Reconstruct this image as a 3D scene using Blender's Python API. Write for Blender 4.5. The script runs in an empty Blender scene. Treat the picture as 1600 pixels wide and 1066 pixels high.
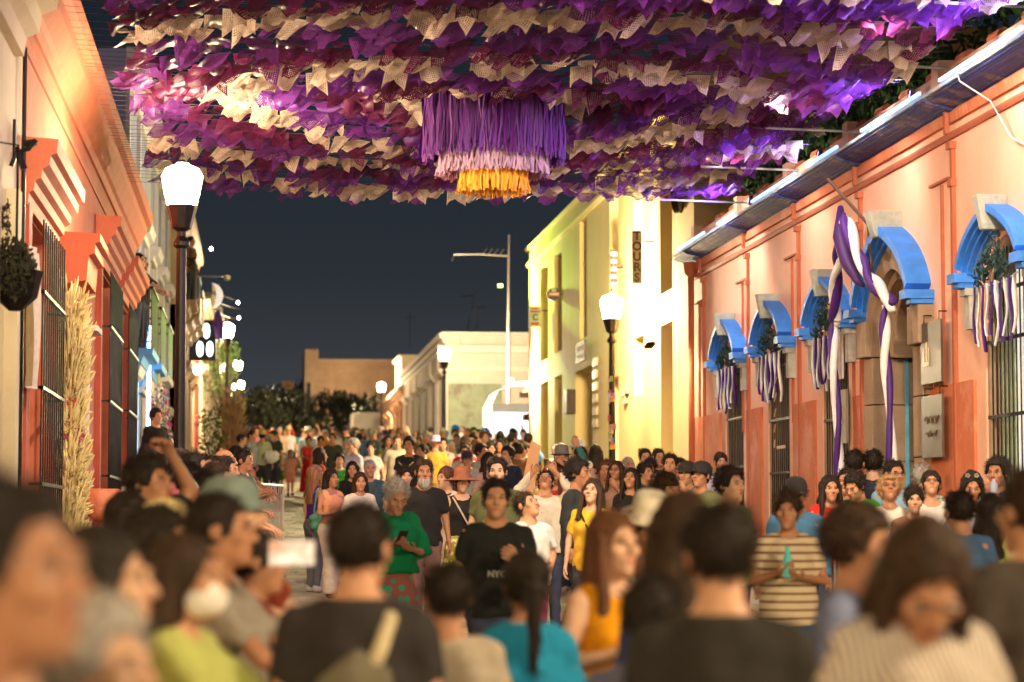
import bpy, bmesh, math, random
import numpy as np
from mathutils import Vector, Matrix, Euler
random.seed(7); np.random.seed(7)
sc = bpy.context.scene
C = sc.collection
# ------------------------------------------------------------------ camera
FPX = 3778.0; EYE = 1.65
TH = math.atan(282 / FPX); PS = math.atan(400 / FPX * math.cos(TH))
cF = Vector((math.sin(PS) * math.cos(TH), math.cos(PS) * math.cos(TH), math.sin(TH)))
cR = Vector((math.cos(PS), -math.sin(PS), 0)); cU = cR.cross(cF)
cam_d = bpy.data.cameras.new('camera'); cam = bpy.data.objects.new('camera', cam_d); C.objects.link(cam)
cam.location = (0, 0, EYE)
cam.rotation_euler = Matrix((cR, cU, -cF)).transposed().to_euler()
cam_d.sensor_width = 36; cam_d.lens = FPX * 36 / 1600; cam_d.clip_end = 3000; cam_d.clip_start = .1
cam_d.dof.use_dof = True; cam_d.dof.focus_distance = 26.0; cam_d.dof.aperture_fstop = 2.0; cam_d.dof.aperture_blades = 0
sc.camera = cam
# ------------------------------------------------------------------ world: night sky with town glow near the horizon
w = bpy.data.worlds.new('World'); sc.world = w; w.use_nodes = True
wn = w.node_tree.nodes; wl = w.node_tree.links
bg = wn['Background']; tc = wn.new('ShaderNodeTexCoord'); sx = wn.new('ShaderNodeSeparateXYZ')
rp = wn.new('ShaderNodeValToRGB'); wl.new(tc.outputs['Generated'], sx.inputs[0]); wl.new(sx.outputs['Z'], rp.inputs[0]); wl.new(rp.outputs[0], bg.inputs[0])
e = rp.color_ramp.elements
e[0].position = 0.0; e[0].color = (.060, .062, .064, 1)
e[1].position = 0.6; e[1].color = (.006, .011, .022, 1)
a = rp.color_ramp.elements.new(.05); a.color = (.050, .055, .061, 1)
a = rp.color_ramp.elements.new(.10); a.color = (.026, .032, .040, 1)
a = rp.color_ramp.elements.new(.20); a.color = (.012, .018, .028, 1)
bg.inputs[1].default_value = .72
sc.view_settings.view_transform = 'Standard'; sc.view_settings.look = 'None'; sc.view_settings.exposure = .36; sc.view_settings.gamma = 1
sc.render.engine = 'CYCLES'
cy = sc.cycles
cy.use_denoising = True; cy.denoiser = 'OPENIMAGEDENOISE'; cy.max_bounces = 5; cy.diffuse_bounces = 3; cy.glossy_bounces = 2
cy.transmission_bounces = 3; cy.transparent_max_bounces = 16; cy.sample_clamp_indirect = 6; cy.sample_clamp_direct = 60; cy.use_light_tree = True
cy.volume_bounces = 0
cy.caustics_reflective = False; cy.caustics_refractive = False
cy.use_adaptive_sampling = True; cy.adaptive_threshold = .02
LAMP_E = 1800.0      # radiance of a street lantern
HAZE = 0         # scattering per metre of the night air
# ------------------------------------------------------------------ place helpers
GP = [(-60, 0), (0, 0), (12, .14), (24, .5), (31, .78), (40, 1.2), (50, 1.72), (67, 2.48), (85, 3.2), (100, 3.75), (121, 4.3), (157, 4.95), (250, 5.6), (900, 7)]
GX = [p[0] for p in GP]; GZ = [p[1] for p in GP]
def G(y): return float(np.interp(y, GX, GZ))
def ray(x, y): return cF + cR * ((x - 800) / FPX) - cU * ((y - 533) / FPX)
def onY(x, y, Y):
    d = ray(x, y); t = Y / d.y; return Vector((d.x * t, Y, EYE + d.z * t))
def onX(x, y, X):
    d = ray(x, y); t = X / d.x; return Vector((X, d.y * t, EYE + d.z * t))
# ------------------------------------------------------------------ materials
MATS = {}
def newmat(name):
    m = bpy.data.materials.new(name); m.use_nodes = True
    return m, m.node_tree.nodes, m.node_tree.links, m.node_tree.nodes['Principled BSDF']
def mat(name, col=(.5, .5, .5), rough=.7, metal=0, scale=6, var=.25, bump=.15, bscale=40, emit=None, es=1, objcol=False, spec=.4, sheen=0, streak=None, big=None):
    """procedural surface: colour varied by two noises, fine bump"""
    if name in MATS: return MATS[name]
    m, n, l, p = newmat(name)
    tc = n.new('ShaderNodeTexCoord')
    nz = n.new('ShaderNodeTexNoise'); nz.inputs['Scale'].default_value = scale; nz.inputs['Detail'].default_value = 6; nz.inputs['Roughness'].default_value = .65
    mp = n.new('ShaderNodeMapping'); l.new(tc.outputs['Object'], mp.inputs[0]); l.new(mp.outputs[0], nz.inputs[0])
    if streak: mp.inputs['Scale'].default_value = streak
    hs = n.new('ShaderNodeHueSaturation'); mr = n.new('ShaderNodeMapRange')
    mr.inputs[1].default_value = .25; mr.inputs[2].default_value = .75
    mr.inputs[3].default_value = 1 - var; mr.inputs[4].default_value = 1 + var
    l.new(nz.outputs[0], mr.inputs[0]); l.new(mr.outputs[0], hs.inputs['Value'])
    if objcol:
        oi = n.new('ShaderNodeObjectInfo'); l.new(oi.outputs['Color'], hs.inputs['Color'])
    else: hs.inputs['Color'].default_value = (*col, 1)
    out = hs.outputs[0]
    if big:
        n2 = n.new('ShaderNodeTexNoise'); n2.inputs['Scale'].default_value = big[0]; n2.inputs['Detail'].default_value = 8; n2.inputs['Roughness'].default_value = .7
        l.new(tc.outputs['Object'], n2.inputs[0]); r2 = n.new('ShaderNodeValToRGB'); l.new(n2.outputs[0], r2.inputs[0])
        r2.color_ramp.elements[0].position = .52; r2.color_ramp.elements[1].position = .66
        mx = n.new('ShaderNodeMix'); mx.data_type = 'RGBA'; l.new(r2.outputs[0], mx.inputs[0]); l.new(out, mx.inputs[6]); mx.inputs[7].default_value = (*big[1], 1)
        out = mx.outputs[2]
    l.new(out, p.inputs['Base Color'])
    p.inputs['Roughness'].default_value = rough; p.inputs['Metallic'].default_value = metal
    p.inputs['Specular IOR Level'].default_value = spec
    if sheen: p.inputs['Sheen Weight'].default_value = sheen
    if bump:
        nb = n.new('ShaderNodeTexNoise'); nb.inputs['Scale'].default_value = bscale; nb.inputs['Detail'].default_value = 5
        l.new(mp.outputs[0], nb.inputs[0]); b = n.new('ShaderNodeBump'); b.inputs['Strength'].default_value = bump; b.inputs['Distance'].default_value = .02
        l.new(nb.outputs[0], b.inputs['Height']); l.new(b.outputs[0], p.inputs['Normal'])
    if emit:
        p.inputs['Emission Color'].default_value = (*emit, 1); p.inputs['Emission Strength'].default_value = es
    MATS[name] = m; return m
def stripes(name, axis, freq, dark, width=.35, plaid=False):
    """cloth whose stripes follow the object; base from the object's own colour"""
    if name in MATS: return MATS[name]
    m, n, l, p = newmat(name)
    tc = n.new('ShaderNodeTexCoord'); s = n.new('ShaderNodeSeparateXYZ'); l.new(tc.outputs['Object'], s.inputs[0])
    def line(ax):
        a = n.new('ShaderNodeMath'); a.operation = 'MULTIPLY'; a.inputs[1].default_value = freq; l.new(s.outputs[ax], a.inputs[0])
        f = n.new('ShaderNodeMath'); f.operation = 'FRACT'; l.new(a.outputs[0], f.inputs[0])
        g = n.new('ShaderNodeMath'); g.operation = 'LESS_THAN'; g.inputs[1].default_value = width; l.new(f.outputs[0], g.inputs[0]); return g.outputs[0]
    fac = line(axis)
    if plaid:
        k = n.new('ShaderNodeMath'); k.operation = 'ADD'; l.new(fac, k.inputs[0]); l.new(line(2 if axis == 0 else 0), k.inputs[1])
        h = n.new('ShaderNodeMath'); h.operation = 'MULTIPLY'; h.inputs[1].default_value = .5; l.new(k.outputs[0], h.inputs[0]); fac = h.outputs[0]
    oi = n.new('ShaderNodeObjectInfo'); mx = n.new('ShaderNodeMix'); mx.data_type = 'RGBA'
    l.new(fac, mx.inputs[0]); l.new(oi.outputs['Color'], mx.inputs[6]); mx.inputs[7].default_value = (*dark, 1); l.new(mx.outputs[2], p.inputs['Base Color'])
    p.inputs['Roughness'].default_value = .85; p.inputs['Specular IOR Level'].default_value = .2
    MATS[name] = m; return m
def dots(name, dark, scale=16, thr=.33):
    if name in MATS: return MATS[name]
    m, n, l, p = newmat(name)
    tc = n.new('ShaderNodeTexCoord'); v = n.new('ShaderNodeTexVoronoi'); v.inputs['Scale'].default_value = scale; v.inputs['Randomness'].default_value = .6; l.new(tc.outputs['Object'], v.inputs[0])
    g = n.new('ShaderNodeMath'); g.operation = 'LESS_THAN'; g.inputs[1].default_value = thr; l.new(v.outputs['Distance'], g.inputs[0])
    oi = n.new('ShaderNodeObjectInfo'); mx = n.new('ShaderNodeMix'); mx.data_type = 'RGBA'
    l.new(g.outputs[0], mx.inputs[0]); l.new(oi.outputs['Color'], mx.inputs[6]); mx.inputs[7].default_value = (*dark, 1); l.new(mx.outputs[2], p.inputs['Base Color'])
    p.inputs['Roughness'].default_value = .85
    MATS[name] = m; return m
def glow(name, col, es):
    if name in MATS: return MATS[name]
    m, n, l, p = newmat(name); p.inputs['Base Color'].default_value = (.8, .8, .8, 1); p.inputs['Emission Color'].default_value = (*col, 1); p.inputs['Emission Strength'].default_value = es
    MATS[name] = m; return m
# ------------------------------------------------------------------ object helpers
def props(o, label=None, cat=None, group=None, kind=None):
    if label: o['label'] = label
    if cat: o['category'] = cat
    if group: o['group'] = group
    if kind: o['kind'] = kind
    return o
def empty(name, loc=(0, 0, 0), rz=0, **k):
    o = bpy.data.objects.new(name, None); C.objects.link(o); o.location = loc; o.rotation_euler = (0, 0, rz); o.empty_display_size = .2
    return props(o, **k)
def put(name, me, parent=None, loc=(0, 0, 0), rot=(0, 0, 0), scale=(1, 1, 1), color=None, **k):
    o = bpy.data.objects.new(name, me); C.objects.link(o); o.location = loc; o.rotation_euler = rot; o.scale = scale
    if parent: o.parent = parent
    if color: o.color = (*color, 1)
    return props(o, **k)
class MB:
    """collects vertices and faces"""
    def __init__(s): s.v = []; s.f = []; s.m = []; s.cur = 0
    def add(s, vs, fs):
        b = len(s.v); s.v += [tuple(q) for q in vs]; s.f += [tuple(i + b for i in q) for q in fs]; s.m += [s.cur] * len(fs); return s
    def box(s, x0, x1, y0, y1, z0, z1):
        if x0 > x1: x0, x1 = x1, x0
        if y0 > y1: y0, y1 = y1, y0
        if z0 > z1: z0, z1 = z1, z0
        return s.add([(x0, y0, z0), (x1, y0, z0), (x1, y1, z0), (x0, y1, z0), (x0, y0, z1), (x1, y0, z1), (x1, y1, z1), (x0, y1, z1)],
                     [(0, 3, 2, 1), (4, 5, 6, 7), (0, 1, 5, 4), (1, 2, 6, 5), (2, 3, 7, 6), (3, 0, 4, 7)])
    def tube(s, pts, r, n=8, cap=True):
        pts = [Vector(p) for p in pts]; rs = r if isinstance(r, (list, tuple)) else [r] * len(pts)
        vs = []; fs = []
        up = Vector((0, 0, 1))
        for i, p in enumerate(pts):
            t = (pts[min(i + 1, len(pts) - 1)] - pts[max(i - 1, 0)]).normalized()
            a = t.cross(up if abs(t.z) < .95 else Vector((1, 0, 0))).normalized(); b = t.cross(a)
            for k in range(n):
                an = 2 * math.pi * k / n; vs.append(p + (a * math.cos(an) + b * math.sin(an)) * rs[i])
        for i in range(len(pts) - 1):
            for k in range(n):
                k2 = (k + 1) % n; fs.append((i * n + k, i * n + k2, (i + 1) * n + k2, (i + 1) * n + k))
        if cap: fs.append(tuple(range(n))[::-1] if False else tuple(reversed(range(n)))); fs.append(tuple((len(pts) - 1) * n + k for k in range(n)))
        return s.add(vs, fs)
    def lathe(s, prof, n=12, c=(0, 0, 0), rot=0):
        vs = []; fs = []
        for r, z in prof:
            for k in range(n):
                an = 2 * math.pi * k / n + rot; vs.append((c[0] + r * math.cos(an), c[1] + r * math.sin(an), c[2] + z))
        for i in range(len(prof) - 1):
            for k in range(n):
                k2 = (k + 1) % n; fs.append((i * n + k, i * n + k2, (i + 1) * n + k2, (i + 1) * n + k))
        fs.append(tuple(reversed(range(n)))); fs.append(tuple((len(prof) - 1) * n + k for k in range(n)))
        return s.add(vs, fs)
    def prism(s, poly, y0, y1):
        """poly [(x,z)] extruded along y"""
        n = len(poly); ar = sum(poly[i][0] * poly[(i + 1) % n][1] - poly[(i + 1) % n][0] * poly[i][1] for i in range(n))
        if ar < 0: poly = poly[::-1]
        vs = [(x, y0, z) for x, z in poly] + [(x, y1, z) for x, z in poly]
        fs = [tuple(range(n)), tuple(reversed(range(n, 2 * n)))] + [(i + n, (i + 1) % n + n, (i + 1) % n, i) for i in range(n)]
        return s.add(vs, fs)
    def mesh(s, name, mats, smooth=False):
        me = bpy.data.meshes.new(name); me.from_pydata(s.v, [], s.f)
        for m in (mats if isinstance(mats, (list, tuple)) else [mats]): me.materials.append(m)
        if any(s.m): me.polygons.foreach_set('material_index', s.m)
        if smooth: me.polygons.foreach_set('use_smooth', [True] * len(s.f))
        me.update(); return me
    def put(s, name, mats, parent=None, smooth=False, bevel=0, **k):
        o = put(name, s.mesh(name, mats, smooth), parent, **k)
        if bevel:
            b = o.modifiers.new('bevel', 'BEVEL'); b.width = bevel; b.segments = 2; b.limit_method = 'ANGLE'
        return o
def npmesh(name, V, F, mats, mi=None, smooth=True):
    me = bpy.data.meshes.new(name); nv, nf = len(V), len(F)
    me.vertices.add(nv); me.vertices.foreach_set('co', np.asarray(V, np.float32).ravel())
    me.loops.add(nf * 4); me.loops.foreach_set('vertex_index', np.asarray(F, np.int32).ravel())
    me.polygons.add(nf); me.polygons.foreach_set('loop_start', np.arange(0, nf * 4, 4, dtype=np.int32))
    me.polygons.foreach_set('use_smooth', np.full(nf, smooth))
    for m in mats: me.materials.append(m)
    if mi is not None: me.polygons.foreach_set('material_index', np.asarray(mi, np.int32))
    me.update(calc_edges=True); return me
M = {
 'peach': mat('peach_plaster', (.86, .47, .31), .85, scale=1.6, var=.10, bump=.25, bscale=14, big=(.7, (.80, .52, .38))),
 'terra': mat('terracotta_paint', (.62, .18, .075), .8, scale=2.5, var=.2, bump=.3, bscale=20, big=(1.3, (.72, .32, .20))),
 'rust': mat('rust_trim_paint', (.44, .12, .055), .75, scale=5, var=.15, bump=.1),
 'blue': mat('blue_mould_paint', (.045, .24, .80), .6, scale=5, var=.22, bump=.35, bscale=22, big=(2.6, (.06, .20, .58))),
 'dblue': mat('dark_blue_cornice_paint', (.035, .05, .22), .6, scale=4, var=.5, bump=.5, bscale=30, streak=(4, .5, 8), big=(2.2, (.30, .25, .22))),
 'stone': mat('pale_green_stone', (.42, .43, .36), .85, scale=9, var=.28, bump=.4, bscale=30),
 'bstone': mat('brown_cut_stone', (.36, .25, .16), .85, scale=5, var=.2, bump=.3, bscale=30),
 'yellow': mat('yellow_plaster', (.84, .64, .27), .85, scale=1.2, var=.07, bump=.2, bscale=12, big=(.5, (.80, .62, .32))),
 'cream': mat('cream_plaster', (.74, .62, .42), .85, scale=1.5, var=.12, bump=.2, bscale=14),
 'salmon': mat('salmon_plaster', (.56, .145, .075), .85, scale=1.2, var=.14, bump=.25, bscale=14, big=(.8, (.56, .20, .12))),
 'lav': mat('lavender_plaster', (.30, .33, .52), .85, scale=1.5, var=.12, bump=.2, bscale=14),
 'white': mat('off_white_plaster', (.62, .52, .44), .85, scale=1.0, var=.15, bump=.2, bscale=10, big=(.35, (.50, .44, .36))),
 'iron': mat('black_iron', (.025, .022, .02), .45, metal=.7, scale=20, var=.3, bump=.1),
 'wood': mat('dark_carved_wood', (.085, .045, .03), .55, scale=5, var=.35, bump=.3, bscale=40, streak=(6, 6, .6)),
 'shutter': mat('sage_shutter_paint', (.42, .56, .36), .6, scale=5, var=.15, bump=.1),
 'interior': mat('dim_interior', (.10, .085, .06), .9, scale=3, var=.5, bump=0),
 'glass': mat('window_glass', (.03, .035, .04), .08, scale=2, var=.3, bump=0, spec=.8),
 'steel': mat('galvanised_steel', (.62, .58, .5), .35, metal=.9, scale=20, var=.15, bump=.05),
 'cloth': mat('plain_cloth', rough=.9, objcol=True, scale=14, var=.16, bump=.7, bscale=11, spec=.12, sheen=.03),
 'satin': mat('satin_cloth', rough=.6, objcol=True, scale=10, var=.12, bump=.15, bscale=30, spec=.5),
 'paint': mat('plain_paint', rough=.5, objcol=True, scale=10, var=.1, bump=.08),
 'skin': None,
}
def skinmat(name, mul=1, rgb=None, rough=.5):
    m, n, l, p = newmat(name); oi = n.new('ShaderNodeObjectInfo'); tc = n.new('ShaderNodeTexCoord')
    nz = n.new('ShaderNodeTexNoise'); nz.inputs['Scale'].default_value = 9; nz.inputs['Detail'].default_value = 5; l.new(tc.outputs['Object'], nz.inputs[0])
    mr = n.new('ShaderNodeMapRange'); mr.inputs[3].default_value = .82; mr.inputs[4].default_value = 1.18; l.new(nz.outputs[0], mr.inputs[0])
    v = n.new('ShaderNodeVectorMath'); v.operation = 'MULTIPLY'; l.new(oi.outputs['Color'], v.inputs[0]); v.inputs[1].default_value = rgb or (1, 1, 1)
    s = n.new('ShaderNodeVectorMath'); s.operation = 'SCALE'; l.new(v.outputs[0], s.inputs[0]); l.new(mr.outputs[0], s.inputs['Scale']); l.new(s.outputs[0], p.inputs['Base Color'])
    p.inputs['Roughness'].default_value = rough; p.inputs['Specular IOR Level'].default_value = .35
    if not rgb: p.inputs['Subsurface Weight'].default_value = 0
    return m
M['skin'] = skinmat('skin'); M['lips'] = skinmat('lips', rgb=(.85, .42, .42)); M['eyew'] = mat('eye_white', (.42, .38, .34), .3, var=0, bump=0); M['dark'] = mat('dark_brow_and_iris', (.015, .01, .008), .6, var=.1, bump=0)
def hairmat():
    m, n, l, p = newmat('hair'); oi = n.new('ShaderNodeObjectInfo'); tc = n.new('ShaderNodeTexCoord'); mp = n.new('ShaderNodeMapping'); mp.inputs['Scale'].default_value = (90, 90, 5)
    nz = n.new('ShaderNodeTexNoise'); nz.inputs['Scale'].default_value = 1; nz.inputs['Detail'].default_value = 4; l.new(tc.outputs['Object'], mp.inputs[0]); l.new(mp.outputs[0], nz.inputs[0])
    mr = n.new('ShaderNodeMapRange'); mr.inputs[1].default_value = .3; mr.inputs[2].default_value = .7; mr.inputs[3].default_value = .45; mr.inputs[4].default_value = 1.7; l.new(nz.outputs[0], mr.inputs[0])
    s = n.new('ShaderNodeVectorMath'); s.operation = 'SCALE'; l.new(oi.outputs['Color'], s.inputs[0]); l.new(mr.outputs[0], s.inputs['Scale']); l.new(s.outputs[0], p.inputs['Base Color'])
    p.inputs['Roughness'].default_value = .62; p.inputs['Specular IOR Level'].default_value = .22
    b = n.new('ShaderNodeBump'); b.inputs['Strength'].default_value = .7; b.inputs['Distance'].default_value = .01; l.new(nz.outputs[0], b.inputs['Height']); l.new(b.outputs[0], p.inputs['Normal'])
    return m
M['hair'] = hairmat()
# ------------------------------------------------------------------ implicit surfaces (people, bags, hats)
def surfnet(f, lo, hi, v):
    lo = np.array(lo, float); n = [int(math.ceil((hi[i] - lo[i]) / v)) + 1 for i in range(3)]
    gx, gy, gz = np.meshgrid(*[lo[i] + v * np.arange(n[i]) for i in range(3)], indexing='ij')
    D = f(gx, gy, gz).astype(np.float32)
    for ax in range(3):                      # closed at the borders
        s = [slice(None)] * 3; s[ax] = 0; D[tuple(s)] = np.maximum(D[tuple(s)], v * .5); s[ax] = -1; D[tuple(s)] = np.maximum(D[tuple(s)], v * .5)
    I = D < 0; nx, ny, nz = n
    cnt = np.zeros((nx - 1, ny - 1, nz - 1), np.int16); acc = np.zeros((nx - 1, ny - 1, nz - 1, 3), np.float32); num = np.zeros((nx - 1, ny - 1, nz - 1), np.float32)
    for ax in range(3):
        a = [slice(None)] * 3; b = [slice(None)] * 3; a[ax] = slice(0, -1); b[ax] = slice(1, None)
        d0 = D[tuple(a)]; d1 = D[tuple(b)]; cr = (d0 < 0) != (d1 < 0)
        t = np.where(cr, d0 / np.where(cr, d0 - d1, 1), 0)
        o = [i for i in range(3) if i != ax]
        for i in (0, 1):
            for j in (0, 1):
                s = [slice(None)] * 3; s[o[0]] = slice(i, n[o[0]] - 1 + i); s[o[1]] = slice(j, n[o[1]] - 1 + j)
                c = cr[tuple(s)]; tt = t[tuple(s)]
                num += c; acc[..., ax] += np.where(c, tt, 0); acc[..., o[0]] += c * i; acc[..., o[1]] += c * j
    act = num > 0; idx = -np.ones(act.shape, np.int64); idx[act] = np.arange(act.sum())
    ii = np.argwhere(act); V = lo + v * (ii + acc[act] / num[act][:, None])
    F = []
    for ax in range(3):
        a = [slice(1, -1)] * 3; b = [slice(1, -1)] * 3; a[ax] = slice(0, -1); b[ax] = slice(1, None)
        in0 = I[tuple(a)]; in1 = I[tuple(b)]
        off = [1, 1, 1]; off[ax] = 0; o = [(ax + 1) % 3, (ax + 2) % 3]
        for flag, msk in ((0, in0 & ~in1), (1, ~in0 & in1)):
            p = np.argwhere(msk) + np.array(off)
            if not len(p): continue
            e1 = np.zeros(3, int); e1[o[0]] = 1; e2 = np.zeros(3, int); e2[o[1]] = 1
            q = [idx[tuple((p - e1 - e2).T)], idx[tuple((p - e2).T)], idx[tuple(p.T)], idx[tuple((p - e1).T)]]
            if flag: q = q[::-1]
            F.append(np.stack(q, 1))
    return V, np.concatenate(F) if F else np.zeros((0, 4), int)
def smin(a, b, k): h = np.clip(.5 + .5 * (b - a) / k, 0, 1); return b * (1 - h) + a * h - k * h * (1 - h)
def smax(a, b, k): return -smin(-a, -b, k)
def cap(P, a, b, ra, rb=None, sq=None, flat=False):
    rb = ra if rb is None else rb; a = np.array(a, float); b = np.array(b, float); d = b - a; L = max(d @ d, 1e-9)
    X, Y, Z = P[0] - a[0], P[1] - a[1], P[2] - a[2]; t0 = (X * d[0] + Y * d[1] + Z * d[2]) / L; t = np.clip(t0, 0, 1)
    x, y, z = X - t * d[0], Y - t * d[1], Z - t * d[2]
    if sq: x, y, z = x / sq[0], y / sq[1], z / sq[2]
    q = np.sqrt(x * x + y * y + z * z) - (ra + (rb - ra) * t)
    if flat: q = np.maximum(q, (t0 - 1) * math.sqrt(L))
    return q
def ell(P, c, r):
    x, y, z = (P[0] - c[0]) / r[0], (P[1] - c[1]) / r[1], (P[2] - c[2]) / r[2]; k = np.sqrt(x * x + y * y + z * z); return (k - 1) * min(r)
TORSO = {'m': [(.78, .10, .09, .01), (.86, .155, .108, .012), (.94, .165, .115, .01), (1.05, .152, .108, 0), (1.18, .160, .115, -.005), (1.30, .178, .122, -.002), (1.37, .165, .105, .008), (1.415, .118, .078, .016), (1.45, .068, .060, .020), (1.54, .052, .054, .012)],
         'f': [(.78, .11, .09, .015), (.86, .168, .112, .018), (.93, .172, .116, .018), (1.05, .134, .098, .005), (1.16, .132, .100, -.002), (1.28, .150, .110, -.004), (1.36, .140, .090, .008), (1.405, .100, .068, .016), (1.44, .056, .052, .020), (1.54, .045, .048, .010)]}
SHX = {'m': .178, 'f': .155}
def torso(P, sex, inf=0, fat=0):
    T = TORSO[sex]; zs = [t[0] for t in T]; z = P[2]
    fz = np.interp(z, [.8, 1.0, 1.2, 1.4], [fat * .6, fat, fat * .9, 0])
    rx = np.interp(z, zs, [t[1] for t in T]) + inf + fz * .7; ry = np.interp(z, zs, [t[2] for t in T]) + inf + fz; yo = np.interp(z, zs, [t[3] for t in T]) - fz * .4
    k = np.sqrt((P[0] / rx) ** 2 + ((P[1] - yo) / ry) ** 2); d = (k - 1) * np.minimum(rx, ry)
    if inf: d = d + np.clip((z - 1.30) / .1, 0, 1) * .006
    d = np.maximum(d, np.maximum(.78 - inf - z, z - 1.54))
    if sex == 'f':
        for s in (-1, 1): d = smin(d, ell(P, (s * .065, -.075, 1.255), (.068 + inf, .062 + inf, .07 + inf)), .04)
    return d
ARMS = {
 'down': [((.225, .02, 1.14), (.25, -.04, .90)), ((.225, .03, 1.14), (.255, -.02, .90))],
 'walk': [((.225, .07, 1.15), (.25, .05, .91)), ((.225, -.03, 1.14), (.235, -.15, .93))],
 'phone': [((.23, -.03, 1.14), (.075, -.24, 1.20)), ((.23, -.03, 1.14), (.06, -.26, 1.17))],
 'one': [((.225, .02, 1.14), (.25, -.04, .90)), ((.23, -.05, 1.14), (.12, -.27, 1.22))],
 'up': [((.27, -.14, 1.50), (.12, -.27, 1.68)), ((.27, -.14, 1.50), (.10, -.27, 1.70))],
 'high': [((.26, -.10, 1.62), (.13, -.24, 1.80)), ((.26, -.10, 1.62), (.11, -.24, 1.80))],
 'wave': [((.225, .02, 1.14), (.24, -.06, .90)), ((.30, -.08, 1.52), (.20, -.10, 1.76))],
 'head': [((.225, .02, 1.14), (.24, -.06, .90)), ((.36, -.02, 1.56), (.15, -.03, 1.74))],
 'cross': [((.235, -.06, 1.13), (-.04, -.24, 1.13)), ((.235, -.06, 1.13), (.02, -.20, 1.10))],
 'rail': [((.25, -.20, 1.16), (.14, -.40, 1.08)), ((.25, -.20, 1.16), (.12, -.41, 1.08))],
 'chin': [((.225, .0, 1.14), (.10, -.22, 1.10)), ((.20, -.16, 1.17), (.06, -.21, 1.40))],
 'lean': [((.25, -.20, 1.20), (.06, -.42, 1.22)), ((.25, -.22, 1.18), (.03, -.40, 1.17))],
 'hold': [((.225, .02, 1.14), (.14, -.22, 1.06)), ((.23, 0, 1.14), (.10, -.25, 1.05))],
}
LEGS = {'stand': [((.095, -.01, .50), (.10, .03, .085)), ((.095, -.01, .50), (.105, .02, .085))],
        'walk': [((.09, -.10, .51), (.10, -.13, .085)), ((.09, .03, .50), (.10, .20, .12))],
        'relax': [((.10, -.04, .50), (.13, -.02, .085)), ((.09, .0, .50), (.09, .03, .085))]}
def joints(sex, arms, side):
    i = 0 if side < 0 else 1; e, wr = ARMS[arms][i]; sh = (side * SHX[sex], .012, 1.372)
    return sh, (side * e[0], e[1], e[2]), (side * wr[0], wr[1], wr[2])
def body_sdf(P, sex, arms, legs, fat=0):
    d = torso(P, sex, 0, fat); m = 1 if sex == 'm' else .86
    for s in (-1, 1):
        sh, el, wr = joints(sex, arms, s)
        d = smin(d, cap(P, (0, .018, 1.435), (s * (SHX[sex] - .02), .012, 1.382), .046, .038), .02)
        d = smin(d, cap(P, sh, el, .050 * m, .038 * m), .035); d = smin(d, cap(P, el, wr, .039 * m, .026 * m), .012)
        kn, an = LEGS[legs][0 if s < 0 else 1]; hp = (s * .088, .012, .88)
        d = smin(d, cap(P, hp, (s * kn[0], kn[1], kn[2]), .088, .054), .03); d = smin(d, cap(P, (s * kn[0], kn[1], kn[2]), (s * an[0], an[1], an[2]), .056, .036), .02)
    return d
def folds(P, a=.005, seed=0):
    x, y, z = P; return a * (np.sin(31 * x + 17 * z + 9 * y + seed) * np.sin(23 * z - 19 * x + seed * 2) + .7 * np.sin(47 * z + 29 * np.abs(x) + 21 * y + seed * 3))
def top_sdf(P, sex, arms, style, fat=0, seed=0):
    inf = {'tank': .008, 'crop': .010, 'tee': .016, 'long': .016, 'jacket': .026, 'poncho': .03, 'dress': .014}[style]; m = 1 if sex == 'm' else .86
    d = torso(P, sex, inf, fat)
    # a shirt hangs straight below the chest
    if style in ('tee', 'long', 'jacket', 'poncho'):
        t = np.clip((1.28 - P[2]) / .4, 0, 1); rx = (.164 if sex == 'm' else .150) + inf + t * (.002 if sex == 'm' else .014) + fat * .8; ry = .110 + inf + t * .008 + fat
        k = np.sqrt((P[0] / rx) ** 2 + ((P[1] - .004 + fat * .3) / ry) ** 2); d = smin(d, np.maximum((k - 1) * ry, P[2] - 1.25), .02)
    for s in (-1, 1):
        sh, el, wr = joints(sex, arms, s); sh = np.array(sh); el = np.array(el); wr = np.array(wr)
        d = smin(d, cap(P, (0, .018, 1.435), (s * (SHX[sex] - .02), .012, 1.382), .046 + inf * .8, .040 + inf * .8), .02)
        if style in ('tee', 'poncho'):
            e = sh + (el - sh) * (.72 if style == 'tee' else 1.1); d = smin(d, cap(P, sh, e, .056 * m + .002, (.060 if style == 'tee' else .085) * m, flat=True), .022)
        elif style in ('long', 'jacket'):
            g = .004 if style == 'long' else .014
            d = smin(d, cap(P, sh, el, .054 * m + g, .047 * m + g), .022); d = smin(d, cap(P, el, el + (wr - el) * .93, (.047) * m + g, .036 * m + g, flat=True), .015)
        elif style == 'dress' : d = smin(d, cap(P, sh, sh + (el - sh) * .35, .058 * m, .062 * m, flat=True), .025)
    d = d + folds(P, .0065 if style != 'tank' else .002, seed)
    hem = {'tank': .98, 'crop': 1.09, 'tee': .86, 'long': .86, 'jacket': .84, 'poncho': .98, 'dress': .90}[style]
    d = np.maximum(d, hem - P[2] + .008 * np.sin(9 * P[0] + seed))
    nk = .105 if style in ('tank', 'crop', 'dress') else .083
    d = np.maximum(d, np.minimum(P[2] - 1.452, .15 - np.abs(P[0]))); dn = nk - np.sqrt(P[0] ** 2 + (P[1] + .03) ** 2 + (P[2] - 1.495) ** 2); d = np.maximum(d, dn)
    if style in ('tank',):
        for s in (-1, 1): d = np.maximum(d, .062 - np.sqrt((P[0] - s * .20) ** 2 + (P[2] - 1.37) ** 2 + 0 * P[1]))
    return d
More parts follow.
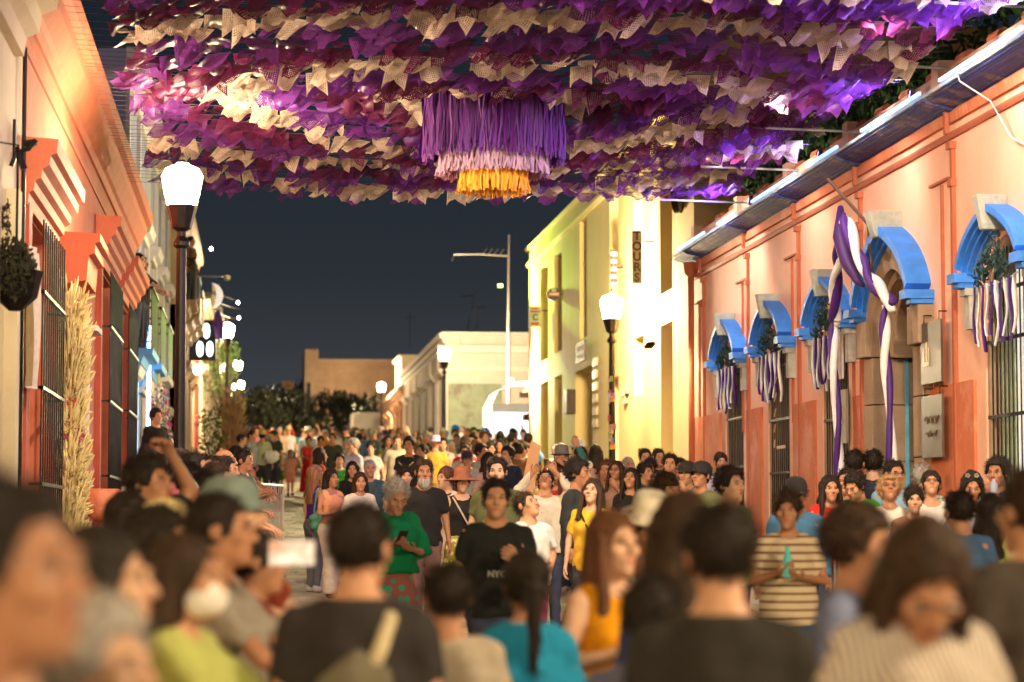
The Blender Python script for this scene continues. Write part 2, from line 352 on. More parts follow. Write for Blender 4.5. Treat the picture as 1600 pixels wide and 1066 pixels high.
def bottom_sdf(P, sex, legs, style, fat=0, seed=0):
    if style in ('skirt', 'long_skirt', 'dress_skirt'):
        zb = {'skirt': .48, 'long_skirt': .16, 'dress_skirt': .42}[style]; t = np.clip((1.02 - P[2]) / (1.02 - zb), 0, 1)
        an = np.arctan2(P[1], P[0]); wv = 1 + .05 * t * np.sin(11 * an + seed)
        rx = (.138 + .035 * np.clip(t * 5, 0, 1) + .075 * t) * wv; ry = (.104 + .02 * np.clip(t * 5, 0, 1) + .09 * t) * wv
        d = (np.sqrt((P[0] / rx) ** 2 + ((P[1] - .01) / ry) ** 2) - 1) * ry
        return np.maximum(np.maximum(d, P[2] - 1.03), zb - P[2])
    d = np.maximum(torso(P, sex, .011, fat * .9), P[2] - 1.0)
    for s in (-1, 1):
        kn, an = LEGS[legs][0 if s < 0 else 1]; hp = (s * .088, .012, .88); kn = np.array((s * kn[0], kn[1], kn[2])); an = np.array((s * an[0], an[1], an[2] - .02))
        wd = {'jeans': (.068, .052), 'wide': (.085, .10), 'slacks': (.074, .066), 'shorts': (.092, .08)}[style]
        d = smin(d, cap(P, hp, kn, .100, wd[0], flat=(style == 'shorts')), .025)
        if style != 'shorts': d = smin(d, cap(P, kn, an, wd[0], wd[1], flat=True), .02)
    d = d + folds(P, .004, seed + 5)
    return np.maximum(d, P[2] - 1.0) if style != 'shorts' else np.maximum(d, np.maximum(P[2] - 1.0, .52 - P[2]))
def shoes_sdf(P, legs):
    d = 1e3 + 0 * P[0]
    for s in (-1, 1):
        kn, an = LEGS[legs][0 if s < 0 else 1]; x, y, z = s * an[0], an[1], an[2] - .085
        d = smin(d, cap(P, (x, y + .015, z + .05), (x + s * .02, y - .135, z + .036), .046, .036, sq=(1, 1, .95)), .01); d = smin(d, cap(P, (x, y + .01, z + .05), (x, y, z + .10), .045, .042), .02)
    return np.maximum(d, 0.0 - P[2])
_mc = {}
def cached(key, fn):
    if key not in _mc: _mc[key] = fn()
    return _mc[key]
def head_parts(v, sex):
    """skin, lips, eyes, brows in one mesh; origin between the ears, facing -Y"""
    def sk(x, y, z):
        P = (x, y, z); m = 1 if sex == 'm' else .94
        d = ell(P, (0, .022, .034), (.074, .094, .086)); d = smin(d, ell(P, (0, -.026, -.040), (.056 * m, .066, .068)), .03)
        d = smin(d, cap(P, (0, -.072, -.092), (0, -.055, -.09), .024 * m, .026), .03)
        d = smin(d, cap(P, (-.03, -.083, .026), (.03, -.083, .026), .012), .016)
        for s in (-1, 1):
            d = smin(d, ell(P, (s * .043, -.062, -.018), (.022, .020, .02)), .02)
            d = smax(d, -ell(P, (s * .032, -.104, .008), (.020, .022, .013)), .010)
            d = smin(d, ell(P, (s * .076, .012, .0), (.012, .022, .032)), .008)
        d = smin(d, cap(P, (0, -.090, .012), (0, -.112, -.022), .008, .013), .010); d = smin(d, cap(P, (-.012, -.100, -.026), (.012, -.100, -.026), .009), .008)
        d = smin(d, cap(P, (-.018, -.088, -.056), (.018, -.088, -.056), .009), .012)
        d = smin(d, cap(P, (0, .010, -.05), (0, .030, -.19), .050 if sex == 'm' else .043, .054 if sex == 'm' else .046), .025)
        return d
    V, F = surfnet(sk, (-.10, -.14, -.18), (.10, .13, .13), v); Vs = [V]; Fs = [F]; Ms = [np.zeros(len(F), int)]; b = len(V)
    def blob(c, r, mi, vv=None):
        nonlocal b
        q = MB(); n = 8; pr = []
        for i in range(5): t = math.pi * (i + .001) / 4; pr.append((math.sin(t) + 1e-3, -math.cos(t)))
        vs = []; fs = []
        for a_, z_ in pr:
            for k in range(n): vs.append((c[0] + r[0] * a_ * math.cos(2 * math.pi * k / n), c[1] + r[1] * a_ * math.sin(2 * math.pi * k / n), c[2] + r[2] * z_))
        for i in range(4):
            for k in range(n): fs.append((i * n + k, i * n + (k + 1) % n, (i + 1) * n + (k + 1) % n, (i + 1) * n + k))
        Vs.append(np.array(vs)); Fs.append(np.array(fs) + b); Ms.append(np.full(len(fs), mi)); b += len(vs)
    for s in (-1, 1):
        blob((s * .032, -.0835, .008), (.0130, .0105, .0050), 2); blob((s * .032, -.0925, .008), (.0065, .0035, .0050), 3)
        blob((s * .034, -.0905, .028), (.018, .006, .0036), 3)
    blob((0, -.0945, -.0515), (.024, .0062, .0045), 1); blob((0, -.0935, -.0605), (.020, .0068, .0058), 1)
    return np.concatenate(Vs), np.concatenate(Fs), np.concatenate(Ms)
def hand_parts(v, pose):
    """right-hand rule: origin at the wrist, fingers towards -z, curl towards -y, thumb on +x"""
    def f(x, y, z):
        P = (x, y, z); d = cap(P, (0, 0, .02), (0, 0, -.03), .024, .026, sq=(1, .85, 1)); d = smin(d, cap(P, (-.018, 0, -.072), (.018, 0, -.076), .021, .021, sq=(1, .62, 1)), .012); d = smin(d, cap(P, (0, 0, -.02), (0, 0, -.07), .032, .036, sq=(1, .42, 1)), .012)
        cu = {'relax': (.35, .55, .5), 'grip': (1.1, 1.25, .8), 'flat': (.08, .12, .1)}[pose]
        for i, L in enumerate((.066, .078, .084, .076)):
            x0 = -.031 + .0205 * i; p = np.array((x0, 0, -.084 + (.006 if i == 0 else 0))); an = 0
            for j, k in enumerate((.46, .31, .23)):
                an += cu[j]; q = p + np.array(((x0 * .12), -math.sin(an), -math.cos(an))) * L * k; d = smin(d, cap(P, p, q, .0090 - .0006 * j, .0084 - .0008 * j), .004); p = q
        p0 = np.array((.026, -.004, -.022)); p1 = p0 + np.array((.026, -.012, -.030)); p2 = p1 + np.array((.008, -.010 - .01 * cu[0], -.028)); p3 = p2 + np.array((-.002 - .008 * cu[0], -.008, -.022))
        d = smin(d, cap(P, p0, p1, .015, .011), .012); d = smin(d, cap(P, p1, p2, .0105, .0095), .003); d = smin(d, cap(P, p2, p3, .0095, .008), .003)
        return d
    return surfnet(f, (-.065, -.10, -.19), (.08, .035, .04), v)
def head_rot(hy, hp): return np.array((Matrix.Rotation(math.radians(hy), 3, 'Z') @ Matrix.Rotation(math.radians(hp), 3, 'X')))
HB = np.array((0, .020, 1.462))      # pivot of the head; head centre sits above it
def head_xf(hy, hp, V, k=1.0): return (np.asarray(V) * k * 1.05 + np.array((0, -.030, .130 * k ** .5))) @ head_rot(hy, hp).T + HB
def build_body(sex, arms, legs, fat, hy, hp, lod, hk, hand):
    v = (.024, .030, .038)[lod]; hv = (.0072, .010, .014)[lod]
    V, F = surfnet(lambda x, y, z: body_sdf((x, y, z), sex, arms, legs, fat), (-.44, -.52, .03), (.44, .36, 1.96 if arms in ('up', 'high', 'wave', 'head') else 1.56), v)
    hV, hF, hM = cached(('head', sex, hv), lambda: head_parts(hv, sex))
    Vs = [V, head_xf(hy, hp, hV, hk)]; Fs = [F, hF + len(V)]; Ms = [np.zeros(len(F), int), hM]; b = len(V) + len(hV)
    sV, sF = cached(('hand', hand, lod), lambda: hand_parts((.0066, .0085, .012)[lod], hand))
    for s in (-1, 1):
        sh, el, wr = [np.array(q) for q in joints(sex, arms, s)]; dr = (wr - el) / np.linalg.norm(wr - el)
        c = {'down': (-s, 0, 0), 'walk': (-s, 0, 0), 'phone': (0, .3, 1), 'one': (-s, 0, .4), 'up': (0, -1, 0), 'high': (0, -1, 0), 'wave': (-s, 0, 0) if s < 0 else (0, -1, 0), 'head': (-s, 0, 0),
             'cross': (0, 1, 0), 'rail': (0, 0, -1), 'lean': (0, 0, -1), 'chin': (0, 1, 0), 'hold': (-s, .3, 0)}[arms]
        c = np.array(c, float); c -= dr * (c @ dr); c /= np.linalg.norm(c)
        y = -c; z = -dr; x = np.cross(y, z); R_ = np.stack([x, y, z], 1)
        if arms in ('phone', 'rail', 'cross', 'chin', 'hold', 'up', 'high'): dr2 = dr
        Q = sV.copy(); k = .98 if sex == 'm' else .88; FF = sF
        thumb = {'phone': 1}.get(arms, 0)
        mir = (s < 0)
        # the thumb lies to the front, or upwards / inwards when the arm is bent
        want = np.array((0, -1, 0)) if arms in ('down', 'walk') else (np.array((s, 0, 0.)) if arms in ('phone',) else np.array((-s * .6, 0, .8)))
        mir = (x @ want) < 0
        if mir: Q = Q * np.array((-1, 1, 1)); FF = sF[:, ::-1]
        Vs.append((Q * k) @ R_.T + wr); Fs.append(FF + b); Ms.append(np.zeros(len(FF), int)); b += len(Q)
    return npmesh('body', np.concatenate(Vs), np.concatenate(Fs), [M['skin'], M['lips'], M['eyew'], M['dark']], np.concatenate(Ms))
def cloth_mesh(name, f, lo, hi, v, m):
    V, F = surfnet(lambda x, y, z: f((x, y, z)), lo, hi, v); return npmesh(name, V, F, [m])
# hair in head space (origin between the ears)
def hair_mesh(style, v):
    def f(x, y, z):
        P = (x, y, z); thick = {'short': .011, 'buzz': .005, 'curly': .024, 'afro': .05, 'fringe': .022, 'messy': .020, 'balding': .006}.get(style, .014)
        d = ell(P, (0, .024, .036), (.074 + thick, .094 + thick, .088 + thick))
        if style in ('curly', 'messy', 'afro'): d = d + .006 * np.sin(75 * x + 20 * y) * np.sin(70 * z + 10 * x) * np.cos(66 * y)
        else: d = d + .003 * np.sin(55 * x + 12) * np.sin(48 * z + 30 * y) + .0022 * np.sin(130 * np.arctan2(x, z + .3) * 2.2) + .0014 * np.sin(90 * y + 60 * x)
        fr = {'fringe': .036, 'balding': .2}.get(style, .070)           # forehead line
        face = np.maximum(y + .052, z - fr)                             # in front of the ears, under the hairline
        face = smin(np.maximum(y + .045 + .25 * (z - .03), z - fr), np.maximum(y - .0, z + .012), .01)
        nape = -.055 - z
        d = smax(d, -face, .006) if style not in ('long', 'bob', 'wavy', 'pony', 'bun') else d
        if style in ('short', 'buzz', 'curly', 'fringe', 'messy', 'balding', 'afro'):
            d = smax(d, nape + .0 * y, .012)
            if style == 'balding': d = np.maximum(d, z - .055)
            return d
        ff = np.maximum(np.maximum(y + .028 + .3 * (z - .03), z - .064 + 3.5 * np.abs(x) ** 1.6), -z - .4)
        if style in ('long', 'wavy', 'bob', 'half'):
            zb = {'long': -.36, 'wavy': -.30, 'bob': -.125, 'half': -.2}[style]
            wob = .006 * np.sin(40 * z + 30 * x) if style == 'wavy' else .003 * np.sin(160 * x + 8 * z)
            t = np.clip((.05 - z) / .4, 0, 1)
            rx = .092 + .018 * np.sin(np.pi * np.clip(t * 1.3, 0, 1)); yo = .035 + .055 * t; ry = .078 - .035 * t
            c = (np.sqrt((x / rx) ** 2 + ((y - yo) / ry) ** 2) - 1) * ry + wob; c = np.maximum(c, np.maximum(z - .06, zb - z + .02 * np.sin(30 * x)))
            d = smin(d, c, .02)
            if style in ('long', 'wavy'):
                for s in (-1, 1): d = smin(d, cap(P, (s * .078, -.02, .02), (s * .095, -.055, -.26), .022, .024, sq=(1, 1, 1)), .02)
            # open the face and the neck
            d = smax(d, -ell(P, (0, -.085, -.035), (.066, .085, .108)), .008)
            return d
        if True: d = smax(d, -.058 - z, .01)
        if style == 'pony': d = smin(d, cap(P, (0, .125, .05), (0, .155, .0), .026, .03), .02); d = smin(d, cap(P, (0, .155, .0), (0, .135, -.30), .032, .012, sq=(1.2, .9, 1)), .02)
        if style == 'bun': d = smin(d, ell(P, (0, .115, .085), (.042, .038, .042)), .012)
        if style == 'topknot': d = smin(d, ell(P, (0, .05, .15), (.038, .038, .03)), .012)
        d = smax(d, -ell(P, (0, -.095, -.03), (.064, .085, .090)), .008); d = smax(d, -np.maximum(y + .005, z + .015), .01)
        return d
    V, F = surfnet(f, (-.15, -.14, -.40), (.15, .20, .20), v)
    g = np.random.RandomState(len(style)); n = 700 if v < .01 else 260; idx = g.randint(0, len(V), n); P0 = V[idx]; O = P0 - np.array((0, .02, .03)); O /= np.linalg.norm(O, axis=1)[:, None]
    lg = style in ('long', 'wavy', 'bob', 'pony', 'half'); dn = np.array((0, .25, -1.0)) if lg else np.array((0, .35, -.35)); Dr = dn + O * (.22 if lg else .9) + g.normal(0, .32, (n, 3)); Dr /= np.linalg.norm(Dr, axis=1)[:, None]
    L_ = g.uniform(.02, .055 if lg else .032, (n, 1)); W_ = np.cross(Dr, O); W_ /= np.linalg.norm(W_, axis=1)[:, None] + 1e-6; w0 = g.uniform(.0015, .004, (n, 1)); b0 = P0 - O * .003
    S = np.stack([b0 - W_ * w0, b0 + W_ * w0, b0 + Dr * L_ + W_ * w0 * .3, b0 + Dr * L_ - W_ * w0 * .3], 1).reshape(-1, 3)
    return npmesh('hair', np.concatenate([V, S]), np.concatenate([F, len(V) + np.arange(n * 4).reshape(-1, 4)]), [M['hair']])
def hat_mesh(style):
    q = MB()
    if style in ('fedora', 'cowboy', 'sunhat', 'bucket'):
        n = 28; sx_, sy_ = 1, 1.2
        if style == 'bucket': pr = [(.150, -.022), (.094, .04), (.085, .105), (.06, .118), (.001, .12), (.001, .115), (.06, .112), (.082, .1), (.091, .04), (.146, -.026)]
        else:
            b = {'fedora': .145, 'cowboy': .175, 'sunhat': .20}[style]
            pr = [(b, .052), (b * .8, .046), (.094, .05), (.088, .10), (.082, .155), (.06, .168), (.02, .148), (.001, .145), (.001, .14), (.06, .16), (.078, .15), (.084, .10), (.09, .044), (b * .8, .040), (b, .046)]
        vs = []; fs = []
        for r, z in pr:
            for k in range(n):
                an = 2 * math.pi * k / n; up = 0
                if style == 'cowboy' and r > .1: up = .05 * (abs(math.cos(an)) ** 2) * (r - .09) / .08
                if style == 'sunhat' and r > .1: up = -.03 * (r - .09) / .1
                vs.append((r * math.cos(an) * sx_, r * math.sin(an) * sy_ + .02, z + up))
        for i in range(len(pr) - 1):
            for k in range(n): fs.append((i * n + k, i * n + (k + 1) % n, (i + 1) * n + (k + 1) % n, (i + 1) * n + k))
        q.add(vs, fs)
    else:      # cap
        n = 24; vs = []; fs = []; pr = [(1.0, .028), (1.0, .055), (.93, .095), (.75, .125), (.45, .142), (.02, .147)]
        for r, z in pr:
            for k in range(n): an = 2 * math.pi * k / n; vs.append((.092 * r * math.cos(an), .112 * r * math.sin(an) + .022, z))
        for i in range(len(pr) - 1):
            for k in range(n): fs.append((i * n + k, i * n + (k + 1) % n, (i + 1) * n + (k + 1) % n, (i + 1) * n + k))
        q.add(vs, fs); vs = []; fs = []; m = 12
        for zz in (0, -.005):
            for i in range(m + 1):
                an = math.pi * (1 + i / m); vs.append((.09 * math.cos(an), .10 * math.sin(an) + .022, .04 + zz)); vs.append((.082 * math.cos(an), .10 * math.sin(an) * 1.75 + .022, .028 + zz + .012 * abs(math.cos(an)) * -1))
        for zz in (0, 1):
            o = zz * (2 * m + 2)
            for i in range(m): fs.append(tuple(o + j for j in ((2 * i, 2 * i + 1, 2 * i + 3, 2 * i + 2) if zz else (2 * i, 2 * i + 2, 2 * i + 3, 2 * i + 1))))
        for i in range(m): fs.append((2 * i + 1, 2 * i + 3, 2 * m + 2 + 2 * i + 3, 2 * m + 2 + 2 * i + 1))
        q.add(vs, fs)
    return q.mesh('hat_' + style, M['cloth'], True)
HAIRC = {'black': (.018, .012, .009), 'dark': (.035, .018, .010), 'brown': (.10, .04, .018), 'light': (.24, .12, .055), 'grey': (.32, .29, .26), 'white': (.5, .47, .43), 'blond': (.35, .20, .09)}
SKINS = [(.56, .29, .17), (.47, .225, .125), (.62, .36, .23), (.42, .195, .105), (.52, .26, .15)]
def matrix_head(hy, hp, k): return Matrix.Translation(Vector(HB)) @ (Matrix.Rotation(math.radians(hy), 4, 'Z') @ Matrix.Rotation(math.radians(hp), 4, 'X')) @ Matrix.Translation((0, -.030, .130 * k ** .5)) @ Matrix.Scale(k * 1.05, 4)
npers = 0
WARN = []
def person(x, y, d, label, face=0, arms='down', legs='stand', top=('tee', (.3, .3, .3)), bot=('jeans', (.05, .06, .1)), hair=('short', 'black'), hat=None, hy=0, hp=0, sex='m', fat=None, skin=None, H=None, kid=False, hand='relax', beard=None, glasses=False, mask=None, tm=None, bm_=None, group=None, straps=None, at=None, z0=None):
    """x, y: where the crown of the head shows in the photograph; d: metres down the street"""
    global npers; npers += 1
    rs = random.Random(npers * 13 + 5)
    if at: X, Y, H = at[0], at[1], at[2]; d = Y
    else:
        p = onY(x, y, d); X, Y = p.x, d
        if H is None: H = p.z - G(d) - (.03 if hat else 0)
        if not kid and not 1.42 < H < 1.88: WARN.append((label[:40], round(H, 2), d)); H = min(max(H, 1.42), 1.88)
    s = H / 1.735; gz = G(d) if z0 is None else z0
    lod = 0 if 10 < d < 25.5 else (1 if d < 48 else 2)
    if d < 10: lod = 0 if label.startswith('woman with long brown') else 1
    if fat is None: fat = 0 if d > 40 else rs.choice((0, .01, .02, .03) if sex == 'm' else (0, .005, .015))
    hk = 1.0 if not kid else min(1.28, 1.0 + (1.6 - H) * .42)
    seed = npers if d < 40 else npers % 3; hyq = hy; hpq = hp
    if d > 40: hyq = round(hy / 20) * 20; hpq = round(hp / 10) * 10; fat = 0
    vb = (.019, .024, .032)[lod]
    bm = cached(('b', sex, arms, legs, fat, hyq, hpq, lod, hk, hand), lambda: build_body(sex, arms, legs, fat, hyq, hpq, lod, hk, hand))
    hi_ = 1.8 if arms in ('up', 'high', 'wave', 'head') else 1.56
    o = put('person', bm, None, (X, Y, gz), (0, 0, math.radians(face)), (s, s, s), skin or SKINS[rs.randrange(5)], label=label, cat='person', group=group)
    st, col = top
    if st:
        tmesh = cached(('t', sex, arms, st, fat, seed, lod, tm), lambda: cloth_mesh('top', lambda P: top_sdf(P, sex, arms, st, fat, seed), (-.42, -.46, .80), (.42, .34, hi_), vb, M[tm or 'cloth']))
        put({'tee': 't_shirt', 'long': 'shirt', 'jacket': 'jacket', 'tank': 'tank_top', 'crop': 'crop_top', 'poncho': 'poncho', 'dress': 'bodice'}[st], tmesh, o, color=col)
    if d > 10 or y is None:
        bs, bc = bot
        bmesh_ = cached(('p', sex, legs, bs, fat, seed % 3, lod, bm_), lambda: cloth_mesh('bottom', lambda P: bottom_sdf(P, sex, legs, bs, fat, seed % 3), (-.34, -.38, .02), (.34, .42, 1.06), vb * 1.1, M[bm_ or 'cloth']))
        put({'skirt': 'skirt', 'long_skirt': 'skirt', 'dress_skirt': 'skirt', 'shorts': 'shorts'}.get(bs, 'trousers'), bmesh_, o, color=bc)
        sm = cached(('s', legs, lod), lambda: cloth_mesh('shoe', lambda P: shoes_sdf(P, legs), (-.2, -.4, -.01), (.2, .34, .22), (.014, .018, .024)[lod], M['cloth']))
        put('shoes', sm, o, color=rs.choice(((.03, .025, .02), (.5, .48, .45), (.12, .06, .03))))
    else:
        bs, bc = bot; bmesh_ = cached(('p', sex, legs, bs, fat, 0, 2, bm_), lambda: cloth_mesh('bottom', lambda P: bottom_sdf(P, sex, legs, bs, fat, 0), (-.34, -.38, .02), (.34, .42, 1.06), .03, M[bm_ or 'cloth'])); put('trousers', bmesh_, o, color=bc)
        put('shoes', cached(('s', legs, 2), lambda: cloth_mesh('shoe', lambda P: shoes_sdf(P, legs), (-.2, -.4, -.01), (.2, .34, .22), .024, M['cloth'])), o, color=(.03, .03, .03))
    MH = matrix_head(hyq, hpq, hk)
    def onhead(name, me, color=None, extra=None):
        c = put(name, me, o, color=color); c.matrix_local = MH @ (extra or Matrix.Identity(4)); return c
    if hair and hair[0]:
        hv = .0085 if d < 33 else .014; hm = cached(('h', hair[0], hv), lambda: hair_mesh(hair[0], hv)); onhead('hair', hm, HAIRC[hair[1]])
    if hat: onhead('hat' if hat[0] != 'cap' else 'cap', cached(('hat', hat[0]), lambda: hat_mesh(hat[0])), hat[1])
    if beard:
        def bf(P):
            q = ell(P, (0, -.040, -.075 - .02 * (beard[1] - 1)), (.060, .066, .052 * beard[1])); q = smax(q, -ell(P, (0, -.105, -.052), (.022, .03, .008)), .003); return np.maximum(np.maximum(q, P[2] + .028), P[1] - .0)
        onhead('beard', cached(('bd', beard[1]), lambda: cloth_mesh('beard', bf, (-.09, -.13, -.2), (.09, .04, -.0), .008, M['hair'])), HAIRC[beard[0]])
    if mask:
        def mf(P): q = ell(P, (0, -.046, -.05), (.064, .072, .062)); return np.maximum(np.maximum(q, P[2] + .008), P[1] + .01)
        onhead('face_mask', cached(('mask',), lambda: cloth_mesh('mask', mf, (-.09, -.14, -.14), (.09, .03, .02), .007, M['cloth'])), mask)
    if glasses:
        def gl():
            q = MB()
            for s_ in (-1, 1):
                q.tube([(s_ * .034 + .021 * math.cos(t), -.108, .006 + .017 * math.sin(t)) for t in [k * math.pi / 5 for k in range(11)]], .0022, 5, False); q.tube([(s_ * .055, -.106, .01), (s_ * .08, -.01, .012)], .002, 4)
            q.tube([(-.014, -.11, .01), (.014, -.11, .01)], .002, 4); return q.mesh('glasses', M['iron'])
        onhead('glasses', cached(('gl',), gl))
    return o
def phone(o, at=(.0, -.34, 1.22), lit=True, rot=(60, 0, 0), label='phone', col=(.02, .02, .02), dim=(.075, .155)):
    """a phone in someone's hands, standing in the world on its own"""
    mw = Matrix.LocRotScale(o.location, o.rotation_euler, o.scale) @ Matrix.Translation(at) @ Euler([math.radians(a) for a in rot]).to_matrix().to_4x4()
    a, b = dim[0] / 2, dim[1] / 2
    r = empty('phone', label=label, cat='phone'); r.matrix_world = mw
    MB().box(-a, a, -.004, .004, -b, b).put('phone_body', M['paint'], r, bevel=.003, color=col)
    MB().box(-a + .004, a - .004, .0045, .0055, -b + .006, b - .006).put('screen', glow('phone_screen', (.8, .9, 1), 5) if lit else M['glass'], r)
    return r
# ------------------------------------------------------------------ ground
q = MB(); xs = [-70, -20, -8, -2.2, -.55, 5.55, 7.0, 12, 30, 70]; ys = [-60, -20, 0, 6, 12, 18, 24, 31, 40, 50, 58, 67, 76, 85, 92, 100, 121, 157, 200, 250, 400, 900]
vs = [(x, y, G(y) - .03) for y in ys for x in xs]; n = len(xs); q.add(vs, [(j * n + i, j * n + i + 1, (j + 1) * n + i + 1, (j + 1) * n + i) for j in range(len(ys) - 1) for i in range(n - 1)])
q.put('ground', mat('street_mortar', (.12, .10, .075), .9, scale=3, var=.35, bump=.3), kind='structure')
pave = mat('green_grey_paving', (.38, .33, .24), .62, scale=1.1, var=.42, bump=.5, bscale=18)
rs = random.Random(4)
q = MB(); y = 3.0
while y < 84:
    dy = .30 if y < 60 else .42; x = -.5 + rs.uniform(-.4, 0)
    while x < 5.5:
        wd = rs.uniform(.34, .62); x0, x1 = max(x, -.5) + .012, min(x + wd, 5.5) - .012
        if x1 - x0 > .08:
            h = rs.uniform(-.006, .008); z0, z1 = G(y) + h, G(y + dy) + h; t = rs.uniform(-.004, .004); y0, y1 = y + .012, y + dy - .012
            q.add([(x0, y0, z0 - .04), (x1, y0, z0 - .04), (x1, y1, z1 - .04), (x0, y1, z1 - .04), (x0 + .01, y0 + .01, z0 + t), (x1 - .01, y0 + .01, z0 - t), (x1 - .01, y1 - .01, z1 - t), (x0 + .01, y1 - .01, z1 + t)], [(4, 5, 6, 7), (0, 1, 5, 4), (1, 2, 6, 5), (2, 3, 7, 6), (3, 0, 4, 7)])
        x += wd
    y += dy
q.put('paving_stones', pave, kind='stuff', label='worn grey green paving stones laid in rows across the street', cat='paving')
def strip(name, x0, x1, h, m, y0=-20, y1=160, brk=None):
    q = MB(); ys = [y0 + i * 3 for i in range(int((y1 - y0) / 3) + 1)]
    for a, b in zip(ys, ys[1:]):
        if brk and brk[0] < b and a < brk[1]: continue
        za, zb = G(a) + h, G(b) + h
        q.add([(x0, a, za - .25), (x1, a, za - .25), (x1, b, zb - .25), (x0, b, zb - .25), (x0, a, za), (x1, a, za), (x1, b, zb), (x0, b, zb)], [(4, 5, 6, 7), (0, 1, 5, 4), (1, 2, 6, 5), (2, 3, 7, 6), (3, 0, 4, 7)])
    return q.put(name, m, kind='structure')
kerbm = mat('kerb_stone', (.30, .27, .21), .8, scale=5, var=.3, bump=.3)
strip('pavement', -2.3, -.56, .06, pave); strip('pavement', 5.56, 7.0, .06, pave, brk=(59, 86)); strip('kerb', -.70, -.50, .075, kerbm); strip('kerb', 5.5, 5.70, .075, kerbm, brk=(59, 86))
# ------------------------------------------------------------------ facade tools: y runs along the street, w is the distance out of the wall
def fwall(q, X, sd, th, y0, y1, ztop, ops, zb=None):
    """wall sheet with real depth; ops: (ya, yb, zsill, arch(y)->z). sd=-1: the wall faces -x (right side)"""
    def P(w, y, z): return (X + sd * w, y, z)
    def quad(a, b, c, d_): q.add([a, b, c, d_], [(0, 1, 2, 3) if sd < 0 else (3, 2, 1, 0)])
    ops = sorted(ops, key=lambda o: o[0]); cur = y0
    def slab(a, b, z0, z1, z0b=None, z1b=None):
        z0b = z0 if z0b is None else z0b; z1b = z1 if z1b is None else z1b
        quad(P(0, a, z0), P(0, a, z1), P(0, b, z1b), P(0, b, z0b))
        quad(P(-th, b, z0b), P(-th, b, z1b), P(-th, a, z1), P(-th, a, z0))
    for ya, yb, zs, arch in ops:
        zg = (G(cur) if zb is None else zb) - .6
        slab(cur, ya, zg, ztop)
        N = 10 if arch((ya + yb) / 2) - arch(ya) > .05 else 1
        for i in range(N):
            a = ya + (yb - ya) * i / N; b = ya + (yb - ya) * (i + 1) / N
            slab(a, b, arch(a), ztop, arch(b)); quad(P(0, a, arch(a)), P(0, b, arch(b)), P(-th, b, arch(b)), P(-th, a, arch(a)))
        zlo = zs if zs is not None else zg
        if zs is not None: slab(ya, yb, zg, zs); quad(P(-th, ya, zs), P(-th, yb, zs), P(0, yb, zs), P(0, ya, zs))
        quad(P(0, ya, zlo), P(0, ya, arch(ya)), P(-th, ya, arch(ya)), P(-th, ya, zlo)); quad(P(-th, yb, zlo), P(-th, yb, arch(yb)), P(0, yb, arch(yb)), P(0, yb, zlo))
        cur = yb
    slab(cur, y1, (G(cur) if zb is None else zb) - .6, ztop)
    quad(P(0, y0, ztop), P(-th, y0, ztop), P(-th, y1, ztop), P(0, y1, ztop))
    for yy, fl in ((y0, 0), (y1, 1)):
        v = [P(0, yy, G(yy) - .6), P(-th, yy, G(yy) - .6), P(-th, yy, ztop), P(0, yy, ztop)]
        q.add(v, [(0, 1, 2, 3) if (fl == 0) == (sd < 0) else (3, 2, 1, 0)])
def mould(q, X, sd, prof, y0, y1):
    """profile [(out, z)] run along the wall"""
    q.prism([(X + sd * w_, z) for w_, z in prof], y0, y1)
def fbox(q, X, sd, w0, w1, y0, y1, z0, z1): q.box(X + sd * w0, X + sd * w1, y0, y1, z0, z1)
def arcpts(yc, half, zs, rise, N=9):
    """pointed arch: left foot, apex, right foot"""
    if rise >= half:
        R = (half * half + rise * rise) / (2 * half); am = math.asin(min(1, rise / R)); L = [(yc - half + R * (1 - math.cos(am * i / N)), zs + R * math.sin(am * i / N)) for i in range(N + 1)]
    else:
        L = []
        for i in range(N + 1):
            t = i / N; L.append((yc - half * ((1 - t) ** 2 + 2 * t * (1 - t) * .80), zs + rise * (2 * t * (1 - t) * .62 + t * t)))
    Rr = [(2 * yc - y_, z_) for y_, z_ in reversed(L)]
    return L, Rr
def sweep(q, X, sd, pts, steps):
    """steps: [(n0, n1, w0, w1)] bands: n outward from the arch line, w out of the wall"""
    P2 = [Vector((a, b)) for a, b in pts]
    nr = []
    for i in range(len(P2)):
        t = (P2[min(i + 1, len(P2) - 1)] - P2[max(i - 1, 0)]).normalized(); nr.append(Vector((-t.y, t.x)))
    for n0, n1, w0, w1 in steps:
        vs = []; fs = []
        for p_, n_ in zip(P2, nr):
            for nn, ww in ((n0, w0), (n1, w0), (n1, w1), (n0, w1)):
                k = p_ + n_ * nn; vs.append((X + sd * ww, k.x, k.y))
        for i in range(len(P2) - 1):
            for k in range(4): fs.append((i * 4 + k, i * 4 + (k + 1) % 4, (i + 1) * 4 + (k + 1) % 4, (i + 1) * 4 + k))
        fs.append((0, 3, 2, 1)); e_ = (len(P2) - 1) * 4; fs.append((e_, e_ + 1, e_ + 2, e_ + 3)); q.add(vs, fs)
def fixn(o):
    b = bmesh.new(); b.from_mesh(o.data); bmesh.ops.recalc_face_normals(b, faces=b.faces); b.to_mesh(o.data); b.free(); return o
def bars(root, X, sd, w, y0, y1, z0, zt, n, r=.011, cross=(), arch=None):
    for i in range(n):
        y = y0 + (y1 - y0) * (i + .5) / n; z = arch(y) if arch else zt
        MB().tube([(X + sd * w, y, z0), (X + sd * w, y, z)], r, 6).put('bar', M['iron'], root)
    for z in cross: MB().box(X + sd * w - .012, X + sd * w + .012, y0 - .06, y1 + .06, z - .018, z + .018).put('crossbar', M['iron'], root)
